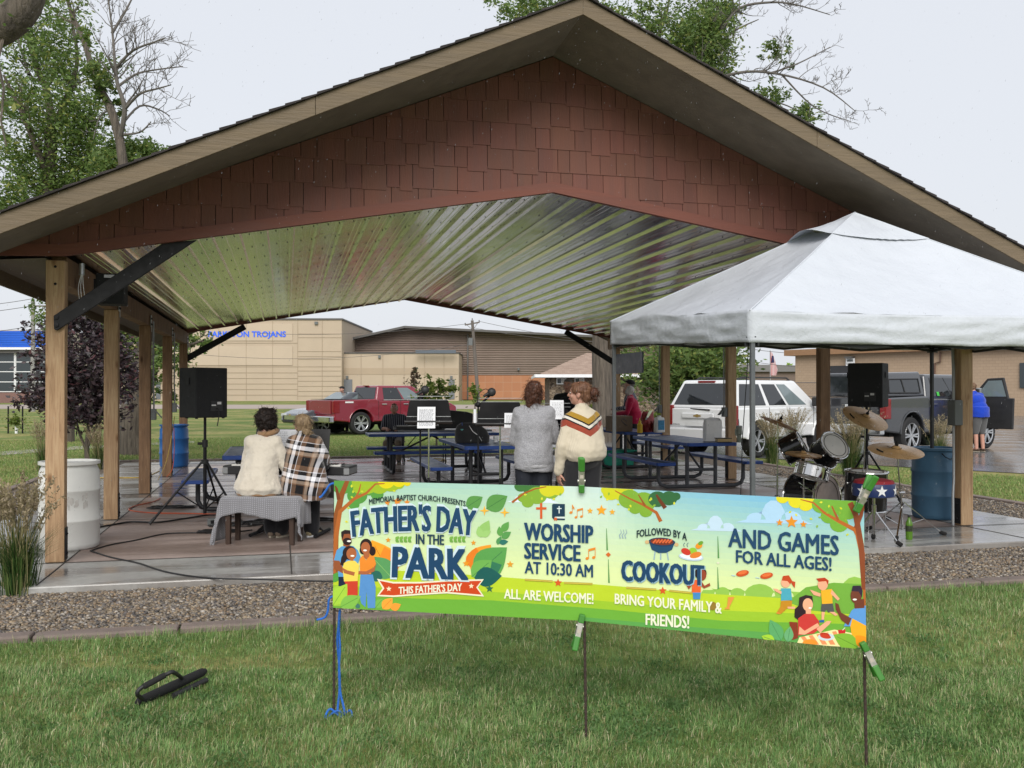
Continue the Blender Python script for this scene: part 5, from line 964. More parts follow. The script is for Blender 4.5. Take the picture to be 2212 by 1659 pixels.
p = atx(1203, 0, 9.6); music_stand('third music stand half hidden between the two standing women', p.x, p.y, -YAW + R(8), 1.17, .30, .24); q = at(1203, 885, 9.5); sheet('page glimpsed between the two standing women', q, .14, .2, R(-16), -YAW, 10)
p = atx(908, 0, 10.12); micstand('microphone stand rising behind the left music stand', p.x, p.y, -YAW, 1.50, (.045, 0, 1.56)); mic('round black microphone over the left music stand', at(918, 842, 10.1), (1, 0, .6))
p = atx(1033, 0, 10.05); micstand('microphone stand with curled cable behind the right music stand', p.x, p.y, -YAW, 1.44, (.135, 0, 1.55)); mic('round black microphone beside the woman in grey', at(1062, 847, 10.03), (1, 0, .5))
# ---------------------------------------------------------------- folding table, chair, guitar case behind
ft = atx(960, 0, 20.3); t = thing('folding_table', 'white folding table where the man in the striped shirt sits', 'table', (ft.x, ft.y, 0), -YAW + R(10)); MB().box((0, 0, .72), (2.0, .6, .04)).build('tabletop', silver, t, bevel=.01)
for x in (-.9, .0, .85):
    for y in (-.24, .24): MB().tube([(x, y, .70), (x * .98, y, 0)], .013, 6).build('leg', black, t, smooth=True)
    MB().tube([(x, -.24, .3), (x * .6, 0, .69)], .010, 6).build('brace', black, t, smooth=True)
p = atx(905, .74, 20.2); keyboard('small black keyboard on the folding table before the seated man', (p.x, p.y, .74), -YAW + R(8), 1.1, .28, .08)
gc_ = at(987, 842, 19.6); t = thing('guitar_case', 'black instrument case standing open behind the left music stand', 'case', (gc_.x, gc_.y, .74), -YAW); MB().prism([(-.38, .05), (.32, .05), (.34, .36), (.20, .40), (-.2, .44), (-.40, .42)], -.08, .08).build('case_shell', plast, t, bevel=.03); MB().lathe([(.05, 0), (.05, .01), (0, .012)], 14, Matrix.Translation((-.26, -.085, .28)) @ Matrix.Rotation(R(90), 4, 'X')).build('orange_badge', mat('orange_badge', (.4, .16, .03), .6), t)
# ---------------------------------------------------------------- things on the tables
def cup(name, label, c, r, h, m, lid=None, handle=False, straw=False, cat='cup', tp=.85):
    t = thing(name, label, cat, c, R(200)); MB().lathe([(r * tp, 0), (r * tp * 1.02, h * .5), (r, h * .55), (r, h), (r * .92, h), (r * .9, h * .9), (0, h * .9)], 20).build('cup_body', m, t, smooth=True)
    if lid: MB().lathe([(r * 1.04, h), (r * 1.04, h + .02), (r * .9, h + .028), (0, h + .028)], 20).build('lid', lid, t, smooth=True)
    if handle: MB().tube([(r * .95, 0, h * .9), (r * 1.6, 0, h * .88), (r * 1.75, 0, h * .7), (r * 1.65, 0, h * .5), (r * .95, 0, h * .48)], .012, 8).build('handle', m, t, smooth=True)
    if straw: MB().tube([(0, 0, h), (.012, 0, h + .13)], .006, 6).build('straw', mat('straw_blue', (.03, .08, .3), .4) if straw == 2 else silver, t, smooth=True)
    return t
teal = mat('teal_tumbler', (.06, .30, .30), .35); p = at(978, 842, 14.8); cup('tumbler', 'teal tumbler with dark straw beside the black bag', (p.x + .16, p.y, .762), .048, .19, teal, lid=teal, straw=2)
p = at(1119, 842, 14.0); cup('tumbler', 'bright blue plastic cup at the right corner of the end on table', (p.x, p.y + .1, .762), .045, .15, mat('blue_cup', (.02, .17, .50), .3, trans=.3), lid=mat('blue_cup', (.02, .17, .50), .3))
p = at(1071, 842, 15.0); cup('paper_cup', 'small white cup with orange band behind the bag', (p.x, p.y, .762), .04, .10, white)
t = thing('handbag', 'slouching black bag on the end on picnic table', 'bag', (*at(1020, 842, 14.9)[:2], .762), -YAW)
bagm = mat('black_cloth', (.014, .014, .016), .8, sheen=.3, bmp=.5, bscale=30); mb = MB(); mb.loft([(0, 0, 0, .27, .14), (0, 0, .10, .28, .15), (-.02, 0, .2, .25, .12), (-.05, 0, .27, .19, .08), (-.06, 0, .31, .12, .04)], 20, p=2.6); mb.build('bag_body', bagm, t, smooth=True); MB().tube(smooth_path([Vector((-.04, -.14, .27)), Vector((.02, -.165, .18)), Vector((.10, -.17, .12)), Vector((.16, -.165, .03))]), .006, 6).build('strap', galv, t, smooth=True)
t = thing('paper_bag', 'crumpled white paper bag on the grey framed table', 'bag', (*at(1539, 842, 15.3)[:2], .762), -YAW + R(6)); mb = MB(); W, D_ = .135, .09
rows = [(0, 0), (.12, .004), (.25, -.006), (.37, .0)]; vs = []
for z, j in rows:
    for k, (a, b_) in enumerate(((-1, -1), (0, -1.12), (1, -1), (1, 1), (0, .9), (-1, 1))): vs.append((a * W * (1 - z * .15) + random.uniform(-.008, .008), b_ * D_ * (1 - z * .4) + random.uniform(-.008, .008), z + (random.uniform(-.04, .02) if z > .3 else 0)))
fs = [(r_ * 6 + k, r_ * 6 + (k + 1) % 6, (r_ + 1) * 6 + (k + 1) % 6, (r_ + 1) * 6 + k) for r_ in range(3) for k in range(6)] + [(5, 4, 3, 2, 1, 0)]
mb.add(vs, fs); mb.build('bag_body', mat('white_paper', (.80, .80, .81), .75, var=.04, bmp=.6, bscale=14), t)
mb = MB(); mb.tube([(-.03, 0, .36), (-.03, 0, .43), (0, .01, .47), (.03, 0, .43), (.03, 0, .36)], .003, 5); mb.build('handle', white, t)
p = at(1562, 842, 14.95); t = thing('book', 'thick book with gilt page edges lying by the paper bag', 'book', (p.x, p.y, .762), -YAW + R(4)); MB().box((0, 0, .006), (.24, .17, .010)).build('cover', plast, t); MB().box((.004, -.004, .035), (.225, .16, .046)).build('pages', mat('gilt_pages', (.42, .31, .15), .5, var=.1, scale=60, stretch=(.1, 1, 6)), t); MB().box((0, 0, .064), (.24, .17, .010)).build('cover', plast, t)
p = at(1599, 842, 14.9); cup('tumbler', 'pale green tumbler with handle and straw on the table corner', (p.x - .02, p.y, .762), .048, .24, mat('sage_tumbler', (.22, .25, .21), .4), lid=silver, handle=True, straw=1, tp=.72)
t = thing('cardboard_box', 'brown cardboard box with a scribble on the far table', 'box', (*at(1337, 842, 18.9)[:2], .762), 0); card = mat('cardboard', (.20, .145, .10), .85, var=.08); MB().box((0, 0, .155), (.46, .32, .31)).build('carton', card, t, bevel=.004)
mb = MB(); mb.tube([(.05 + .06 * math.cos(a * 1.3), -.163, .19 + .07 * math.sin(a)) for a in np.linspace(0, 9, 30)], .004, 4); mb.build('scribble', ink, t)
p = at(1382, 842, 18.2); t = thing('mustard_bottle', 'yellow mustard squeeze bottle on the far table', 'bottle', (p.x, p.y, .762)); yel = mat('mustard_yellow', (.62, .40, .02), .4); MB().lathe([(.05, 0), (.055, .02), (.052, .10), (.055, .16), (.03, .19), (.028, .2)], 18).build('bottle_body', yel, t, smooth=True); MB().lathe([(.03, .2), (.03, .22), (.012, .25), (.006, .29), (0, .29)], 14).build('nozzle', yel, t, smooth=True)
p = at(1398, 842, 18.6); t = thing('chip_bag', 'shiny red and dark crisp bag standing behind the mustard', 'bag', (p.x, p.y, .762), R(15)); cb = mat('red_foil', (.20, .02, .02), .25, .3, var=.5, scale=9); mb = MB(); mb.loft([(0, 0, 0, .13, .05), (0, 0, .1, .15, .09), (0, 0, .25, .15, .08), (.01, 0, .36, .14, .03), (.02, .0, .41, .13, .008)], 14, p=3); mb.build('foil_bag', cb, t, smooth=True); MB().prism([(-.12, .25), (-.02, .43), (.06, .42), (-.09, .24)], -.1, -.085).build('silver_fold', chrome, t)
p = at(1389, 842, 18.9); t = thing('ketchup_bottle', 'dark red sauce bottle next to the mustard', 'bottle', (p.x + .08, p.y - .4, .762)); MB().lathe([(.045, 0), (.05, .02), (.048, .14), (.02, .2), (.02, .23), (0, .23)], 16).build('bottle_body', mat('sauce_red', (.10, .01, .008), .25), t, smooth=True)
p = at(1424, 842, 18.3); t = thing('jug', 'white jug with a blue label at the table end', 'jug', (p.x, p.y, .762), R(10)); MB().box((0, 0, .15), (.20, .14, .30), taper=(.9, .9)).build('jug_body', white, t, bevel=.03, seg=3); MB().box((0, -.072, .15), (.14, .008, .19)).build('blue_label', mat('blue_label', (.03, .22, .42), .4, var=.4, scale=30), t); MB().lathe([(.04, .3), (.04, .33), (0, .335)], 14).build('cap', white, t)
p = at(1330, 842, 19.3); t = thing('storage_tub', 'green plastic tub on the floor under the far table', 'tub', (p.x, p.y, 0), 0); MB().box((0, 0, .18), (.62, .4, .34), taper=(1.12, 1.12)).build('tub_body', mat('sea_green_plastic', (.02, .33, .22), .4), t, bevel=.02); MB().box((0, 0, .352), (.74, .50, .03)).build('tub_rim', mat('sea_green_plastic', (.02, .33, .22), .4), t, bevel=.01)
# grill standing beyond the tables
p = at(1180, 842, 21.0); t = thing('gas_grill', 'grey lidded grill on black cart behind the woman in grey', 'grill', (p.x, p.y, 0), -YAW); MB().prism([(-.75, .86), (.75, .86), (.75, 1.0), (.66, 1.17), (-.66, 1.17), (-.75, 1.0)], -.28, .28).build('lid', mat('grill_lid', (.25, .25, .25), .35, .6), t, bevel=.04); MB().box((0, 0, .70), (1.5, .55, .30)).build('firebox', black, t); MB().box((0, 0, .2), (1.4, .5, .1)).build('cart_shelf', black, t); MB().bar((.2, -.3, 1.02), (.6, -.3, 1.02), .03, .03).build('handle', black, t)
for x in (-.68, .68):
    for y in (-.2, .2): MB().box((x, y, .33), (.05, .05, .62)).build('leg', black, t)
# hanging sign between the far right posts
t = thing('hanging_sign', 'dark blue sign with faint pale lettering hung between the far right posts', 'sign', (7.66, 20.0, 2.02)); MB().box((0, 0, .18), (.03, 1.9, .46)).build('sign_panel', mat('sign_navy', (.025, .035, .075), .35), t)
m_ = MATS['sign_navy']; nt, b = base_of(m_); bt = nd(nt, 'ShaderNodeTexBrick', inp={'Scale': 1.0, 'Color1': (.13, .15, .20, 1), 'Color2': (.03, .04, .08, 1), 'Mortar': (.025, .035, .075, 1), 'Mortar Size': .022, 'Brick Width': .075, 'Row Height': .07}); nt.links.new(coords(nt, (1, 1, 1), (R(90), 0, R(90))), bt.inputs[0]); nt.links.new(bt.outputs[0], b.inputs['Base Color'])
for y in (-.8, .8): MB().tube([(0, y, .41), (0, y, .62)], .006, 5).build('hook', galv, t)
# ---------------------------------------------------------------- canopy tent
tentm = mat('white_tent_cloth', (.53, .56, .61), .7, var=.04, scale=2, bmp=.5, bscale=4, bdist=.05); nt, b = base_of(tentm)
legm = mat('grey_powder_tube', (.13, .14, .15), .45, .3); frm = mat('dark_frame_shaded_leg', (.03, .032, .036), .5)
t = thing('canopy_tent', 'white pop up canopy tent standing over the drum kit', 'canopy tent', (*cw(3.5, 9.4), 0))
tl = lambda p: Vector(p) - Vector(t.location)
LC = [(1.934, 7.6, 1.985), (1.107, 10.55, 2.11), (5.29, 11.75, 2.09), (6.12, 8.80, 1.985)]   # right, ahead, valance bottom height
E0 = [tl((*cw(a, d), z + .255)) for a, d, z in LC]; PK = tl((*cw(3.53, 9.62), 3.42))
def wrinkle(p, a=.012): return a * noise.noise(p * 2.3) + a * .5 * noise.noise(p * 6.1 + Vector((3, 1, 7))) + a * .45 * noise.noise(Vector((p.x * 3 + p.y * 3, p.z * 14, 1)))
def tent_face(i, v0, v1, lift=0.0, nm='canopy_side', arch_=0.0):
    a, c = E0[i], E0[(i + 1) % 4]; nx, ny = 40, 26; vs = []; nrm = (c - a).cross(PK - a).normalized(); nrm = nrm if nrm.z > 0 else -nrm
    for j in range(ny + 1):
        v = v0 + (v1 - v0) * j / ny
        for k in range(nx + 1):
            u = k / nx; p = (a.lerp(c, u)).lerp(PK, v); sag = math.sin(math.pi * min(1, v * 1.0)) * .07 * math.sin(math.pi * u) ** .8 * (1 - lift * 8 if lift else 1)
            edge = min(1, 6 * min(u, 1 - u)); w = wrinkle(p + Vector((i * 3, 0, 0))) * (.3 + .7 * edge) + .006 * noise.noise(Vector((u * 26, v * 4, i))) * edge * math.exp(-((v - .75) / .12) ** 2) + .010 * noise.noise(Vector((u * 16 + v * 6, v * 3, i + 5))) * edge * math.exp(-(v / .12) ** 2)
            p = p - nrm * (sag - w); 
            if lift: p = p + Vector((0, 0, lift)) + nrm * (arch_ * math.sin(math.pi * u) * (1 - j / ny) ** 1.5)
            vs.append(p)
    n = nx + 1; return vs, [(j * n + k, j * n + k + 1, (j + 1) * n + k + 1, (j + 1) * n + k) for j in range(ny) for k in range(nx)]
for i in range(4):
    o = MB().add(*tent_face(i, 0, .84)).build('canopy_side', tentm, t, smooth=True, angle=0, fix=False); MB().add(*tent_face(i, .74, 1.0, .012, arch_=.13 if i == 0 else .01)).build('vent_cap', tentm, t, smooth=True, angle=0, fix=False)
    a, c = E0[i], E0[(i + 1) % 4]; nx, ny = 60, 10; vs = []; out = (c - a).cross(Vector((0, 0, 1))).normalized(); out = out if out.dot((a + c) / 2 - PK) > 0 else -out
    for j in range(ny + 1):
        for k in range(nx + 1):
            u, v = k / nx, j / ny; p = a.lerp(c, u) - Vector((0, 0, .255 * v)); e_ = min(1, 9 * min(u, 1 - u)); w = (.022 * noise.noise(Vector((u * 7 + i * 9, v * 5, 2))) + .012 * noise.noise(Vector((u * 11 + v * 9, v * 22, i))) + .02 * math.sin(math.pi * v) * (noise.noise(Vector((u * 5, i, 4))))) * e_
            dz = (.05 * math.exp(-((u - .62) / .13) ** 2) if i == 0 else .012 * math.sin(u * 6)) * (1 - v) * e_
            w *= min(1, v * 5); vs.append(p + out * (w + .012 * e_ * math.sin(math.pi * v)) + Vector((0, 0, .014 * (1 - v) + dz + .008 * noise.noise(Vector((u * 9, 0, i))) * v)))
    n = nx + 1; o = MB().add(vs, [(j * n + k, j * n + k + 1, (j + 1) * n + k + 1, (j + 1) * n + k) for j in range(ny) for k in range(nx)]).build('valance', tentm, t, smooth=True, angle=0, fix=False); sm = o.modifiers.new('thick', 'SOLIDIFY'); sm.thickness = .004
    MB().tube([E0[i] + Vector((0, 0, .006)), E0[i].lerp(PK, .5) - Vector((0, 0, 0.002)), E0[i].lerp(PK, .84)], .007, 6).build('ridge_seam', tentm, t, smooth=True)
    q = [a + Vector((0, 0, -.2)), a.lerp(c, .25) + Vector((0, 0, -.27)), a.lerp(c, .5) + Vector((0, 0, -.2)), a.lerp(c, .75) + Vector((0, 0, -.27)), c + Vector((0, 0, -.2))]; q2 = [p + Vector((0, 0, s)) for p, s in zip(q, (-.07, .1, -.07, .1, -.07))]
    inw = -out * .05
    for z0, z1 in zip(q[:-1], q[1:]): MB().bar(z0 + inw, z1 + inw, .014, .028).build('truss_bar', frm, t)
    for z0, z1 in zip(q2[:-1], q2[1:]): MB().bar(z0 + inw * 1.6, z1 + inw * 1.6, .014, .028).build('truss_bar', frm, t)
    gz = ZL + .02 if i in (0, 3) else 0.0; lx = a + (PK - a) * .018; lx.z = 0
    MB().box((lx.x, lx.y, (gz + a.z - .06) / 2), (.036, .036, a.z - .06 - gz), rz=-YAW + R(16)).build('leg', legm if i in (0, 1) else frm, t, bevel=.004); MB().box((lx.x, lx.y, gz + .008), (.09, .09, .012)).build('foot_plate', legm, t)  # right-hand legs get the darker tube colour to paint in their shade
tag(MB().tube([at(1617, 748, 8.05), at(1612, 830, 8.1), at(1604, 940, 8.2), (*cw(*(lambda d: ((1594 - 1106) / 2020 * d, d))(8.35)), .0)], .004, 5).build('guy_cord', black), 'thin dark cord hanging straight down beside the nearest canopy leg', 'cord')
# ---------------------------------------------------------------- drum kit
shell = mat('black_drum_shell', (.010, .010, .011), .16, spec=.7, var=.1); head_m = mat('drum_head', (.68, .66, .64), .5, var=.10, scale=7); dirty = mat('worn_drum_head', (.34, .28, .25), .55, var=.25, scale=9); brass = mat('cymbal_bronze', (.56, .345, .16), .30, .25, var=.15, scale=5, stretch=(1, 1, 1)); chr2 = mat('mirror_steel', (.60, .60, .60), .10, 1.0, var=.04, rvar=.03); felt = mat('black_felt', (.012, .012, .012), .9)
CD = lambda r_, f, u: Vector((r_ * CY + f * SY, -r_ * SY + f * CY, u)).normalized()
def axisM(c, ax): 
    z = ax.normalized(); x, y, _ = frame(z); return Matrix.Translation(c) @ Matrix((x, y, z)).transposed().to_4x4()
def drum(label, c, ax, r, h, sm, hm, lugs=6, name='drum', snare=False, ring=True):
    t = thing(name, label, 'drum', c, 0, 'drums of the black drum kit'); M = axisM(Vector((0, 0, 0)), ax)      # c: centre of the batter head
    MB().lathe([(r * .985, -h), (r * .985, 0)], 40, M, cap=False).build('shell', sm, t, smooth=True)
    MB().lathe([(0, .002), (r * .95, .002), (r * .985, -.004)], 40, M).build('drum_head', hm, t, smooth=True); MB().lathe([(0, -h - .002), (r * .95, -h - .002), (r * .985, -h + .004)], 40, M).build('lower_head', head_m, t, smooth=True)
    for z in (0, -h): MB().tube([M @ Vector((r * 1.01 * math.cos(a), r * 1.01 * math.sin(a), z)) for a in np.linspace(0, 2 * math.pi, 40, endpoint=False)], .011, 8, closed=True).build('hoop', chr2, t, smooth=True)
    if ring: MB().tube([M @ Vector((r * .8 * math.cos(a), r * .8 * math.sin(a), .004)) for a in np.linspace(0, 2 * math.pi, 40, endpoint=False)], .0035, 5, closed=True).build('ring_mark', felt, t, smooth=True)
    for k in range(lugs): a = 2 * math.pi * (k + .5) / lugs; p = lambda z, q=1.02: M @ Vector((r * q * math.cos(a), r * q * math.sin(a), z)); MB().tube([p(.01), p(-h * (.98 if snare else .3))], .005, 6).build('tension_rod', chr2, t, smooth=True); MB().ell(p(-h * .3), .016, 8).build('lug', chr2, t, smooth=True)
    return t
def cymbal(label, c, ax, r, logo=False, domed=.18):
    t = thing('cymbal', label, 'cymbal', c, 0, 'bronze cymbals of the drum kit'); M = axisM(Vector((0, 0, 0)), ax); MB().lathe([(r, -r * domed * .62), (r * .6, -r * domed * .28), (r * .22, -.006), (r * .18, .006), (r * .1, .026), (.006, .032)], 48, M, cap=False).build('bronze_disc', brass, t, smooth=True, angle=0, fix=False)
    MB().lathe([(r * .20, .004), (r * .185, .0075), (r * .17, .009)], 40, M, cap=False).build('bell_edge', mat('dark_bronze', (.22, .13, .06), .4, .7), t, smooth=True); MB().lathe([(.018, .03), (.020, .05), (.010, .055), (.006, .085), (0, .085)], 12, M).build('wing_nut', felt, t, smooth=True)  # bell edge is a ring of darker bronze
    if logo:
        mb = MB(); mz = lambda q: -r * domed * (.28 + .34 * (q - .6) / .4) + .004
        dv = M.inverted().to_3x3() @ CD(-1, -.55, 0); a0 = math.atan2(dv.y, dv.x)
        for k in range(6):
            a = a0 + k * .09; q = r * .72; mb.box(M @ Vector((q * math.cos(a), q * math.sin(a), mz(.72))), (.016, .004, .022), M=None, rz=a)
        mb.build('dark_logo', felt, t)
    return t
def cstand(label, foot, top, rl=.30, boom=None):
    t = thing('cymbal_stand', label, 'cymbal stand', foot, 0, 'chrome cymbal stands'); tp = Vector(top) - Vector(foot); MB().tube([(0, 0, .06), (tp.x * .35, tp.y * .35, tp.z * .5)], .012, 10).build('lower_tube', chr2, t, smooth=True); MB().tube([(tp.x * .33, tp.y * .33, tp.z * .47), tp], .008, 10).build('upper_tube', chr2, t, smooth=True); MB().tube([(tp.x * .35 - .02, tp.y * .35, tp.z * .5), (tp.x * .35 + .05, tp.y * .35, tp.z * .5)], .012, 8).build('wing_clamp', chr2, t, smooth=True)
    for k in range(3):
        a = 2 * math.pi * k / 3 - .25; c, s = math.cos(a), math.sin(a); l = MB().bar((c * .02, s * .02, .36), (c * rl, s * rl, .02), .016, .007).build('leg', chr2, t); MB().bar((c * .02, s * .02, .10), (c * rl * .55, s * rl * .55, .18), .012, .006).build('brace', chr2, l); MB().tube([(c * (rl - .03), s * (rl - .03), .035), (c * (rl + .035), s * (rl + .035), .012)], .02, 8).build('rubber_foot', felt, l, smooth=True)
    return t
k2 = lambda x, y, d: at(x, y, d)
drum('large black floor drum beside the starred stool', k2(1871, 1018, 10.3), CD(.02, -.04, 1), .225, .42, shell, head_m, 6)
ft_ = bpy.data.objects['drum']; 
for k in range(3): a = 2 * math.pi * k / 3; MB().tube([(.235 * math.cos(a), .235 * math.sin(a), -.2), (.235 * math.cos(a), .235 * math.sin(a), -.71)], .006, 6).build('leg', chr2, ft_, smooth=True)
drum('black tom drum with round head facing the viewer', k2(1803, 962, 10.9), CD(.30, -.78, .55), .178, .24, shell, head_m, 6)
drum('black tom drum seen from its side, under the tilted left cymbal', k2(1733, 957, 11.0), CD(.82, -.32, .48), .165, .24, shell, head_m, 6)
drum('shiny chrome snare drum tilted between toms and bass drum', k2(1757, 1006, 10.4), CD(.27, .10, .95), .185, .14, chr2, head_m, 8, snare=True, ring=False)
drum('big black bass drum mostly hidden by the banner', k2(1786, 1078, 10.75), CD(.62, -.78, .03), .275, .40, shell, dirty, 8)
for s in (-.22, .18): p = k2(1760 + s * 160, 1100, 10.9); q = p.copy(); q.z = .01; tag(MB().tube([p, q + Vector((s * .3, 0, 0))], .009, 6).build('bass_drum_spur', chr2), 'left chrome spur propping the bass drum' if s < 0 else 'right chrome spur propping the bass drum', 'drum leg')
p = atx(1757, 0, 10.42); t = thing('snare_stand', 'low chrome tripod stand under the snare drum', 'drum stand', p); MB().tube([(0, 0, .08), (0, 0, .5)], .012, 8).build('post', chr2, t, smooth=True)
for k in range(3): a = k * 2.09 + .4; MB().bar((0, 0, .3), (.25 * math.cos(a), .25 * math.sin(a), .015), .014, .006).build('leg', chr2, t); MB().bar((0, 0, .46), (.16 * math.cos(a), .16 * math.sin(a), .56), .014, .006).build('basket_arm', chr2, t)
cymbal('large bronze ride cymbal above the floor drum, with small dark logo', k2(1935.6, 968, 10.2), CD(.02, -.25, .97), .29, True); p = atx(1949, 0, 10.3); cstand('chrome stand under the lower right cymbal', p, k2(1937, 972, 10.2), .44)
cymbal('bronze crash cymbal in front of the right loudspeaker, with dark logo', k2(1871, 899, 11.4), CD(.22, -.47, .86), .28, True); p = atx(1864, 0, 11.5); cstand('chrome stand behind the floor drum', p, k2(1869, 905, 11.4), .3)
cymbal('thin cymbal tilted steeply at the far left of the drum kit', k2(1684, 911, 11.0), CD(.40, .03, .92), .225); p = atx(1678, 0, 11.0); cstand('chrome stand at the far left of the drum kit', p, k2(1680, 914, 11.0), .3)
cymbal('upper cymbal of the closed pair over the snare drum', k2(1735, 979, 10.5), CD(.06, -.10, .99), .20); cymbal('lower cymbal of the closed pair over the snare drum', k2(1735, 985.5, 10.5), CD(-.06, .10, -.99), .20); p = atx(1736, 0, 10.55); cstand('chrome stand of the paired cymbals by the snare drum', p, k2(1735.5, 960, 10.5), .25)
p = atx(1887, 0, 9.75); t = thing('drum_stool', 'round drummer stool, red top and blue sides with white stars', 'stool', p, -YAW); navy = mat('navy_vinyl', (.010, .026, .11), .4, spec=.6); redv = mat('red_cloth', (.24, .012, .02), .7)
MB().lathe([(.18, .49), (.212, .50), (.215, .55), (.213, .615), (.205, .63)], 40).build('side_band', navy, t, smooth=True); MB().lathe([(.206, .625), (.19, .66), (.12, .675), (.02, .668), (0, .664)], 36).build('seat_top', redv, t, smooth=True)
for a in (-90, -38, -142, 14, 166, 60, 120):
    mb = MB(); pts = []; 
    for k in range(10): rr_ = .062 if k % 2 == 0 else .025; aa = math.pi / 2 + k * math.pi / 5; th = R(a) + rr_ * math.cos(aa) / .217; pts.append((.2185 * math.cos(th), .2185 * math.sin(th), .562 + rr_ * math.sin(aa)))
    c_ = (.2185 * math.cos(R(a)), .2185 * math.sin(R(a)), .562); mb.add(pts + [c_], [(k, (k + 1) % 10, 10) for k in range(10)]); mb.build('white_star', white, t, fix=False)
MB().tube([(0, 0, .10), (0, 0, .5)], .016, 12).build('post', chr2, t, smooth=True); MB().lathe([(.02, .3), (.026, .305), (.026, .40), (.02, .405)], 12).build('collar', chr2, t, smooth=True)
for k in range(3): a = R(-50 + 120 * k); c, s = math.cos(a), math.sin(a); l = MB().bar((c * .02, s * .02, .33), (c * .27, s * .27, .03), .018, .008).build('leg', chr2, t); MB().tube([(c * .25, s * .25, .045), (c * .30, s * .30, .018)], .024, 8).build('rubber_foot', felt, l, smooth=True); MB().bar((c * .02, s * .02, .12), (c * .15, s * .15, .19), .014, .006).build('brace', chr2, l)
p = atx(1963, 0, 10.0); t = thing('soda_bottle', 'green plastic soda bottle standing by the drum stool', 'bottle', (p.x, p.y, 0)); gb = mat('green_soda', (.13, .30, .025), .15, trans=.35, spec=.6); MB().lathe([(.03, 0), (.036, .01), (.036, .08), (.034, .10), (.036, .15), (.034, .18), (.014, .225), (.013, .24)], 20).build('bottle_body', gb, t, smooth=True); MB().lathe([(.0365, .09), (.0372, .095), (.0372, .145), (.0365, .15)], 20, cap=False).build('label_wrap', mat('dark_label', (.03, .04, .02), .4, var=.8, scale=60), t, smooth=True); MB().lathe([(.016, .24), (.016, .26), (0, .262)], 14).build('cap', plast, t)
for k in (0, 1): q = k2(1866 + k * 9, 1022 - k * 3, 10.25 + .05 * k); tag(MB().tube([q + Vector((-.05, -.05, .016)), q + Vector((.06, .10, .05 + .01 * k))], [.008, .006], 8).build('drumstick', mat('grey_wood', (.30, .27, .25), .5), smooth=True), ('left' if k == 0 else 'right') + ' of two drumsticks lying on the floor drum head', 'drumstick', 'drumsticks on the floor drum')
# ---------------------------------------------------------------- cables on the slab
blk_c = mat('black_cable', (.014, .014, .015), .5); org = mat('orange_cord', (.45, .075, .02), .5); yelc = mat('yellow_cord', (.48, .32, .05), .5)
def cable(name, label, pts, m, r=.0075, h=None):
    w_ = smooth_path([Vector((*gd(p[0], p[1])[:2], p[2] if len(p) > 2 else r + .001)) if not isinstance(p, Vector) else p for p in pts], 6); return tag(MB().tube(w_, r, 6).build(name, m, smooth=True), label, 'cable', 'cables lying on the slab')
cable('cable', 'black cable running from the white barrel down to the front edge', [(196, 1191), (240, 1205), (300, 1218), (360, 1237), (449, 1250), (560, 1253), (720, 1258)], blk_c)
cable('cable', 'black cable curving from the white barrel towards the bench', [(196, 1191), (240, 1178), (295, 1168), (361, 1154), (449, 1152), (500, 1151), (545, 1146)], blk_c)
cable('cable', 'thick black cable past the foot of the second post', [(206, 1142), (240, 1136), (285, 1129), (340, 1130), (400, 1122), (455, 1114), (505, 1118)], blk_c, .011)
cable('extension_cord', 'orange extension cord looping on the slab behind the tripod', [(347, 1078), (330, 1085), (292, 1094), (281, 1103), (330, 1109), (400, 1110), (470, 1112)], org)
cable('extension_cord', 'yellow extension cord lying straight between the left posts', [(200, 1033), (250, 1032), (310, 1031), (345, 1018)], yelc)
cable('extension_cord', 'yellow cord pile at the feet of the seated man', [(880, 996), (905, 994), (930, 992), (960, 993), (940, 999), (905, 1000), (890, 996), (930, 996), (965, 997)], yelc, .012)
P4 = Vector((XL + .12, PY[3] - .07, 0)); tag(MB().tube(smooth_path([P4 + Vector((0, 0, .9)), P4 + Vector((.01, -.02, .5)), P4 + Vector((-.02, -.03, .15)), P4 + Vector((-.1, -.2, .012))]), .007, 6).build('extension_cord', org, smooth=True), 'orange cord hanging down the fourth left post', 'cable', 'cables lying on the slab')
P5 = Vector((XL + .1, PY[4] - .1, 0)); tag(MB().tube(smooth_path([P5 + Vector((0, -2.6, 1.1)), P5 + Vector((-.02, -2.9, .75)), P5 + Vector((0, -3.9, .35)), P5 + Vector((0.02, -5.2, .15))]), .007, 6).build('extension_cord', yelc, smooth=True), 'yellow cord slung between the left posts in front of the blue barrel', 'cable', 'cables lying on the slab')
for k, (cx_, cy_, rad, l) in enumerate(((520, 1135, .30, 'tangle of black cables under the left end of the bench'), (585, 1128, .28, 'tangle of black cables behind the seated woman\'s shoes'), (372, 1098, .26, 'loose black cable coils by the left tripod foot'), (470, 1150, .20, 'coiled black cable beside the bench leg'), (690, 1125, .25, 'black cables by the right foot of the keyboard stand'))):
    c = gd(cx_, cy_); rnd = random.Random(k); pts = []
    for i in range(46): a = i * .62 + rnd.uniform(-.3, .3); rr_ = rad * rnd.uniform(.45, 1.0); pts.append(Vector((c.x + rr_ * math.cos(a) * 1.3, c.y + rr_ * .6 * math.sin(a), .008 + .02 * rnd.random())))
    cable('cable', l, pts, blk_c, .006)
p = gd(462, 1136); t = thing('power_strip', 'black power box with cables beside the left tripod', 'power strip', (p.x, p.y, 0), R(12)); MB().box((0, 0, .045), (.13, .10, .09)).build('box_body', boxm, t, bevel=.008); MB().box((0, -.051, .055), (.08, .004, .04)).build('socket_face', black, t)
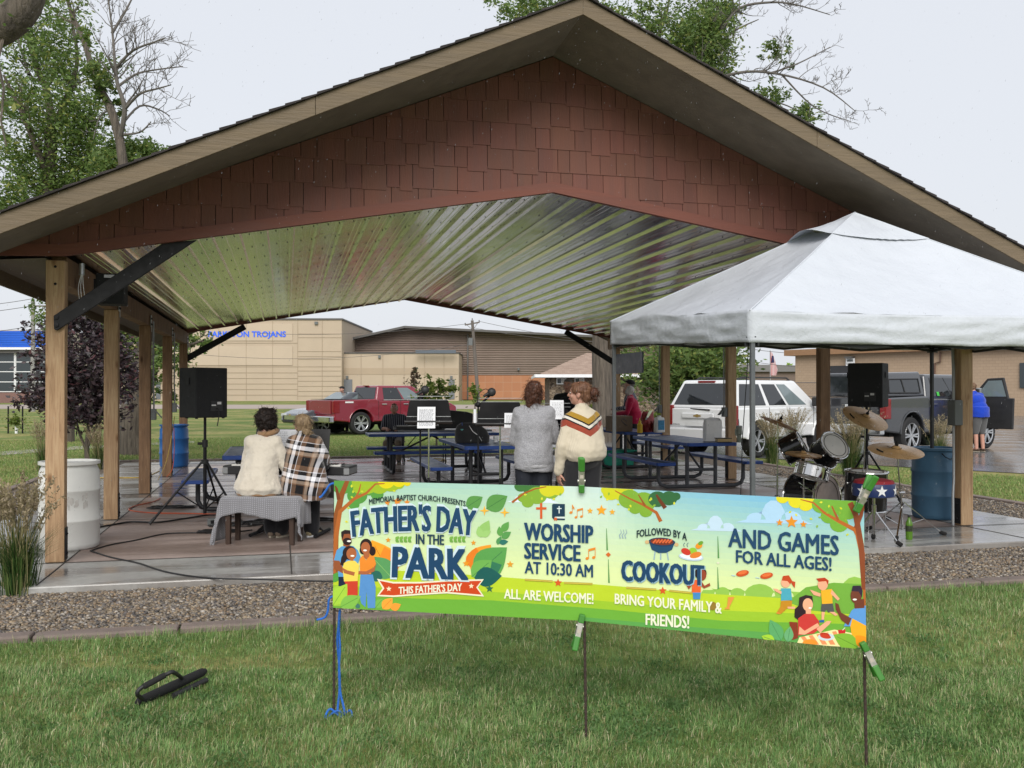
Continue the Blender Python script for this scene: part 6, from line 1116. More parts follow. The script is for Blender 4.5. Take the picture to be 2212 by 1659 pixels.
# ---------------------------------------------------------------- black padded frame on the lawn
t = thing('padded_handle', 'black padded bar with tubular handle lying on the lawn', 'padded handle', (*gd(372, 1500, ZL)[:2], ZL)); L_ = lambda x, y, h: gd(x, y, ZL + h) - Vector(t.location); padm = mat('black_foam', (.012, .012, .012), .85, bmp=.6, bscale=160)
MB().tube([L_(298, 1517, .03), L_(303, 1513, .03), L_(372, 1482, .05), L_(438, 1451, .06), L_(445, 1448, .06)], [.014, .024, .027, .024, .014], 16).build('foam_pad', padm, t, smooth=True); MB().tube(smooth_path([L_(310, 1508, .05), L_(298, 1498, .10), L_(306, 1485, .13), L_(335, 1469, .16), L_(362, 1455, .18), L_(376, 1451, .18), L_(394, 1463, .08)]), .011, 10).build('tube_handle', plast, t, smooth=True); MB().tube([L_(312, 1482, .14), L_(358, 1457, .18)], .016, 12).build('grip', padm, t, smooth=True); MB().tube([L_(376, 1502, .02), L_(447, 1468, .03)], .016, 10).build('lower_bar', plast, t, smooth=True)
# ---------------------------------------------------------------- people
V3 = lambda *a: Vector(a)
def cap(mb, p, q, r1, r2, fl=1.0):
    p, q = Vector(p), Vector(q); n = 6; mb.tube([p.lerp(q, i / n) for i in range(n + 1)], [r1 + (r2 - r1) * i / n for i in range(n + 1)], 14, flat=fl); mb.ell(p, r1, 12); mb.ell(q, r2, 12)
def fused(name, mb, m, parent=None, voxel=.009, it=3, disp=None, cut=None, fac=.5):
    """one continuous surface from overlapping closed shapes"""
    o = mb.build(name, m, None, smooth=True, angle=0); r = o.modifiers.new('r', 'REMESH'); r.mode = 'VOXEL'; r.voxel_size = voxel; r.use_smooth_shade = True
    s = o.modifiers.new('s', 'SMOOTH'); s.iterations = it; s.factor = fac
    ev, dg = evaluated(o); me = bpy.data.meshes.new_from_object(ev); SCR.collection.objects.unlink(o); COL.objects.link(o); old = o.data; o.modifiers.clear(); o.data = me; bpy.data.meshes.remove(old); me.name = name
    if disp:
        for amp, sc, sd in disp: smooth_noise_disp(me, amp, sc, sd)
    me.polygons.foreach_set('use_smooth', [True] * len(me.polygons))
    if not me.materials: me.materials.append(m)
    if parent is not None: o.parent = parent
    return o
skin_m = mat('skin', (.50, .27, .20), .5, var=.08, scale=9, spec=.4); skin_m.node_tree.nodes['Principled BSDF'].inputs['Subsurface Weight'].default_value = .08; skin_m.node_tree.nodes['Principled BSDF'].inputs['Subsurface Scale'].default_value = .02
eyew = mat('eye_white', (.7, .68, .66), .3); eyed = mat('dark_iris', (.03, .02, .015), .2); lipm = mat('lip', (.36, .12, .11), .5)
def head_M(c, yaw=0, pitch=0, roll=0): return Matrix.Translation(c) @ Matrix.Rotation(R(yaw), 4, 'Z') @ Matrix.Rotation(R(roll), 4, 'Y') @ Matrix.Rotation(R(-pitch), 4, 'X')
def head(mb, M, s=1.0):
    P = lambda *a: M @ (Vector(a) * s); Rm = M.to_3x3().to_4x4(); E = lambda c, r: mb.ell(P(*c), tuple(k * s for k in r), 18, Rm)
    E((0, -.008, .025), (.076, .098, .092)); E((0, .018, -.045), (.062, .076, .072)); E((0, .045, -.085), (.040, .042, .028)); E((0, .070, .022), (.055, .026, .030))
    cap(mb, P(0, .092, .02), P(0, .112, -.025), .009 * s, .014 * s); E((0, .088, -.058), (.026, .014, .013))
    for sg in (-1, 1): E((sg * .077, -.005, -.018), (.012, .022, .032)); E((sg * .042, .064, -.03), (.026, .024, .024))
def face_bits(parent, M, s=1.0):
    P = lambda *a: M @ (Vector(a) * s); Rm = M.to_3x3().to_4x4()
    for sg in (-1, 1): e = MB().ell(P(sg * .031, .0855, .004), tuple(k * s for k in (.014, .008, .008)), 12, Rm).build('eye', eyew, parent, smooth=True); MB().ell(P(sg * .031, .0915, .004), .0055 * s, 10).build('iris', eyed, e, smooth=True); MB().ell(P(sg * .032, .091, .024), tuple(k * s for k in (.02, .006, .004)), 10, Rm).build('eyebrow', mat('brow_hair', (.10, .06, .035), .8), parent, smooth=True)
    MB().ell(P(0, .1005, -.058), tuple(k * s for k in (.024, .006, .0075)), 12, Rm).build('mouth', lipm, parent, smooth=True)
def hand(mb, w, d, n, side=1, curl=.5, s=1.0):
    """w wrist, d pointing direction, n palm normal; side: +1 thumb on d x n side"""
    d, n = Vector(d).normalized(), Vector(n); n = (n - d * n.dot(d)).normalized(); t = d.cross(n) * side; w = Vector(w); r = .0085 * s
    for k in (-1.5, -.5, .5, 1.5): cap(mb, w + d * .012 * s + t * k * .012 * s, w + d * .082 * s + t * k * .019 * s, .013 * s, .0115 * s)
    for k, L in ((1.5, .070), (.5, .080), (-.5, .074), (-1.5, .057)):
        b = w + d * .085 * s + t * k * .0205 * s; dd = d; p = b
        for seg in (.45, .32, .23): dd = (dd + n * curl * .55).normalized(); q = p + dd * L * seg * s; cap(mb, p, q, r, r * .92); p = q
    b = w + d * .03 * s + t * .034 * s; q = b + (t * .75 + d * .65 + n * .3).normalized() * .042 * s; cap(mb, b, q, .0125 * s, .0105 * s); cap(mb, q, q + (d * .9 + n * .35 + t * .15).normalized() * .03 * s, .010 * s, .0085 * s)
def shoe(name, m, parent, a, toe, s=1.0, sole=None):
    a, toe = Vector(a), Vector(toe); f = (toe - a); f.z = 0; f.normalize(); g = V3(a.x, a.y, min(a.z, toe.z) ); mb = MB(); hl = g - f * .045 * s; 
    cap(mb, hl + V3(0, 0, .045 * s), hl + f * .10 * s + V3(0, 0, .042 * s), .036 * s, .040 * s); cap(mb, hl + f * .08 * s + V3(0, 0, .034 * s), hl + f * .21 * s + V3(0, 0, .026 * s), .040 * s, .027 * s)
    o = fused(name, mb, m, parent, .010, 2); mb = MB(); pr = [(hl + f * (.245 * u) * s + f.cross(V3(0, 0, 1)) * (math.sin(math.pi * min(.94, u * .9 + .12)) ** .5 * .043 * s) * sg) for sg, us in ((1, (-.12, .1, .3, .5, .7, .9, 1.0)), (-1, (1.0, .9, .7, .5, .3, .1, -.12))) for u in us]
    n = len(pr); mb.add([V3(p.x, p.y, g.z + .004) for p in pr] + [V3(p.x, p.y, g.z + .024 * s) for p in pr], [tuple(range(n)), tuple(range(2 * n - 1, n - 1, -1))] + [(i, i + n, (i + 1) % n + n, (i + 1) % n) for i in range(n)]); mb.build('sole', sole or mat('pale_sole', (.38, .34, .27), .7), o); return o
def hairball(name, parts, m, parent, amp=.012, sc=34, voxel=.009, M=None, it=1):
    mb = MB()
    for p in parts:
        if len(p) == 2: mb.ell(M @ Vector(p[0]) if M else p[0], p[1], 16, M.to_3x3().to_4x4() if M else None)
        else: cap(mb, M @ Vector(p[0]) if M else p[0], M @ Vector(p[1]) if M else p[1], p[2], p[3])
    return fused(name, mb, m, parent, voxel, it, disp=[(amp, sc, 3), (amp * .6, sc * 2.3, 9)])
def strands(o, n, L, W, curl=.6):
    me = o.data; m = len(me.vertices); co = np.empty(m * 3, np.float32); me.vertices.foreach_get('co', co); nr = np.empty(m * 3, np.float32); me.vertex_normals.foreach_get('vector', nr); k = rng.integers(0, m, n)
    P = co.reshape(-1, 3)[k]; d = nr.reshape(-1, 3)[k] * .55 + np.array([0, 0, -.75]) + rng.normal(size=(n, 3)) * curl; d /= np.linalg.norm(d, axis=1)[:, None]; s = np.cross(d, rng.normal(size=(n, 3))); s /= np.linalg.norm(s, axis=1)[:, None]; l = L * rng.uniform(.5, 1.3, (n, 1)); w = s * W / 2
    q = P + d * l * .5 + rng.normal(size=(n, 3)) * l * .12; e = q + (d * .6 + np.array([0, 0, -.5]) + rng.normal(size=(n, 3)) * curl * .7) * l * .5; V = np.stack([P - w, P + w, q - w, q + w, e], 1).reshape(-1, 3); i = np.arange(n)[:, None] * 5
    r = np_mesh('loose_strands', V, [i + np.array([[0, 1, 3, 2]]), i + np.array([[2, 3, 4]])], o.data.materials[0]); r.parent = o; r['kind'] = 'stuff'
def hair_mat(name, a, b_, c_): 
    m = mat(name, a, .5, spec=.4); nt, b = base_of(m); n = noise_n(nt, coords(nt, (1, 1, .22)), 46, 4, .7, .8); r = ramp(nt, n.outputs['Fac'], [(.3, b_), (.5, a), (.72, c_)]); nt.links.new(r.outputs[0], b.inputs['Base Color']); bb = bump(nt, n.outputs['Fac'], .9, .01); nt.links.new(bb.outputs[0], b.inputs['Normal']); return m
curly = hair_mat('dark_curly_hair', (.016, .010, .008), (.006, .004, .004), (.04, .026, .02)); blond = hair_mat('ash_blond_hair', (.26, .18, .10), (.12, .08, .05), (.45, .34, .22)); redh = hair_mat('auburn_hair', (.075, .03, .018), (.025, .012, .008), (.16, .07, .04)); grayh = hair_mat('silver_hair', (.52, .50, .47), (.30, .28, .26), (.70, .68, .65)); redh2 = hair_mat('light_auburn_hair', (.15, .07, .038), (.07, .03, .017), (.26, .14, .08)); sandy = hair_mat('sandy_hair', (.16, .09, .05), (.08, .045, .028), (.26, .17, .1)); greyd = hair_mat('dark_grey_hair', (.15, .14, .13), (.07, .065, .06), (.28, .26, .25))
black_t = mat('black_trousers', (.012, .012, .015), .8, sheen=.2, bmp=.2, bscale=25); navy_t = mat('dark_jeans', (.014, .017, .026), .8, bmp=.2, bscale=25)
def cloth(name, col, bm_=.35, bs=26, sheen=.3, var=.06): return mat(name, col, .9, var=var, scale=8, bmp=bm_, bscale=bs, sheen=sheen, spec=.2)
def legs(mb, J, hipw, f=0.0, rs=(.088, .062, .047)):
    for s in ('l', 'r'): cap(mb, J['hip' + s], J['knee' + s], rs[0] + f, rs[1] + f); cap(mb, J['knee' + s], J['ank' + s], rs[1] + f, rs[2] + f)
def torso(mb, J, w=1.0, dp=1.0, f=0.0):
    P, C_, N = Vector(J['pelvis']), Vector(J['chest']), Vector(J['neck']); up = (C_ - P).normalized(); q = Vector((0, 0, 1)).rotation_difference(up).to_matrix().to_4x4()
    mb.ell(P, (.165 * w + f, .125 * dp + f, .13 + f), 20, q); mb.ell(P.lerp(C_, .5), (.150 * w + f, .115 * dp + f, .17 + f), 20, q); mb.ell(C_, (.160 * w + f, .110 * dp + f, .17 + f), 20, q)
    cap(mb, Vector(J['shl']) * .82 + C_ * .18, Vector(J['shr']) * .82 + C_ * .18, .062 + f, .062 + f); cap(mb, N.lerp(C_, .45), N, .075 + f, .052 + f)
    for s in ('l', 'r'): cap(mb, N.lerp(C_, .12), J['sh' + s], .045 + f, .055 + f)
def arms(mb, J, f=0.0, rs=(.052, .042, .030), to=1.0):
    for s in ('l', 'r'): cap(mb, J['sh' + s], J['el' + s], rs[0] + f, rs[1] + f); e, w_ = Vector(J['el' + s]), Vector(J['wr' + s]); cap(mb, e, e.lerp(w_, to), rs[1] + f, rs[1] + (rs[2] - rs[1]) * to + f)
def body(label, loc, rz, J, w=1.0, dp=1.0, hs=1.0, yaw=0, pitch=0, roll=0, hands=True, voxel=.009, face=False, group=None, rs=(.088, .062, .047)):
    mb = MB(); M = head_M(Vector(J['head']), yaw, pitch, roll); head(mb, M, hs); cap(mb, J['neck'], Vector(J['head']) + V3(0, -.01, -.06), .056, .050); torso(mb, J, w, dp); legs(mb, J, 0, 0, rs); arms(mb, J)
    if hands:
        for s, sg in (('l', -1), ('r', 1)):
            d, n, cu = J.get('hand' + s, ((0, .2, -1), (-sg, .0, 0), .45)); hand(mb, J['wr' + s], d, n, J.get('th' + s, sg), cu)
    for s in ('l', 'r'):
        a = Vector(J['ank' + s]); tq = J.get('toe' + s)
        if tq: cap(mb, a, Vector(tq), .036, .028)
    o = fused('person', mb, skin_m, None, voxel, 2); o.location = loc; o.rotation_euler = (0, 0, rz); tag(o, label, 'person', group)
    if face: face_bits(o, M, hs)
    return o, M
AWAY = -YAW
def turn(deg): return -YAW + R(deg)          # + turns the person to the left of straight away
# woman in grey sweater, standing, back to us
p = atx(1153, 0, 9.5); J = dict(pelvis=(0, 0, .93), chest=(0, 0, 1.24), neck=(0, -.005, 1.42), head=(.005, .015, 1.575), shl=(-.15, 0, 1.36), shr=(.15, 0, 1.36), ell=(-.195, .07, 1.08), elr=(.225, .08, 1.10), wrl=(-.13, .25, 1.06), wrr=(.14, .27, 1.08), hipl=(-.085, 0, .88), hipr=(.085, 0, .88), kneel=(-.09, .03, .48), kneer=(.10, .03, .48), ankl=(-.09, 0, .085), ankr=(.12, -.01, .085), toel=(-.10, .12, .035), toer=(.15, .11, .035), handl=((.6, .8, .1), (0, 0, -1), .5), handr=((-.6, .8, .1), (0, 0, -1), .5), thl=-1, thr=1)
o, M = body('standing woman in heather grey tunic sweater and dark trousers, back turned', p, turn(0), J, 1.05, 1.1, yaw=-12, roll=4)
heather = cloth('heather_grey_knit', (.34, .34, .355), .5, 60); nt, b = base_of(heather); n = noise_n(nt, coords(nt), 150, 3, .8); r = ramp(nt, n.outputs['Fac'], [(.38, (.20, .20, .215)), (.5, (.31, .31, .33)), (.62, (.44, .44, .465))]); nt.links.new(r.outputs[0], b.inputs['Base Color'])
mb = MB(); torso(mb, J, 1.08, 1.15, .020); arms(mb, J, .018, to=.97); mb.loft([(0.0, -.012, .80, .195, .155), (0, -.015, .88, .205, .17), (0, -.01, .98, .20, .165), (0, 0, 1.10, .188, .15), (0, 0, 1.22, .18, .135)], 24); mb.loft([(0.03, -.012, .775, .17, .15), (.02, -.012, .83, .19, .155)], 24); fused('tunic_sweater', mb, heather, o, .010, 5, [(.012, 7, 1), (.007, 16, 5), (.003, 30, 2)])
mb = MB(); mb.loft([(0, -.008, .815, .203, .163), (0, -.008, .85, .207, .167)], 28); fused('ribbed_hem', mb, mat('grey_rib', (.36, .36, .375), .9, bmp=.6, bscale=60, stretch=(1, 1, .05)), o, .010, 1)
mb = MB(); mb.ell(J['pelvis'], (.175, .135, .13), 18); legs(mb, J, 0, .016, (.095, .072, .065)); fused('trousers', mb, navy_t, o, .010, 3, [(.006, 9, 2)])
for s in ('l', 'r'): shoe('shoe', black_t, o, V3(*J['ank' + s]) * Vector((1, 1, 0)), V3(*J['toe' + s]) * Vector((1, 1, 0)))
H_ = hairball('hair', [((0, -.028, .025), (.086, .095, .096)), ((-.012, -.062, -.03), (.078, .052, .085)), ((-.02, -.066, -.09), (.052, .036, .05)), ((-.03, -.065, -.14), (-.035, -.06, -.185), .035, .015), ((.06, -.02, -.06), (.03, .05, .06))], redh, o, .010, 40, M=M); strands(H_, 700, .07, .003, .45)
# woman in chevron sweater, standing, head turned left
p = atx(1258, 0, 9.2); J = dict(pelvis=(0, 0, .95), chest=(0, 0, 1.24), neck=(-.005, 0, 1.415), head=(-.02, .02, 1.565), shl=(-.14, 0, 1.31), shr=(.14, 0, 1.31), ell=(-.225, -.02, 1.06), elr=(.215, .07, 1.08), wrl=(-.235, .05, .80), wrr=(.20, .22, 1.05), hipl=(-.09, 0, .88), hipr=(.095, 0, .88), kneel=(-.085, .03, .47), kneer=(.10, .02, .47), ankl=(-.07, -.03, .085), ankr=(.12, -.02, .085), toel=(-.09, .09, .035), toer=(.16, .09, .035), handl=((.12, .15, -1), (1, .1, .1), .5), handr=((-.3, .9, .1), (0, 0, -1), .5), thl=1, thr=1)
o, M = body('standing woman in cream sweater with mustard and rust chevrons, hair in a bun', p, turn(22), J, 1.0, 1.12, yaw=52, pitch=-2, face=True, rs=(.10, .07, .05))
chev = cloth('chevron_knit', (.62, .55, .43), .5, 60); nt, b = base_of(chev); v = coords(nt); sx = nd(nt, 'ShaderNodeSeparateXYZ'); nt.links.new(v, sx.inputs[0])
M2 = lambda op, a, b_: (lambda n: ([nt.links.new(x, n.inputs[i]) if hasattr(x, 'default_value') or hasattr(x, 'links') else setattr(n.inputs[i], 'default_value', x) for i, x in enumerate((a, b_))], n.outputs[0])[1])(nd(nt, 'ShaderNodeMath', operation=op))
ax_ = M2('ABSOLUTE', sx.outputs[0], 0.0); fold = M2('SUBTRACT', .205, M2('ABSOLUTE', M2('SUBTRACT', ax_, .205), 0.0)); tq = M2('SUBTRACT', sx.outputs[2], M2('MULTIPLY', fold, .52)); u_ = M2('MULTIPLY', M2('SUBTRACT', tq, 1.0), 3.0)
r = ramp(nt, u_, [(0, (.60, .53, .41)), (.44, (.30, .055, .03)), (.615, (.012, .011, .012)), (.66, (.66, .62, .55)), (.745, (.012, .011, .012)), (.79, (.36, .21, .025)), (.96, (.60, .53, .41))], 'CONSTANT'); nt.links.new(r.outputs[0], b.inputs['Base Color'])
wv = nd(nt, 'ShaderNodeTexWave', bands_direction='X', inp={'Scale': 26.0}); nt.links.new(coords(nt), wv.inputs[0]); bb = bump(nt, wv.outputs['Fac'], .35, .006); nt.links.new(bb.outputs[0], b.inputs['Normal'])
mb = MB(); torso(mb, J, .98, 1.15, .016); arms(mb, J, .014, (.058, .048, .034), to=.98); mb.loft([(0.005, -.02, .905, .175, .165), (.005, -.025, .95, .215, .195), (.005, -.03, 1.02, .222, .195), (0, -.015, 1.12, .208, .17), (0, 0, 1.24, .195, .145)], 26); fused('chevron_sweater', mb, chev, o, .010, 5, [(.013, 6, 4), (.007, 15, 5), (.003, 30, 2)])
mb = MB(); mb.ell((0, -.01, .93), (.19, .16, .13), 18); legs(mb, J, 0, .008, (.105, .074, .052)); fused('leggings', mb, black_t, o, .010, 3)
for s in ('l', 'r'): shoe('shoe', black_t, o, V3(*J['ank' + s]) * Vector((1, 1, 0)), V3(*J['toe' + s]) * Vector((1, 1, 0)))
H_ = hairball('hair', [((0, -.03, .03), (.086, .092, .092)), ((0, .03, .074), (.068, .062, .038)), ((.05, .01, .035), (.036, .062, .058)), ((-.05, .01, .035), (.036, .062, .058)), ((0, -.055, -.02), (.078, .05, .07)), ((0, -.085, -.035), (.06, .04, .05))], redh2, o, .006, 40, M=M); strands(H_, 450, .05, .0025, .4); H_ = hairball('hair_bun', [((.0, -.145, .01), (.052, .045, .055)), ((.0, -.15, -.04), (.03, .03, .04))], redh, o, .010, 40, M=M); strands(H_, 250, .045, .003, .9)
# seated woman in cream fleece
sz = .525
p = atx(560, 0, 9.86); J = dict(pelvis=(0, 0, sz + .10), chest=(.02, .06, sz + .40), neck=(.03, .09, sz + .575), head=(.045, .135, sz + .750), shl=(-.105, .05, sz + .515), shr=(.145, .06, sz + .515), ell=(-.185, .13, sz + .27), elr=(.245, .13, sz + .25), wrl=(-.10, .35, sz + .24), wrr=(.16, .37, sz + .23), hipl=(-.09, .05, sz + .06), hipr=(.09, .05, sz + .06), kneel=(-.02, .42, sz + .02), kneer=(.13, .42, sz + .02), ankl=(.03, .30, .10), ankr=(.13, .30, .10), toel=(.02, .42, .035), toer=(.17, .43, .035), handl=((.2, 1, -.1), (0, 0, -1), .5), handr=((-.1, 1, -.1), (0, 0, -1), .5), thl=-1, thr=1)
fz = turn(-6); o, M = body('seated woman with dark curly hair in a cream fleece jacket', p, fz, J, .95, 1.05, yaw=-30, pitch=-14, group='people playing the keyboard on the bench')
fleece = cloth('cream_fleece', (.60, .545, .455), .6, 45, .6, .04)
mb = MB(); torso(mb, dict(J, neck=(.03, .085, sz + .53)), .96, 1.15, .024); arms(mb, J, .018, (.054, .050, .036), to=.96); mb.loft([(0, -.02, sz - .02, .245, .155), (0, -.025, sz + .04, .265, .185), (0, -.02, sz + .14, .222, .175), (.01, .0, sz + .28, .188, .155), (.018, .04, sz + .40, .168, .135)], 24); fused('fleece_jacket', mb, fleece, o, .010, 5, [(.016, 6, 2), (.009, 14, 5), (.004, 30, 8)])
mb = MB(); mb.tube([M @ Vector((.092 * math.cos(a), .088 * math.sin(a) - .025, -.122)) for a in np.linspace(0, 2 * math.pi, 24, endpoint=False)], .030, 10, closed=True); mb.build('tan_collar', mat('tan_suede', (.27, .155, .075), .8, sheen=.3, bmp=.3), o, smooth=True)
mb = MB(); mb.loft([(0, -.02, sz - .028, .22, .15), (0, -.02, sz - .008, .228, .155)], 24, p=2.5); mb.build('brown_hem', mat('tan_suede', (.27, .155, .075), .8), o, smooth=True)
mb = MB(); mb.ell(J['pelvis'], (.18, .14, .11), 18); legs(mb, J, 0, .018, (.095, .074, .070)); fused('trousers', mb, black_t, o, .011, 3)
for s in ('l', 'r'): shoe('shoe', mat('taupe_canvas', (.19, .145, .11), .85), o, V3(*J['ank' + s]) * Vector((1, 1, 0)), V3(*J['toe' + s]) * Vector((1, 1, 0)), 1.05)
H_ = hairball('hair', [((0, -.02, .03), (.108, .112, .105)), ((0, -.055, -.025), (.098, .068, .07)), ((-.05, -.01, -.01), (.06, .075, .08)), ((.05, -.01, -.01), (.06, .075, .08)), ((0, .05, .075), (.07, .05, .04))], curly, o, .020, 30, M=M); strands(H_, 1100, .05, .004, 1.1)
# seated woman in plaid shawl
p = atx(655, 0, 9.93); J = dict(pelvis=(0, 0, sz + .10), chest=(-.015, .07, sz + .40), neck=(-.02, .10, sz + .565), head=(-.05, .15, sz + .70), shl=(-.125, .06, sz + .505), shr=(.12, .06, sz + .505), ell=(-.195, .15, sz + .26), elr=(.19, .16, sz + .26), wrl=(-.10, .36, sz + .23), wrr=(.10, .37, sz + .24), hipl=(-.09, .05, sz + .05), hipr=(.10, .05, sz + .05), kneel=(-.03, .42, sz), kneer=(.33, .34, sz - .02), ankl=(.02, .25, .10), ankr=(.36, .30, .10), toel=(.06, .37, .035), toer=(.40, .42, .035), handl=((.2, 1, -.1), (0, 0, -1), .5), handr=((-.1, 1, -.1), (0, 0, -1), .5), thl=-1, thr=1)
o, M = body('seated woman with blond hair knot wrapped in a brown and black plaid shawl', p, turn(-4), J, .98, 1.05, yaw=34, roll=-8, pitch=-12, group='people playing the keyboard on the bench', face=True)
plaid = cloth('plaid_wool', (.3, .2, .15), .4, 40, .4); nt, b = base_of(plaid); sx = nd(nt, 'ShaderNodeSeparateXYZ'); nt.links.new(coords(nt, (1, 1, 1), (0, R(-9), 0)), sx.inputs[0])
def bands(src, per, off):
    m1 = nd(nt, 'ShaderNodeMath', operation='ADD', inp={1: off}); nt.links.new(src, m1.inputs[0]); m2 = nd(nt, 'ShaderNodeMath', operation='DIVIDE', inp={1: per}); nt.links.new(m1.outputs[0], m2.inputs[0]); m3 = nd(nt, 'ShaderNodeMath', operation='FRACT'); nt.links.new(m2.outputs[0], m3.inputs[0])
    return ramp(nt, m3.outputs[0], [(0, (.20, .11, .062)), (.17, (.008, .007, .008)), (.48, (.20, .11, .062)), (.52, (.42, .31, .23)), (.64, (.008, .007, .008)), (.70, (.85, .85, .9)), (.84, (.010, .009, .010)), (.97, (.7, .7, .74))], 'CONSTANT').outputs[0]
mx = nd(nt, 'ShaderNodeMix', data_type='RGBA', inp={0: .5}); nt.links.new(bands(sx.outputs[0], .27, 2.05), mx.inputs[6]); nt.links.new(bands(sx.outputs[2], .29, .12), mx.inputs[7]); nt.links.new(mx.outputs[2], b.inputs['Base Color'])
mb = MB(); torso(mb, J, .98, 1.2, .030); mb.loft([(.05, -.06, sz - .09, .20, .10), (.03, -.03, sz + .0, .275, .17), (.015, -.02, sz + .12, .255, .175), (0, .0, sz + .26, .220, .16), (-.01, .04, sz + .40, .185, .14), (-.015, .07, sz + .49, .155, .11)], 24)
for s in ('l', 'r'): cap(mb, J['sh' + s], Vector(J['sh' + s]).lerp(Vector(J['el' + s]), .75), .075, .085)
fused('plaid_shawl', mb, plaid, o, .010, 5, [(.015, 6, 7), (.009, 13, 5), (.004, 28, 3)])
mb = MB(); arms(mb, J, .014, to=.96); fused('black_sleeves', mb, black_t, o, .011, 3)
mb = MB(); mb.tube([M @ Vector((.07 * math.cos(a), .062 * math.sin(a) - .02, -.12)) for a in np.linspace(0, 2 * math.pi, 24, endpoint=False)], .017, 8, closed=True); mb.build('dark_collar', black_t, o, smooth=True)
mb = MB(); mb.ell(J['pelvis'], (.18, .14, .11), 18); legs(mb, J, 0, .018, (.10, .078, .070)); fused('trousers', mb, black_t, o, .011, 3)
for s in ('l', 'r'): shoe('shoe', mat('speckled_knit_shoe', (.33, .27, .16), .85, var=.6, scale=60), o, V3(*J['ank' + s]) * Vector((1, 1, 0)), V3(*J['toe' + s]) * Vector((1, 1, 0)), 1.05, white)
H_ = hairball('hair', [((0, -.025, .03), (.088, .096, .094)), ((0, .03, .074), (.066, .06, .036)), ((0, -.06, -.025), (.082, .052, .075))], blond, o, .005, 40, M=M); strands(H_, 450, .05, .0025, .4); H_ = hairball('hair_knot', [((.0, -.128, -.055), (.044, .038, .042)), ((.02, -.135, -.075), (.03, .03, .035)), ((-.02, -.13, -.03), (.03, .028, .03))], blond, o, .010, 44, M=M); strands(H_, 220, .04, .003, .9)
# man in striped shirt at the folding table (faces us)
p = atx(853, 0, 20.85); TO = math.pi; s_ = .41
J = dict(pelvis=(0, 0, s_ + .10), chest=(0, .05, s_ + .44), neck=(0, .08, s_ + .63), head=(0, .13, s_ + .765), shl=(-.19, .06, s_ + .57), shr=(.19, .06, s_ + .57), ell=(-.25, .15, s_ + .33), elr=(.25, .15, s_ + .33), wrl=(-.12, .38, s_ + .34), wrr=(.12, .38, s_ + .34), hipl=(-.10, .05, s_ + .05), hipr=(.10, .05, s_ + .05), kneel=(-.13, .45, s_ + .02), kneer=(.13, .45, s_ + .02), ankl=(-.14, .42, .09), ankr=(.14, .40, .09), toel=(-.16, .55, .035), toer=(.17, .54, .035), handl=((.2, 1, -.15), (0, 0, -1), .5), handr=((-.2, 1, -.15), (0, 0, -1), .5), thl=-1, thr=1)
o, M = body('seated man in dark striped shirt looking down at the small keyboard', p, turn(0) + TO, J, 1.15, 1.1, yaw=0, pitch=-28, voxel=.012, face=True)
stripe = cloth('dark_striped_cotton', (.03, .033, .05), .2); nt, b = base_of(stripe); wv = nd(nt, 'ShaderNodeTexWave', bands_direction='X', inp={'Scale': 7.5}); nt.links.new(coords(nt), wv.inputs[0]); r = ramp(nt, wv.outputs['Fac'], [(.78, (.02, .024, .04)), (.92, (.30, .31, .36))]); nt.links.new(r.outputs[0], b.inputs['Base Color'])
mb = MB(); torso(mb, J, 1.18, 1.2, .022); [cap(mb, J['sh' + s], Vector(J['sh' + s]).lerp(Vector(J['el' + s]), .9), .075, .065) for s in 'lr']; fused('striped_shirt', mb, stripe, o, .012, 4, [(.008, 8, 2)])
mb = MB(); mb.ell(J['pelvis'], (.19, .15, .12), 16); legs(mb, J, 0, .02); fused('khaki_trousers', mb, cloth('khaki_cotton', (.20, .16, .11)), o, .012, 3)
for s in ('l', 'r'): shoe('shoe', black_t, o, V3(*J['ank' + s]) * Vector((1, 1, 0)), V3(*J['toe' + s]) * Vector((1, 1, 0)), 1.15)
hairball('hair', [((0, -.025, .035), (.084, .09, .085)), ((0, .03, .085), (.06, .05, .03))], sandy, o, .006, 36, M=M, voxel=.011)
t = thing('folding_chair', 'dark folding chair under the man in the striped shirt', 'chair', (p.x, p.y, 0), turn(0) + TO); MB().box((0, .02, .435), (.42, .40, .03)).build('seat', plast, t, bevel=.01); MB().box((0, -.2, .75), (.40, .03, .2)).build('backrest', plast, t, bevel=.01)
for x in (-.2, .2): MB().tube([(x, .2, 0), (x, -.2, .84)], .011, 6).build('leg', black, t, smooth=True); MB().tube([(x, -.2, 0), (x, .16, .44)], .011, 6).build('leg', black, t, smooth=True)
# generic standing build for the people further back
def stand_J(h=1.72, arm='front', lean=0.0, sp=.09):
    k = h / 1.72; Z = lambda *a: tuple(x * k for x in a); y = lean
    J = dict(pelvis=Z(0, 0, .95), chest=Z(0, y * .6, 1.26), neck=Z(0, y * .95, 1.45), head=Z(0, y * 1.25 + .02, 1.605), shl=Z(-.185, y * .85, 1.385), shr=Z(.185, y * .85, 1.385), hipl=Z(-sp, 0, .90), hipr=Z(sp, 0, .90), kneel=Z(-sp - .01, .03, .49), kneer=Z(sp + .01, .03, .49), ankl=Z(-sp - .015, 0, .085), ankr=Z(sp + .015, 0, .085), toel=Z(-sp - .04, .13, .035), toer=Z(sp + .04, .13, .035))
    if arm == 'front': J.update(ell=Z(-.24, y + .06, 1.10), elr=Z(.24, y + .06, 1.10), wrl=Z(-.10, y + .30, 1.08), wrr=Z(.10, y + .30, 1.08), handl=((.4, 1, 0), (0, 0, -1), .5), handr=((-.4, 1, 0), (0, 0, -1), .5), thl=-1, thr=1)
    else: J.update(ell=Z(-.25, y * .5, 1.10), elr=Z(.25, y * .5, 1.10), wrl=Z(-.26, y * .4 + .05, .85), wrr=Z(.26, y * .4 + .05, .85))
    return J
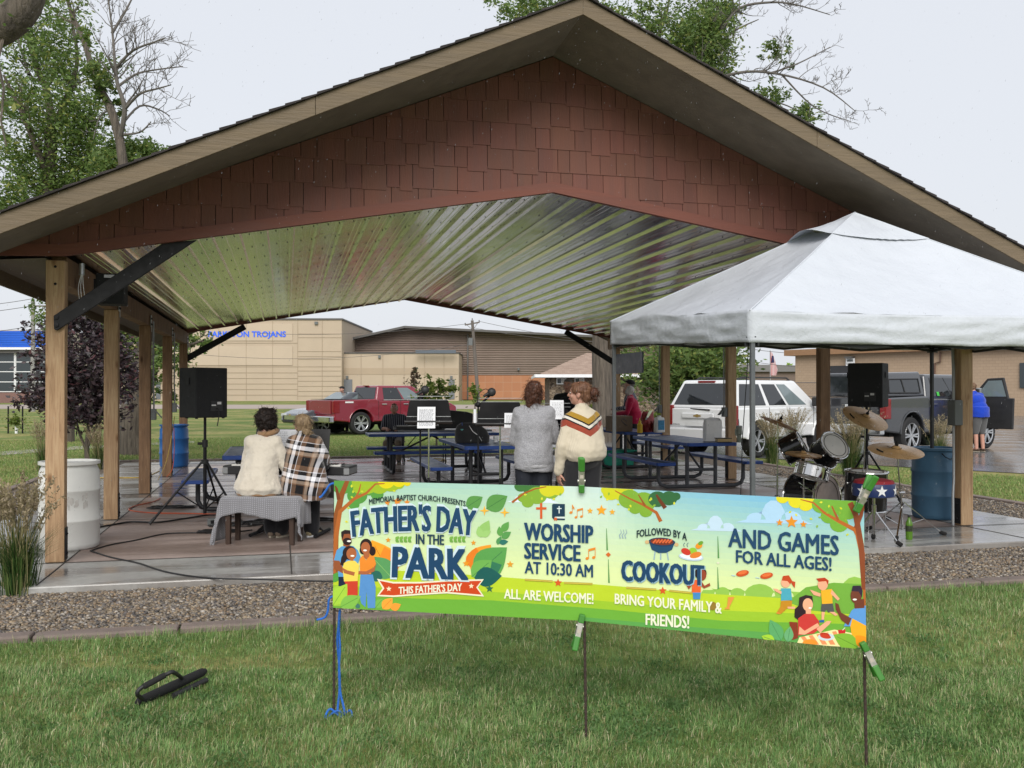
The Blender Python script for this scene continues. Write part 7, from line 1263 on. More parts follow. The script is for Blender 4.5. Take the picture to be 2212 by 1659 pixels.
def dressed(label, loc, rz, J, top, topname, bottom, botname, hair, sleeve=.95, w=1.1, dp=1.1, yaw=0, pitch=0, shorts=False, shoes=None, face=True, cap_m=None, hairparts=None):
    o, M = body(label, loc, rz, J, w, dp, yaw=yaw, pitch=pitch, voxel=.012, face=face); mb = MB(); torso(mb, J, w * 1.04, dp * 1.08, .022)
    P = Vector(J['pelvis']); mb.loft([(P.x, P.y, P.z - .10, .185 * w, .145 * dp), (P.x, P.y, P.z + .05, .185 * w, .15 * dp), (P.x, P.y, P.z + .18, .172 * w, .14 * dp)], 20)
    for s in 'lr':
        e = Vector(J['el' + s])
        if sleeve < .6: cap(mb, J['sh' + s], Vector(J['sh' + s]).lerp(e, .75), .075, .072)
        else: cap(mb, J['sh' + s], e, .072, .060); cap(mb, e, e.lerp(Vector(J['wr' + s]), sleeve), .060, .046)
    fused(topname, mb, top, o, .012, 4, [(.009, 7, 2), (.004, 18, 4)]); mb = MB(); mb.ell(P, (.18 * w, .14 * dp, .13), 16)
    for s in 'lr':
        cap(mb, J['hip' + s], J['knee' + s], .105 * w, .088 if shorts else .078)
        if not shorts: cap(mb, J['knee' + s], J['ank' + s], .078, .066)
    fused(botname, mb, bottom, o, .012, 3, [(.006, 8, 1)])
    for s in 'lr': shoe('shoe', shoes or black_t, o, V3(*J['ank' + s]) * Vector((1, 1, 0)), V3(*J['toe' + s]) * Vector((1, 1, 0)), 1.1)
    hairball('hair', hairparts or [((0, -.025, .035), (.084, .092, .086)), ((0, .028, .076), (.066, .058, .034)), ((0, -.05, -.02), (.078, .05, .06))], hair, o, .006, 36, M=M, voxel=.011)
    if cap_m: mb = MB(); mb.ell(M @ V3(0, -.01, .055), (.093, .105, .075), 18, M.to_3x3().to_4x4()); cap(mb, M @ V3(-.03, .10, .05), M @ V3(-.025, .165, .04), .018, .014); cap(mb, M @ V3(.03, .10, .05), M @ V3(.025, .165, .04), .018, .014); cap(mb, M @ V3(0, .10, .05), M @ V3(0, .175, .04), .018, .014); fused('cap', mb, cap_m, o, .008, 3)
    return o, M
p = atx(1227, 0, 16.6); dressed('grey haired person in black jacket facing us behind the chevron sweater', p, turn(165), stand_J(1.80), cloth('black_jacket', (.012, .012, .015)), 'black_jacket', navy_t, 'trousers', greyd, w=1.25)
p = atx(1371, 0, 21.0); J = stand_J(1.70, 'front', .10); o, M = dressed('silver haired woman in raspberry red top bending over the far table', p, turn(80), J, cloth('raspberry_knit', (.42, .012, .055)), 'red_top', black_t, 'trousers', grayh, pitch=-30, hairparts=[((0, -.025, .03), (.096, .105, .095)), ((0, -.055, -.04), (.09, .06, .08)), ((-.06, .0, -.03), (.04, .06, .07)), ((.06, .0, -.03), (.04, .06, .07))])
q = at(1346, 905, 20.9); sheet('white paper held by the woman in the red top', q, .2, .16, R(60), -YAW, 4)
p = atx(1362, 0, 21.9); dressed('man in black cap and striped shirt behind the woman in red', p, turn(70), stand_J(1.84, 'front'), stripe, 'striped_shirt', cloth('khaki_cotton', (.20, .16, .11)), 'trousers', greyd, pitch=-20, cap_m=mat('black_cap', (.012, .012, .013), .8))
p = atx(2116, ZL + .02, 25.0); J = stand_J(1.86, 'front', .16); dressed('big man in royal blue shirt and grey shorts leaning into the charcoal pickup', p, turn(20), J, cloth('royal_blue_cotton', (.012, .05, .42), .3), 'blue_shirt', cloth('grey_shorts', (.10, .10, .10)), 'shorts', sandy, sleeve=.5, w=1.45, dp=1.5, shorts=True, shoes=mat('brown_sandal', (.06, .035, .02), .7), face=False)
p = atx(745, ZL + .02, 37.0); J = stand_J(1.80, 'front', .12); dressed('man in red jacket and dark cap standing behind the dark red pickup bed', p, turn(150), J, cloth('bright_red_jacket', (.38, .012, .02)), 'red_jacket', navy_t, 'trousers', greyd, pitch=-10, w=1.2, cap_m=mat('black_cap', (.012, .012, .013), .8))
# ---------------------------------------------------------------- banner on three rebar stakes
BL_, BM_, BR_ = V3(.271, 4.906, 0), V3(1.428, 4.277, 0), V3(2.525, 3.653, 0)
t = thing('banner', 'wide colourful printed banner on three thin stakes on the front lawn', 'banner', (BM_.x, BM_.y, ZL)); BORG = Vector(t.location)
def bpt(x, y, off=0.0):                     # picture point on the banner's own plane (left or right half)
    a, c = (BL_, BM_) if x <= 1257 else (BM_, BR_); d = (c - a).normalized(); n = Vector((-d.y, d.x, 0)); n = n if n.y < 0 else -n
    a2 = a + n * .012; r = at(x, y, 1.0) - Vector((0, 0, HC)); k = (a2 - Vector((0, 0, HC))).dot(n) / r.dot(n); p = Vector((0, 0, HC)) + r * k
    return p + n * off - BORG
LQ = [(722, 1038), (1257, 1051), (1257, 1340), (720, 1312)]; RQ = [(1256.9, 1051), (1866, 1083), (1870, 1402), (1256.9, 1340)]
def clipq(poly, quad):
    n = len(quad)
    for i in range(n):
        (x0, y0), (x1, y1) = quad[i], quad[(i + 1) % n]; out = []
        f = lambda p: (x1 - x0) * (p[1] - y0) - (y1 - y0) * (p[0] - x0)
        for k, p in enumerate(poly):
            q = poly[(k + 1) % len(poly)]; a, b_ = f(p), f(q)
            if a >= 0: out.append(p)
            if a * b_ < 0: s = a / (a - b_); out.append((p[0] + (q[0] - p[0]) * s, p[1] + (q[1] - p[1]) * s))
        poly = out
        if len(poly) < 3: return []
    return poly
S2L = lambda c: tuple((v / 255 / 12.92 if v < 10.3 else ((v / 255 + .055) / 1.055) ** 2.4) for v in c)
art, letters = MB(), MB(); LAY = [0]
def tri2(pts):
    return [tuple(f) for f in geometry.tessellate_polygon([[Vector((p[0], p[1], 0)) for p in pts]])]
def put(pts, col, lay=None, mb=None, seg=48):
    """a flat printed shape given in picture coordinates"""
    LAY[0] += 1; off = .0008 + .000012 * LAY[0] if lay is None else lay; mb = mb or art; col = S2L(col)
    for tr in tri2(pts):
        T = [pts[i] for i in tr]; stack = [T]
        while stack:
            T = stack.pop(); e = [math.dist(T[i], T[(i + 1) % 3]) for i in range(3)]; m = max(e)
            if m > seg: i = e.index(m); a, b_, c = T[i], T[(i + 1) % 3], T[(i + 2) % 3]; q = ((a[0] + b_[0]) / 2, (a[1] + b_[1]) / 2); stack += [[a, q, c], [q, b_, c]]; continue
            if (T[1][0] - T[0][0]) * (T[2][1] - T[0][1]) - (T[1][1] - T[0][1]) * (T[2][0] - T[0][0]) < 0: T = T[::-1]
            for Q in (LQ, RQ):
                P = clipq(T, Q)
                if len(P) > 2: cx_ = Q is LQ; mb.add([bpt(min(x, 1257) if cx_ else max(x, 1257.001), y, off) for x, y in P], [tuple(range(len(P)))], col=col)
def E2(cx, cy, rx_, ry_=None, rot=0, n=22): ry_ = ry_ or rx_; c, s = math.cos(R(rot)), math.sin(R(rot)); return [(cx + rx_ * math.cos(a) * c - ry_ * math.sin(a) * s, cy + rx_ * math.cos(a) * s + ry_ * math.sin(a) * c) for a in np.linspace(0, 2 * math.pi, n, endpoint=False)]
def star(cx, cy, r, n=5, k=.45, rot=-90): return [(cx + (r if i % 2 == 0 else r * k) * math.cos(R(rot) + math.pi * i / n), cy + (r if i % 2 == 0 else r * k) * math.sin(R(rot) + math.pi * i / n)) for i in range(2 * n)]
def leaf2(x0, y0, x1, y1, w=.32): dx, dy = x1 - x0, y1 - y0; up = [(x0 + dx * t - dy * w * math.sin(math.pi * t ** .8), y0 + dy * t + dx * w * math.sin(math.pi * t ** .8)) for t in np.linspace(0, 1, 9)]; dn = [(x0 + dx * t + dy * w * math.sin(math.pi * t ** .8), y0 + dy * t - dx * w * math.sin(math.pi * t ** .8)) for t in np.linspace(1, 0, 9)][1:-1]; return up + dn
def leafv(x0, y0, x1, y1, col, vein=None, w=.32):
    put(leaf2(x0, y0, x1, y1, w), col)
    if vein: stroke([(x0, y0), (x0 + (x1 - x0) * .85, y0 + (y1 - y0) * .85)], 1.0, vein)
def stroke(pts, w, col, w1=None):
    w1 = w if w1 is None else w1; L_, R2 = [], []; n = len(pts)
    for i, p in enumerate(pts):
        a, b_ = pts[max(0, i - 1)], pts[min(n - 1, i + 1)]; d = math.dist(a, b_) or 1; nx, ny = -(b_[1] - a[1]) / d, (b_[0] - a[0]) / d; k = (w + (w1 - w) * i / max(1, n - 1)) / 2; L_.append((p[0] + nx * k, p[1] + ny * k)); R2.append((p[0] - nx * k, p[1] - ny * k))
    put(L_ + R2[::-1], col)
A = lambda *p: [(708.5 + .1979 * x, 1019.6 + .1979 * y) for x, y in p]; B = lambda *p: [(1054.2 + .2422 * x, 1019.6 + .2422 * y) for x, y in p]; Cc = lambda *p: [(1503.5 + .2813 * x, 1019.6 + .2813 * y) for x, y in p]
# sheet: printed gradient (sky to pale lime) as colours of the print
mb = MB(); nx, ny = 60, 24; vs, cols = [], []
def top_y(x): return 1038 + (x - 722) / 535 * 13 if x < 1257 else 1051 + (x - 1257) / 609 * 32
def bot_y(x): return 1312 + (x - 720) / 538 * 28 if x < 1258 else 1340 + (x - 1258) / 612 * 62
for i in range(nx + 1):
    x = 722 + (1866 - 722) * i / nx
    for j in range(ny + 1): v = j / ny; vs.append((x, top_y(x) + (bot_y(x) - top_y(x)) * v))
skyL, skyR, mid = np.array([165, 205, 195]), np.array([120, 185, 226]), np.array([222, 236, 170])
for i in range(nx):
    for j in range(ny):
        u, v = (i + .5) / nx, (j + .5) / ny; top = skyL + (skyR - skyL) * min(1, max(0, (u - .3) / .55)); k = min(1, v / .62) ** .8; c = top + (mid - top) * k; c = c + (np.array([250, 250, 235]) - c) * .55 * math.exp(-((u - .465) / .09) ** 2 - (v / .4) ** 2)
        q = [vs[a * (ny + 1) + b_] for a, b_ in ((i, j), (i + 1, j), (i + 1, j + 1), (i, j + 1))]; mb.add([bpt(*p, 0) for p in q] , [(3, 2, 1, 0)], col=S2L(c))
vinyl = mat('printed_vinyl', (.97, .97, .97), .32, var=.01, attr='tint', rvar=.04, spec=.45, bmp=.14, bscale=3.2, bdist=.05)
o = mb.build('vinyl_sheet', vinyl, t, fix=False); sm = o.modifiers.new('thick', 'SOLIDIFY'); sm.thickness = .0012; sm.offset = -1
# hills, bushes, clouds
def strip(line, col): put(line + [(x, bot_y(x) + 3) for x, _ in line[::-1]], col)
put([(1515, 1290)] + sum([[(a + r_ * math.cos(q), 1283 + (a - 1515) * .03 - h * math.sin(q)) for q in np.linspace(math.pi, 0, 9)] for a, r_, h in ((1530, 16, 14), (1560, 18, 17), (1592, 18, 16), (1640, 34, 26), (1690, 24, 16), (1730, 30, 24), (1790, 36, 24), (1845, 34, 48))], []) + [(1875, 1300)], (150, 196, 84))
strip([(715, 1236), (860, 1232), (1000, 1240), (1086, 1246), (1316, 1264), (1500, 1280), (1600, 1286), (1700, 1292), (1875, 1296)], (190, 212, 50)); put([(1700, 1300), (1740, 1268), (1800, 1258), (1875, 1262), (1875, 1330), (1750, 1318)], (118, 174, 66))
strip([(715, 1262), (800, 1268), (960, 1272), (1100, 1280), (1330, 1300), (1560, 1318), (1875, 1330)], (158, 198, 52)); strip([(715, 1285), (900, 1292), (1060, 1296), (1316, 1316), (1560, 1340), (1875, 1348)], (112, 176, 62)); strip([(1257, 1332), (1500, 1354), (1700, 1368), (1875, 1376)], (96, 166, 82))
for cx_, cy_, k, c in ((1150, 1072, 1.0, (222, 232, 245)), (1545, 1133, 1.0, (196, 220, 240)), (1670, 1110, 1.5, (176, 212, 240))):
    put([(cx_ - 55 * k, cy_ + 12 * k)] + [(cx_ + a * k + r_ * k * math.cos(q), cy_ + 8 * k - h * k * math.sin(q)) for a, r_, h in ((-25, 14, 10), (0, 18, 28), (26, 15, 12)) for q in np.linspace(math.pi, 0, 8)] + [(cx_ + 58 * k, cy_ + 15 * k)], c)
# tree frames: foliage lobes, branches, loose leaves
def foliage(lobes, col):
    for x, y, r_ in lobes: put(E2(x, y, r_, r_ * .85, n=18), col)
foliage([(740, 1045, 26), (772, 1070, 22), (765, 1090, 12), (800, 1050, 24), (815, 1068, 14)], (86, 152, 66)); foliage([(790, 1042, 30), (820, 1048, 22), (845, 1045, 20), (862, 1046, 12), (775, 1056, 12)], (158, 186, 44)); foliage([(835, 1040, 18), (862, 1040, 14), (880, 1043, 8)], (226, 210, 30))
stroke(A((60, 1130), (75, 700), (110, 430), (150, 250), (215, 90)), 20, (146, 82, 40), 9); stroke(A((60, 1100), (90, 700), (135, 430), (290, 290), (420, 230), (520, 130), (620, 125)), 12, (178, 100, 46), 2); stroke(A((300, 290), (340, 210), (360, 130)), 5, (178, 100, 46), 2); stroke(A((120, 300), (95, 180), (80, 150)), 8, (120, 66, 36), 3)
foliage([(1125, 1050, 14), (1145, 1055, 16), (1168, 1054, 14)], (66, 118, 60)); foliage([(1140, 1085, 13), (1130, 1075, 12), (1160, 1070, 22), (1190, 1062, 18)], (132, 172, 56)); foliage([(1185, 1056, 20), (1205, 1058, 14)], (210, 206, 40)); stroke(B((215, 270), (320, 190), (420, 150), (520, 130)), 5, (168, 92, 40), 2)
foliage([(1320, 1065, 18), (1345, 1062, 24), (1310, 1058, 12)], (206, 208, 40)); foliage([(1360, 1078, 24), (1390, 1085, 26), (1395, 1105, 14), (1372, 1098, 14)], (128, 172, 56)); foliage([(1420, 1078, 20), (1445, 1076, 18), (1460, 1072, 10)], (52, 104, 62)); stroke(B((1540, 440), (1500, 360), (1380, 290), (1270, 240), (1130, 165)), 8, (176, 96, 40), 2); stroke(B((1400, 300), (1340, 200)), 5, (150, 84, 40), 2); stroke(B((1580, 320), (1530, 250), (1500, 200)), 9, (110, 56, 34), 4)
foliage([(1690, 1075, 14), (1720, 1082, 18), (1740, 1090, 16), (1760, 1078, 20)], (226, 216, 40)); foliage([(1775, 1090, 22), (1800, 1088, 24), (1790, 1115, 18), (1812, 1132, 20), (1830, 1100, 26), (1850, 1090, 22)], (118, 174, 60)); stroke(Cc((1310, 1060), (1290, 700), (1240, 480), (1215, 440), (1090, 375), (980, 310), (900, 235), (800, 210)), 14, (186, 104, 44), 2); stroke(Cc((1290, 900), (1265, 560), (1225, 330), (1180, 235)), 12, (140, 72, 42), 12); stroke(Cc((1225, 430), (1265, 330), (1290, 230)), 10, (140, 72, 42), 6); stroke(Cc((1090, 370), (1040, 260)), 6, (168, 92, 44), 3)
for x, y in A((260, 170), (390, 215), (275, 230), (250, 265), (190, 535), (740, 210), (240, 400)) + B((320, 200), (395, 245), (640, 210), (480, 250), (600, 235), (1080, 180), (1050, 245), (1450, 225), (1470, 300), (1265, 290), (1440, 260), (1250, 345), (1000, 230), (1175, 290), (1660, 265)) + Cc((960, 350), (870, 355), (730, 300), (760, 320), (930, 405), (1010, 320), (1110, 320), (1120, 285), (1150, 485), (1140, 360), (970, 230), (790, 250), (1020, 250)): a = random.uniform(0, 6.28); put(leaf2(x, y, x + 7 * math.cos(a), y + 7 * math.sin(a), .3), random.choice(((206, 214, 50), (190, 206, 60), (226, 222, 60), (140, 180, 60))))
# big leaves round the lettering
for q, c, v in (((1510, 385, 1690, 270), (92, 150, 76), (52, 104, 60)), ((1730, 400, 1960, 260), (92, 150, 76), (52, 104, 60)), ((690, 1140, 480, 740), (244, 166, 46), (190, 90, 30)), ((705, 1130, 620, 810), (238, 140, 44), None), ((700, 1150, 480, 920), (92, 156, 96), (150, 196, 110)), ((600, 1150, 440, 1110), (44, 104, 92), None), ((1560, 1060, 1780, 790), (240, 158, 46), (196, 96, 30)), ((1570, 1050, 1620, 820), (232, 128, 40), None), ((1600, 1130, 1955, 820), (92, 160, 82), (46, 100, 70)), ((1580, 1140, 1900, 1010), (52, 120, 88), None), ((1570, 1140, 1790, 960), (112, 176, 84), (60, 120, 70)), ((1600, 1150, 1900, 1130), (30, 92, 88), None), ((60, 1460, 215, 1200), (164, 208, 66), (96, 150, 50)), ((140, 1470, 365, 1350), (132, 190, 80), (80, 140, 60)), ((60, 1200, 110, 1090), (84, 160, 70), None), ((520, 1480, 600, 1380), (124, 184, 84), (80, 140, 60)), ((600, 1490, 710, 1370), (248, 168, 62), (220, 120, 40)), ((690, 1490, 800, 1440), (246, 158, 58), None), ((350, 1480, 300, 1430), (70, 120, 110), None)): (x0, y0), (x1, y1) = A(q[:2], q[2:]); leafv(x0, y0, x1, y1, c, v, .36)
for pts, c in ((((1665, 710), (1690, 640)), (150, 196, 110)), (((1665, 710), (1760, 525)), (150, 196, 110)), (((1665, 710), (1645, 590)), (160, 204, 120)), (((1680, 700), (1780, 640)), (160, 204, 120)), (((1850, 790), (1890, 700)), (84, 150, 90)), (((1885, 700), (1870, 590)), (96, 160, 80)), (((1900, 650), (1975, 540)), (96, 160, 80)), (((1895, 720), (2000, 650)), (90, 154, 84)), (((1870, 770), (1970, 755)), (48, 116, 104))): (x0, y0), (x1, y1) = A(*pts); leafv(x0, y0, x1, y1, c, None, .3)
for x in (740, 1330):
    for k in range(4): (x0, y0), (x1, y1) = A((x + k * 45, 735), (x + k * 45 + 40, 700)); put(leaf2(x0, y0, x1, y1, .35), (124, 176, 76)); (x0, y0), (x1, y1) = A((x + k * 45, 738), (x + k * 45 + 40, 765)); put(leaf2(x0, y0, x1, y1, .35), (112, 166, 72))
# stars, sparkles and icons
for x, y, r_, c in [(*A((660, 740))[0], 6, (228, 150, 40)), (*A((1590, 770))[0], 6, (228, 150, 40)), (*A((1510, 995))[0], 8, (232, 152, 40)), (*A((1990, 1005))[0], 8, (228, 160, 50)), (*A((1765, 1270))[0], 9, (46, 106, 76)), (*B((910, 345))[0], 7, (240, 172, 50)), (*B((1012, 340))[0], 12, (240, 166, 44)), (*B((1108, 355))[0], 7, (240, 172, 50)), (*B((625, 985))[0], 9, (216, 90, 40)), (*B((1557, 1055))[0], 9, (216, 90, 40)), (*Cc((640, 387))[0], 8, (228, 146, 40)), (*Cc((732, 383))[0], 14, (228, 146, 40)), (*Cc((823, 400))[0], 8, (228, 146, 40)), (*A((650, 335))[0], 7, (226, 140, 50)), (*A((760, 320))[0], 11, (226, 140, 50)), (*A((865, 330))[0], 7, (226, 140, 50))]: put(star(x, y, r_), c)
for x, y in A((1710, 420), (1930, 440)): put(star(x, y, 11, 4, .3), (240, 182, 60))
for q in ([(465, 275), (485, 275), (485, 415), (465, 415)], [(430, 313), (522, 313), (522, 333), (430, 333)]): put(B(*q), (214, 92, 40))
put(B((572, 290), (585, 282), (686, 284), (686, 395), (600, 395), (590, 402), (600, 412), (686, 415), (686, 428), (590, 425), (572, 405)), (28, 58, 80)); put(B((600, 398), (684, 398), (684, 413), (600, 411)), (220, 230, 226))
for q in ([(631, 303), (639, 303), (639, 368), (631, 368)], [(615, 320), (656, 320), (656, 328), (615, 328)]): put(B(*q), (226, 236, 236))
put(B((590, 405), (615, 405), (615, 436), (602, 426), (590, 436)), (214, 92, 40))
def note(x, y, s, c): put(E2(x, y, 3.8 * s, 3 * s, -20), c); put(E2(x + 14 * s, y - 2 * s, 3.8 * s, 3 * s, -20), c); put([(x + 2.4 * s, y), (x + 3.8 * s, y), (x + 3.8 * s, y - 20 * s), (x + 2.4 * s, y - 19.6 * s)], c); put([(x + 16.4 * s, y - 2 * s), (x + 17.8 * s, y - 2 * s), (x + 17.8 * s, y - 24 * s), (x + 16.4 * s, y - 23.6 * s)], c); put([(x + 2.4 * s, y - 20 * s), (x + 17.8 * s, y - 24 * s), (x + 17.8 * s, y - 19 * s), (x + 2.4 * s, y - 15 * s)], c)
note(*B((785, 402))[0], .85, (226, 140, 50)); note(*B((885, 768))[0], 1.0, (232, 140, 44)); x, y = B((740, 360))[0]; put(E2(x, y, 3.5, 2.8, -20), (226, 140, 50)); put([(x + 2.4, y), (x + 3.6, y), (x + 3.6, y - 17), (x + 2.4, y - 17)], (226, 140, 50)); put([(x + 3.6, y - 17), (x + 8, y - 9), (x + 6.5, y - 6), (x + 3.6, y - 11)], (226, 140, 50))
for x0, y0, x1, y1 in ((330, 957, 577, 972), (678, 985, 932, 995), (1233, 1028, 1500, 1045), (1615, 1055, 1820, 1075)): q = B((x0, y0), (x1, y1)); stroke(q, 4.5, (176, 156, 60)); stroke(q, 1.2, (226, 206, 90))
for x, y0, y1 in ((1057, 500, 695), (1073, 775, 985), (2048, 570, 765), (2046, 845, 1040)): q = B((x, y0), (x + 6, y1)); stroke(q, 1.0, (92, 150, 84), 3.4)
put(B((1073, 712), (1096, 734), (1073, 756), (1050, 734)), (214, 106, 40)); put(B((2050, 798), (2068, 808), (2050, 818), (2032, 808)), (226, 226, 200))
# grill, plate, steam
for k in range(3): q = B((1180 + k * 24, 590), (1172 + k * 24, 560), (1190 + k * 24, 540), (1182 + k * 24, 510)); stroke(q, 2.6, (150, 172, 186), 1)
for q in ([(1490, 700), (1480, 780)], [(1540, 720), (1540, 780)], [(1595, 700), (1608, 785)]): stroke(B(*q), 2.4, (150, 178, 196))
put(B((1435, 620), (1660, 640), (1640, 690), (1590, 718), (1520, 720), (1460, 690)), (34, 74, 108)); put(E2(*B((1550, 622))[0], 29, 9.5, 3), (28, 60, 92)); put(E2(*B((1550, 620))[0], 25, 7.2, 3), (120, 52, 36))
for k in range(6): q = B((1470 + k * 28, 630), (1500 + k * 28, 600)); stroke(q, 3.6, (222, 104, 60))
for x, y in B((1418, 622), (1680, 645)): put(E2(x, y, 4.5, 4), (214, 180, 130))
put(E2(*B((1810, 755))[0], 27, 8, 6), (196, 214, 232)); put(E2(*B((1810, 748))[0], 24, 6.5, 6), (236, 240, 246)); put(E2(*B((1825, 705))[0], 9, 8), (150, 200, 60)); put(E2(*B((1765, 708))[0], 11, 7, 25), (206, 60, 46)); put(E2(*B((1850, 738))[0], 13, 6.5, -15), (226, 130, 50)); put(E2(*B((1880, 655))[0], 8, 6, -30), (238, 150, 40)); put(E2(*B((1895, 632))[0], 6, 4, -30), (110, 160, 50))
for k in (0, 30): stroke(B((1750 + k, 665), (1742 + k, 645), (1755 + k, 628)), 1.4, (90, 120, 130))
# printed people (plain flat figures)
SK1, SK2, SK3, DK = (150, 84, 52), (176, 102, 64), (240, 176, 140), (44, 30, 34)
def fig(pts, c, m=A): put(m(*pts), c)
fig([(70, 960), (100, 850), (150, 810), (205, 800), (280, 805), (330, 850), (360, 920), (330, 1000), (250, 1050), (200, 1150), (120, 1150), (110, 1000)], (92, 156, 206)); fig([(120, 1140), (215, 1140), (215, 1250), (120, 1240)], (30, 40, 66)); fig([(62, 960), (130, 965), (180, 1060), (290, 1090), (280, 1135), (160, 1100), (70, 1050)], SK1)
fig([(175, 740), (245, 740), (245, 800), (210, 820), (170, 800)], SK1); put(E2(*A((208, 710))[0], 11, 14), SK1); put(E2(*A((215, 755))[0], 9.5, 8), DK); fig([(150, 700), (148, 650), (190, 628), (250, 635), (268, 680), (262, 700), (240, 672), (180, 675), (165, 730)], DK); put(E2(*A((235, 752))[0], 4.5, 2), (250, 246, 240))
put(E2(*A((420, 800))[0], 13, 15), DK); put(E2(*A((385, 850))[0], 7, 9), DK); put(E2(*A((490, 860))[0], 7, 10), DK); put(E2(*A((415, 825))[0], 10, 13), SK2); fig([(395, 870), (455, 870), (460, 930), (420, 950), (390, 920)], SK2); put(E2(*A((410, 852))[0], 4, 2), (250, 246, 240)); fig([(350, 950), (380, 905), (420, 960), (465, 905), (510, 925), (530, 1000), (500, 1040), (480, 1030), (475, 1110), (355, 1110)], (236, 140, 50)); fig([(360, 1115), (495, 1115), (525, 1250), (520, 1480), (440, 1480), (425, 1300), (415, 1470), (370, 1430), (345, 1340)], (90, 146, 206)); fig([(500, 1040), (530, 1000), (510, 1080), (430, 1115), (310, 1110), (310, 1075), (420, 1080)], SK2)
put(E2(*A((240, 880))[0], 15, 15), DK); fig([(190, 860), (150, 930), (140, 1010), (170, 1020), (210, 950)], DK); put(E2(*A((262, 890))[0], 11, 13), SK2); fig([(250, 940), (280, 940), (285, 980), (245, 980)], SK2); put(E2(*A((272, 912))[0], 4.2, 2), (250, 246, 240)); fig([(225, 965), (300, 965), (345, 1010), (340, 1060), (330, 1185), (180, 1190), (165, 1040), (180, 990)], (240, 214, 92)); fig([(160, 1040), (220, 1070), (300, 1090), (290, 1130), (180, 1100)], SK2); fig([(185, 1190), (330, 1185), (330, 1340), (250, 1345), (175, 1390), (215, 1260)], (206, 66, 48)); (x0, y0), (x1, y1) = A((60, 1450), (215, 1215)); leafv(x0, y0, x1, y1, (170, 212, 70), (96, 150, 50), .3); (x0, y0), (x1, y1) = A((140, 1470), (365, 1350)); leafv(x0, y0, x1, y1, (132, 190, 80), (80, 140, 60), .3)
for x, y in ((355, 775), (540, 793)): put(E2(*Cc((x, y))[0], 14, 6.5, -12), (206, 84, 40)); put(E2(*Cc((x, y - 6))[0], 10, 3.6, -12), (232, 116, 60)); stroke(Cc((x - 85, y + 14), (x - 55, y + 20)), 1.6, (180, 206, 230))
# running girl and boy
fig([(650, 980), (735, 985), (730, 1035), (700, 1040), (650, 1085), (620, 1070), (645, 1030)], (200, 140, 40), Cc); fig([(650, 890), (725, 890), (735, 980), (650, 985)], (80, 170, 190), Cc); fig([(590, 890), (620, 895), (655, 915), (650, 935), (610, 915)], SK3, Cc); put(E2(*Cc((685, 845))[0], 10, 11), SK3); fig([(655, 830), (665, 795), (710, 790), (735, 830), (720, 860), (700, 835)], (196, 74, 36), Cc); fig([(720, 830), (760, 840), (755, 890), (735, 860)], (196, 74, 36), Cc); fig([(620, 1070), (650, 1080), (640, 1088), (612, 1082)], (226, 140, 60), Cc); fig([(700, 1030), (760, 1030), (755, 1048), (700, 1045)], SK3, Cc)
fig([(960, 1010), (1045, 1000), (1058, 1070), (1010, 1075), (1000, 1050), (985, 1070), (955, 1065)], (86, 88, 86), Cc); fig([(955, 905), (1040, 895), (1045, 1005), (965, 1010)], (246, 180, 46), Cc); fig([(870, 900), (890, 905), (955, 930), (950, 955), (900, 940)], SK3, Cc); fig([(1040, 900), (1100, 970), (1085, 985), (1030, 930)], SK3, Cc); put(E2(*Cc((970, 862))[0], 11, 12), SK3); fig([(920, 815), (985, 808), (1015, 830), (1010, 865), (995, 835), (940, 840)], (190, 64, 34), Cc); fig([(960, 1070), (985, 1070), (978, 1130), (960, 1130)], SK3, Cc); fig([(940, 1135), (980, 1130), (980, 1150), (945, 1150)], (40, 100, 170), Cc); fig([(1020, 1070), (1060, 1070), (1085, 1095), (1065, 1100)], SK3, Cc)
# couple at the picnic table
fig([(712, 1145), (775, 1150), (780, 1270), (735, 1285)], (140, 58, 40), Cc); fig([(790, 960), (840, 940), (890, 950), (895, 1000), (840, 1080), (790, 1140), (752, 1110), (755, 1050), (785, 1020)], (50, 32, 40), Cc); put(E2(*Cc((855, 1015))[0], 11, 14), SK3); fig([(840, 1045), (880, 1045), (880, 1090), (840, 1090)], SK3, Cc); fig([(780, 1120), (830, 1085), (900, 1085), (940, 1140), (945, 1200), (900, 1235), (780, 1250)], (206, 62, 58), Cc); fig([(790, 1180), (830, 1215), (930, 1155), (945, 1180), (830, 1245), (785, 1240)], SK3, Cc); fig([(920, 1200), (1000, 1140), (1035, 1140), (1020, 1165), (950, 1230)], SK3, Cc); put(E2(*Cc((872, 1040))[0], 3.5, 1.8), (250, 246, 240))
fig([(790, 1265), (1060, 1205), (1300, 1255), (1300, 1345), (1000, 1330), (770, 1315)], (248, 232, 170), Cc)
for k in range(5): fig([(800 + k * 60, 1262 - k * 10), (830 + k * 60, 1256 - k * 10), (880 + k * 62, 1320), (840 + k * 62, 1320)], (240, 150, 100), Cc)
put(E2(*Cc((870, 1310))[0], 16, 9), (246, 150, 50)); put(E2(*Cc((995, 1262))[0], 18, 8), (206, 220, 226)); put(E2(*Cc((985, 1245))[0], 11, 4.5, 10), (190, 56, 34)); put(E2(*Cc((990, 1258))[0], 12, 4.5, 10), (206, 66, 40)); fig([(1085, 1208), (1145, 1205), (1138, 1250), (1093, 1250)], (206, 40, 44), Cc); stroke(Cc((1120, 1210), (1140, 1190)), 1.4, (226, 240, 220))
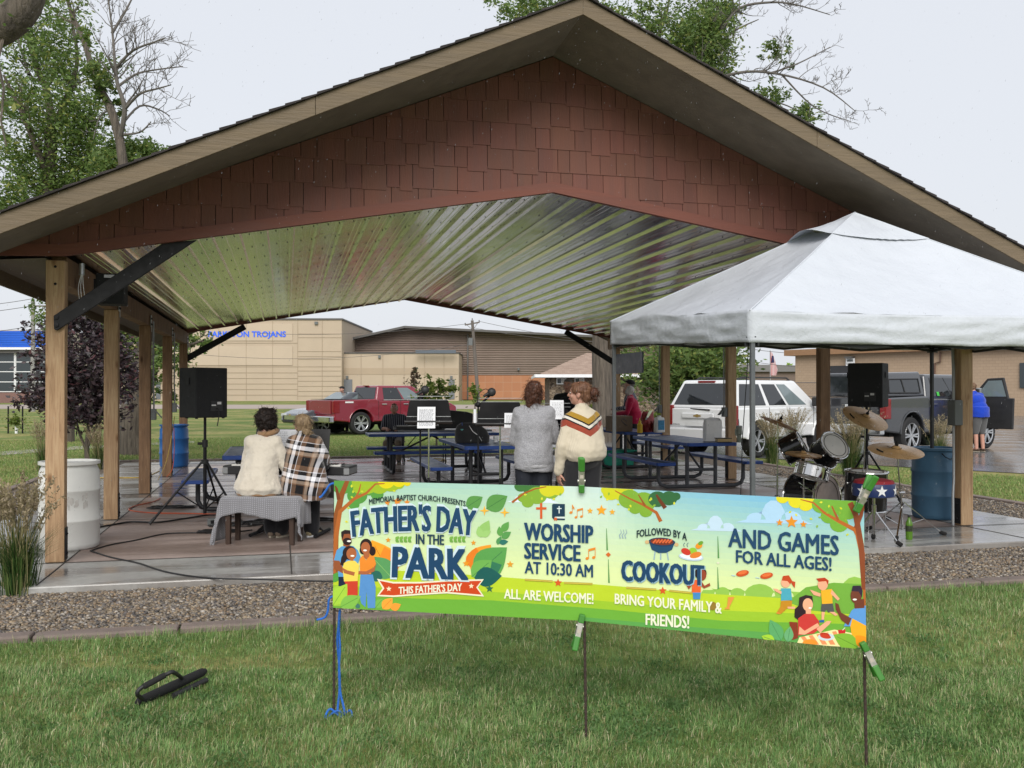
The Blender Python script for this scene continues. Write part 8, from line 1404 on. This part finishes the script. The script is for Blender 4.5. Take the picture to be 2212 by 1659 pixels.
fig([(1130, 1180), (1190, 1060), (1230, 1030), (1310, 1020), (1310, 1180)], (96, 156, 220), Cc); fig([(1195, 1120), (1310, 1180), (1310, 1340), (1200, 1300), (1180, 1180)], (246, 176, 40), Cc); fig([(1210, 980), (1285, 970), (1290, 1040), (1215, 1045)], (116, 62, 46), Cc); put(E2(*Cc((1225, 945))[0], 12, 17), (116, 62, 46)); fig([(1190, 910), (1200, 870), (1260, 868), (1275, 910), (1270, 960), (1245, 915)], (52, 40, 60), Cc); put(E2(*Cc((1215, 975))[0], 4.5, 2), (250, 246, 240)); fig([(1065, 1000), (1090, 1010), (1110, 1075), (1190, 1120), (1165, 1175), (1110, 1130), (1070, 1050)], (116, 62, 46), Cc); (x0, y0), (x1, y1) = Cc((1240, 1340), (1050, 1245)); leafv(x0, y0, x1, y1, (132, 184, 60), (80, 130, 40), .3); (x0, y0), (x1, y1) = Cc((1300, 1330), (1220, 1250)); leafv(x0, y0, x1, y1, (236, 150, 30), None, .4)
for q, c in (((650, 1290, 565, 1130), (96, 170, 106)), ((700, 1300, 720, 1180), (110, 176, 120)), ((600, 1290, 500, 1255), (170, 214, 60))): (x0, y0), (x1, y1) = Cc(q[:2], q[2:]); leafv(x0, y0, x1, y1, c, (70, 130, 80), .3)
# running boy behind COOKOUT
put(E2(*B((1895, 900))[0], 13, 13), (40, 28, 30)); put(E2(*B((1905, 915))[0], 10, 12), (150, 70, 46)); fig([(1820, 960), (1900, 955), (1895, 1070), (1815, 1070)], (232, 100, 52), B); fig([(1895, 960), (1930, 1010), (1975, 985), (1982, 1010), (1925, 1035), (1890, 1000)], (160, 76, 50), B); fig([(1825, 1070), (1895, 1070), (1890, 1130), (1830, 1130)], (70, 140, 200), B); fig([(1770, 1010), (1820, 980), (1820, 1000), (1790, 1045)], (160, 76, 50), B); fig([(2140, 1110), (2195, 1110), (2150, 1200), (2155, 1220), (2105, 1218), (2130, 1195)], (226, 150, 70), B); put(E2(*B((2000, 1190))[0], 9, 9), (150, 120, 50))
# ribbon
fig([(540, 1160), (720, 1195), (1000, 1195), (1300, 1175), (1705, 1165), (1640, 1255), (1708, 1355), (1300, 1320), (1000, 1338), (720, 1360), (540, 1350), (600, 1265)], (240, 232, 206)); fig([(568, 1182), (720, 1212), (1000, 1212), (1300, 1192), (1680, 1182), (1622, 1255), (1680, 1335), (1300, 1302), (1000, 1320), (720, 1342), (565, 1335), (622, 1265)], (206, 72, 34))
for x, y in A((670, 1270), (1568, 1240)): put(star(x, y, 6), (244, 226, 190))
art.build('printed_artwork', vinyl, t, fix=False)
def words(body, xl, xr, bl, br, hl, hr, col, arc=0.0, fat=.012, M=A, layer=0, fan=0.0):
    bold = 0 if fat > .03 else abs(M((0, hl))[0][1] - M((0, 0))[0][1]) * (.022 + fat * 1.2); fat = fat if fat > .03 else 0.0
    vs, fs = text_mesh(body, offset=fat, res=2); xs = [v[0] for v in vs]; ys = [v[1] for v in vs]; x0, x1 = min(xs), max(xs)
    base = [v[1] for v in vs]; y0 = 0.0; capv, cf = text_mesh('H', offset=fat, res=1); H0, H1 = min(v[1] for v in capv), max(v[1] for v in capv)
    P = []
    for v in vs:
        s = (v[0] - x0) / (x1 - x0); q = (v[1] - H0) / (H1 - H0); h = hl + (hr - hl) * s; b_ = bl + (br - bl) * s - arc * (1 - (2 * s - 1) ** 2); x = xl + (xr - xl) * s + fan * (2 * s - 1) * (q - .5) * -1; P.append(M((x, b_ - q * h))[0])
    off = .0056 + .0004 * layer
    for f in fs:
        for k, (dx, dy) in enumerate(((-1, -.5), (1, -.5), (-1, .5), (1, .5), (0, 0)) if bold else ((0, 0),)):
            pts = [(P[i][0] + dx * bold, P[i][1] + dy * bold) for i in f]; letters.add([bpt(x, y, off + k * .00007) for x, y in pts], [tuple(range(len(pts)))], col=S2L(col))
NV, OUT, DKG, CR = (30, 68, 104), (208, 226, 236), (24, 44, 54), (238, 238, 214)
words("MEMORIAL BAPTIST CHURCH PRESENTS", 455, 1505, 352, 375, 58, 58, DKG, 58, .003, layer=2)
words("FATHER'S DAY", 245, 1635, 722, 716, 318, 318, OUT, 62, .060, layer=0, fan=-25); words("FATHER'S DAY", 272, 1603, 700, 692, 268, 268, NV, 60, .016, layer=3, fan=-25)
words("IN THE", 968, 1268, 780, 790, 105, 105, (34, 62, 84), 0, .014, layer=3); words("PARK", 690, 1545, 1165, 1195, 385, 392, OUT, 0, .062, layer=0, fan=12); words("PARK", 722, 1518, 1137, 1168, 320, 322, NV, 0, .022, layer=3, fan=12)
words("THIS FATHER'S DAY", 780, 1465, 1325, 1290, 74, 80, CR, 0, .012, layer=2)
words("WORSHIP", 330, 935, 600, 630, 148, 152, NV, 0, .018, B, 2); words("SERVICE", 330, 822, 765, 792, 135, 140, NV, 0, .018, B, 2); words("AT 10:30 AM", 332, 935, 897, 934, 103, 108, NV, 0, .007, B, 2); words("ALL ARE WELCOME!", 148, 940, 1122, 1172, 84, 90, CR, 0, .007, B, 2)
words("FOLLOWED BY A", 1328, 1772, 582, 610, 62, 64, DKG, 34, .006, B, 2); words("COOKOUT", 1203, 1928, 970, 1012, 178, 172, (150, 186, 206), 0, .028, B, 0); words("COOKOUT", 1196, 1920, 962, 1004, 176, 170, NV, 0, .024, B, 2)
words("BRING YOUR FAMILY &", 1133, 2080, 1168, 1255, 88, 95, CR, 0, .007, B, 2); words("FRIENDS!", 1408, 1790, 1355, 1388, 95, 108, CR, 0, .012, B, 2); words("AND GAMES", 250, 1090, 570, 635, 140, 146, NV, 0, .007, Cc, 2); words("FOR ALL AGES!", 308, 1035, 690, 755, 92, 100, NV, 0, .012, Cc, 2)
letters.build('lettering', vinyl, t, fix=False)
# stakes, clamps, rope
rust = mat('rusty_rebar', (.045, .028, .022), .75, var=.35, scale=30, bmp=.4)
def stake(label, x0, y0, x1, y1, gp):
    t = thing('rebar_stake', label, 'stake', (gp.x, gp.y, ZL), 0, 'rebar stakes of the banner'); d = CAMDIR(0, 1); dep = Vector((gp.x, gp.y, 0)).dot(d) + .012; p = at(x0, y0, dep) - Vector(t.location); q = V3(0, 0, -.05); n = 90; pts = [p.lerp(q, i / n) for i in range(n + 1)]
    MB().tube(pts, [.0062 + (.0016 if i % 2 else 0) for i in range(n + 1)], 8).build('ribbed_bar', rust, t, smooth=False)
stake('left rebar stake with blue rope hanging on it', 724, 1036, 722, 1545, BL_); stake('middle rebar stake under the banner', 1258, 1046, 1266, 1597, BM_); stake('right rebar stake at the banner corner with two clamps', 1860, 1080, 1870, 1659, BR_)
grn = mat('green_rubber', (.045, .20, .025), .45, var=.1, scale=20); stl = mat('clamp_steel', (.50, .49, .45), .35, .8, var=.15, scale=30)
def clampt(label, xa, ya, xb, yb, dep, ang=.22):
    """spring clamp: a = handle end, b = jaw end"""
    a, c = at(xa, ya, dep), at(xb, yb, dep); t = thing('spring_clamp', label, 'clamp', c, 0, 'green tipped spring clamps on the banner'); a = a - c; L = a.length; u_ = a.normalized(); f = -CAMDIR(0, 1); s = u_.cross(f).normalized(); f = s.cross(u_)
    for k, sg in ((0, 1), (1, -1)):
        P = lambda q, o: u_ * (q * L) + f * (sg * o); w = .026
        MB().bar(P(.20, .012), P(.72, .014 + ang * .04), w, .004, up=f).build('plate', stl, t, bevel=.001); MB().bar(P(.60, .012 + ang * .03), P(1.0, .016 + ang * .09), w * 1.08, .016, up=f).build('grip', grn, t, bevel=.006, seg=3); MB().bar(P(-.02, .007), P(.22, .012), w * 1.05, .012, up=f).build('jaw_pad', grn, t, bevel=.004)
        MB().bar(P(.40, .018), P(.56, .020), .016, .002, up=f).build('label_sticker', mat('clamp_label', (.45, .40, .34), .6), t)
    MB().tube([u_ * (L * .32) - s * .018, u_ * (L * .32) + s * .018], .009, 10).build('spring', stl, t, smooth=True)
clampt('upright green tipped clamp on the top edge over the middle stake', 1256, 988, 1256, 1063, 4.47); clampt('green tipped clamp hanging from the bottom edge at the middle stake', 1240, 1401, 1258, 1328, 4.47); clampt('green tipped clamp slanting up at the top right banner corner', 1886, 1027, 1849, 1104, 4.11); clampt('green tipped clamp hanging at the bottom right banner corner', 1898, 1464, 1862, 1388, 4.11)
rope_m = mat('blue_rope', (.02, .13, .50), .7, var=.25, scale=60, bmp=.5, bscale=120)
def rope(label, pts, r=.0058): return tag(MB().tube(smooth_path([at(*p) for p in pts], 5), r, 8).build('rope', rope_m, smooth=True), label, 'rope', 'blue rope pieces at the left stake')
rope('short blue rope end tied at the top left banner corner', [(738, 1046, 4.86), (722, 1044, 4.83), (712, 1048, 4.83), (704, 1060, 4.83), (695, 1072, 4.83), (690, 1074, 4.83)]); rope('short blue rope end tied at the bottom left banner corner', [(732, 1288, 4.85), (718, 1288, 4.83), (711, 1296, 4.83), (709, 1318, 4.83), (702, 1333, 4.83), (685, 1338, 4.83)])
rope('long blue rope hanging along the left stake with a tangle on the grass', [(734, 1316, 4.86), (732, 1350, 4.86), (729, 1385, 4.86), (733, 1430, 4.86), (735, 1480, 4.86), (737, 1500, 4.86), (744, 1530, 4.84), (745, 1543, 4.84), (730, 1534, 4.82), (712, 1546, 4.82), (724, 1551, 4.82), (745, 1540, 4.84), (757, 1533, 4.84), (760, 1545, 4.82), (745, 1552, 4.8), (728, 1540, 4.82), (714, 1530, 4.82), (704, 1545, 4.8), (708, 1556, 4.78), (694, 1566, 4.76), (684, 1568, 4.75)])
rope('second strand of blue rope twisted down the left stake', [(735, 1316, 4.87), (733, 1360, 4.87), (735, 1400, 4.86), (733, 1440, 4.86), (734, 1490, 4.86), (731, 1520, 4.85), (730, 1545, 4.83), (738, 1556, 4.8)])
# ---------------------------------------------------------------- lawn blades near the camera
def lawn_blades(n, d0, d1, lat, size):
    d = np.sqrt(rng.uniform(d0 ** 2, d1 ** 2, n)); l = rng.uniform(-1, 1, n) * (d * .60 + lat); X = l * CY + d * SY; Y = -l * SY + d * CY; k = Y < 6.79; X, Y = X[k], Y[k]; n = len(X)
    f = np.array([noise.noise(Vector((x * .8, y * .8, 0))) + .8 * noise.noise(Vector((x * 2.6, y * 2.6, 4))) + .6 * noise.noise(Vector((x * 7, y * 7, 9))) for x, y in zip(X, Y)]); P = np.stack([X, Y, np.full(n, ZL)], 1)
    L = size * rng.uniform(.5, 1.3, n) * (1 + .35 * f) * np.where(Y > 6.5, 1.35, 1); ang = np.array([6 * noise.noise(Vector((x * 4.5, y * 4.5, 2))) for x, y in zip(X, Y)]) + rng.normal(0, 1.1, n); V, q, tr = blades(P, ang, L, rng.uniform(.0020, .0044, n), np.abs(rng.normal(.8, .42, n)), .5)
    pal = np.array([(.125, .24, .068), (.18, .31, .095), (.27, .385, .145), (.40, .39, .19), (.58, .53, .34), (.06, .13, .04)]); w = np.clip(f * .9 + .35, 0, 1); r_ = rng.uniform(0, 1, n); idx = np.where(r_ < .34 - .2 * w, 0, np.where(r_ < .66 - .25 * w, 1, np.where(r_ < .80 - .1 * w, 2, np.where(r_ < .91 - .05 * w, 3, np.where(r_ < .95, 4, 5))))); c = pal[idx] * rng.uniform(.75, 1.25, (n, 1))
    return V, q, tr, np.repeat(c, 5, 0)
parts = [lawn_blades(170000, 3.3, 5.6, .7, .046), lawn_blades(120000, 5.4, 8.6, .9, .05)]
Vv, Qs, Ts, Cs, o_ = [], [], [], [], 0
for V, q, tr, c in parts: Vv.append(V); Qs.append(q + o_); Ts.append(tr + o_); Cs.append(c); o_ += len(V)
tag(np_mesh('grass', np.concatenate(Vv), [np.concatenate(Qs), np.concatenate(Ts)], grassm, np.concatenate(Cs)), kind='stuff')
def far_blades(n):
    P = []
    while sum(len(p) for p in P) < n:
        a = rng.uniform(-14, 16, n); b_ = rng.uniform(8, 34, n); k = ~((a > -4.5) & (a < 10.6) & (b_ < 23.4)) & ~((a > 7.2 + np.maximum(0, 26 - b_) * .62) & (b_ < 40)); k &= (np.abs(a * CY - b_ * SY) < (a * SY + b_ * CY) * .6) & ~((a > 5.0) & (b_ > 26)); P.append(np.stack([a[k], b_[k]], 1))
    P = np.concatenate(P)[:n]; n = len(P); V, q, tr = blades(np.concatenate([P, np.full((n, 1), ZL)], 1), rng.uniform(0, 6.28, n), rng.uniform(.025, .065, n), .012, rng.uniform(.2, 1.1, n), .5); c = np.array([(.16, .265, .07), (.215, .315, .09), (.29, .37, .125), (.38, .36, .16)])[rng.integers(0, 4, n)] * rng.uniform(.75, 1.2, (n, 1)); return V, q, tr, np.repeat(c, 5, 0)
V, q, tr, c = far_blades(90000); tag(np_mesh('grass', V, [q, tr], grassm, c), kind='stuff')
def weeds(spots):
    C = [];
    for x, y, s, n in spots: p = gd(x, y, ZL); C.append(np.array(p) + rng.normal(size=(n, 3)) * np.array([s, s, .006]) + np.array([0, 0, .02]))
    return np.concatenate(C)
C = weeds([(rng.uniform(0, 2212), rng.uniform(1380, 1655), rng.uniform(.04, .12), int(rng.uniform(60, 200))) for _ in range(46)] + [(500, 1690, .10, 260), (560, 1680, .08, 160), (800, 1600, .07, 120), (1400, 1580, .10, 200), (1330, 1560, .08, 120), (1950, 1600, .09, 160), (2050, 1610, .08, 120), (330, 1400, .12, 160), (1000, 1460, .10, 120), (1130, 1530, .08, 120), (2050, 1350, .10, 120), (120, 1650, .1, 160)])
V, F = leaf_cloud(C, .012, 1.6); tag(np_mesh('clover', V, [F], grassm, np.repeat(np.array([(.085, .17, .05), (.12, .21, .075)])[rng.integers(0, 2, len(C))], 4, 0)), kind='stuff')

# falling rain drops: one mass nobody could count
n = 2200; d = rng.uniform(3.2, 8.0, n); l = rng.uniform(-.6, .6, n) * d; z = HC + rng.uniform(-.15, .46, n) * d; P = np.stack([l * CY + d * SY, -l * SY + d * CY, z], 1)
octa = np.array([(1, 0, 0), (0, 1, 0), (-1, 0, 0), (0, -1, 0), (0, 0, 1), (0, 0, -1)], float); s_ = rng.uniform(.0004, .0008, (n, 1, 1)); V = octa[None] * s_ * np.array([1, 1, 7.0]); V[..., 0] += V[..., 2] * .30; V += P[:, None]
F = np.array([(0, 1, 4), (1, 2, 4), (2, 3, 4), (3, 0, 4), (1, 0, 5), (2, 1, 5), (3, 2, 5), (0, 3, 5)]); F = (np.arange(n)[:, None, None] * 6 + F[None]).reshape(-1, 3)
tag(np_mesh('rain', V.reshape(-1, 3), [F], mat('rain_drop', (.30, .31, .33), .3, spec=.3, var=.02), smooth=True), kind='stuff')
bpy.data.scenes.remove(SCR)
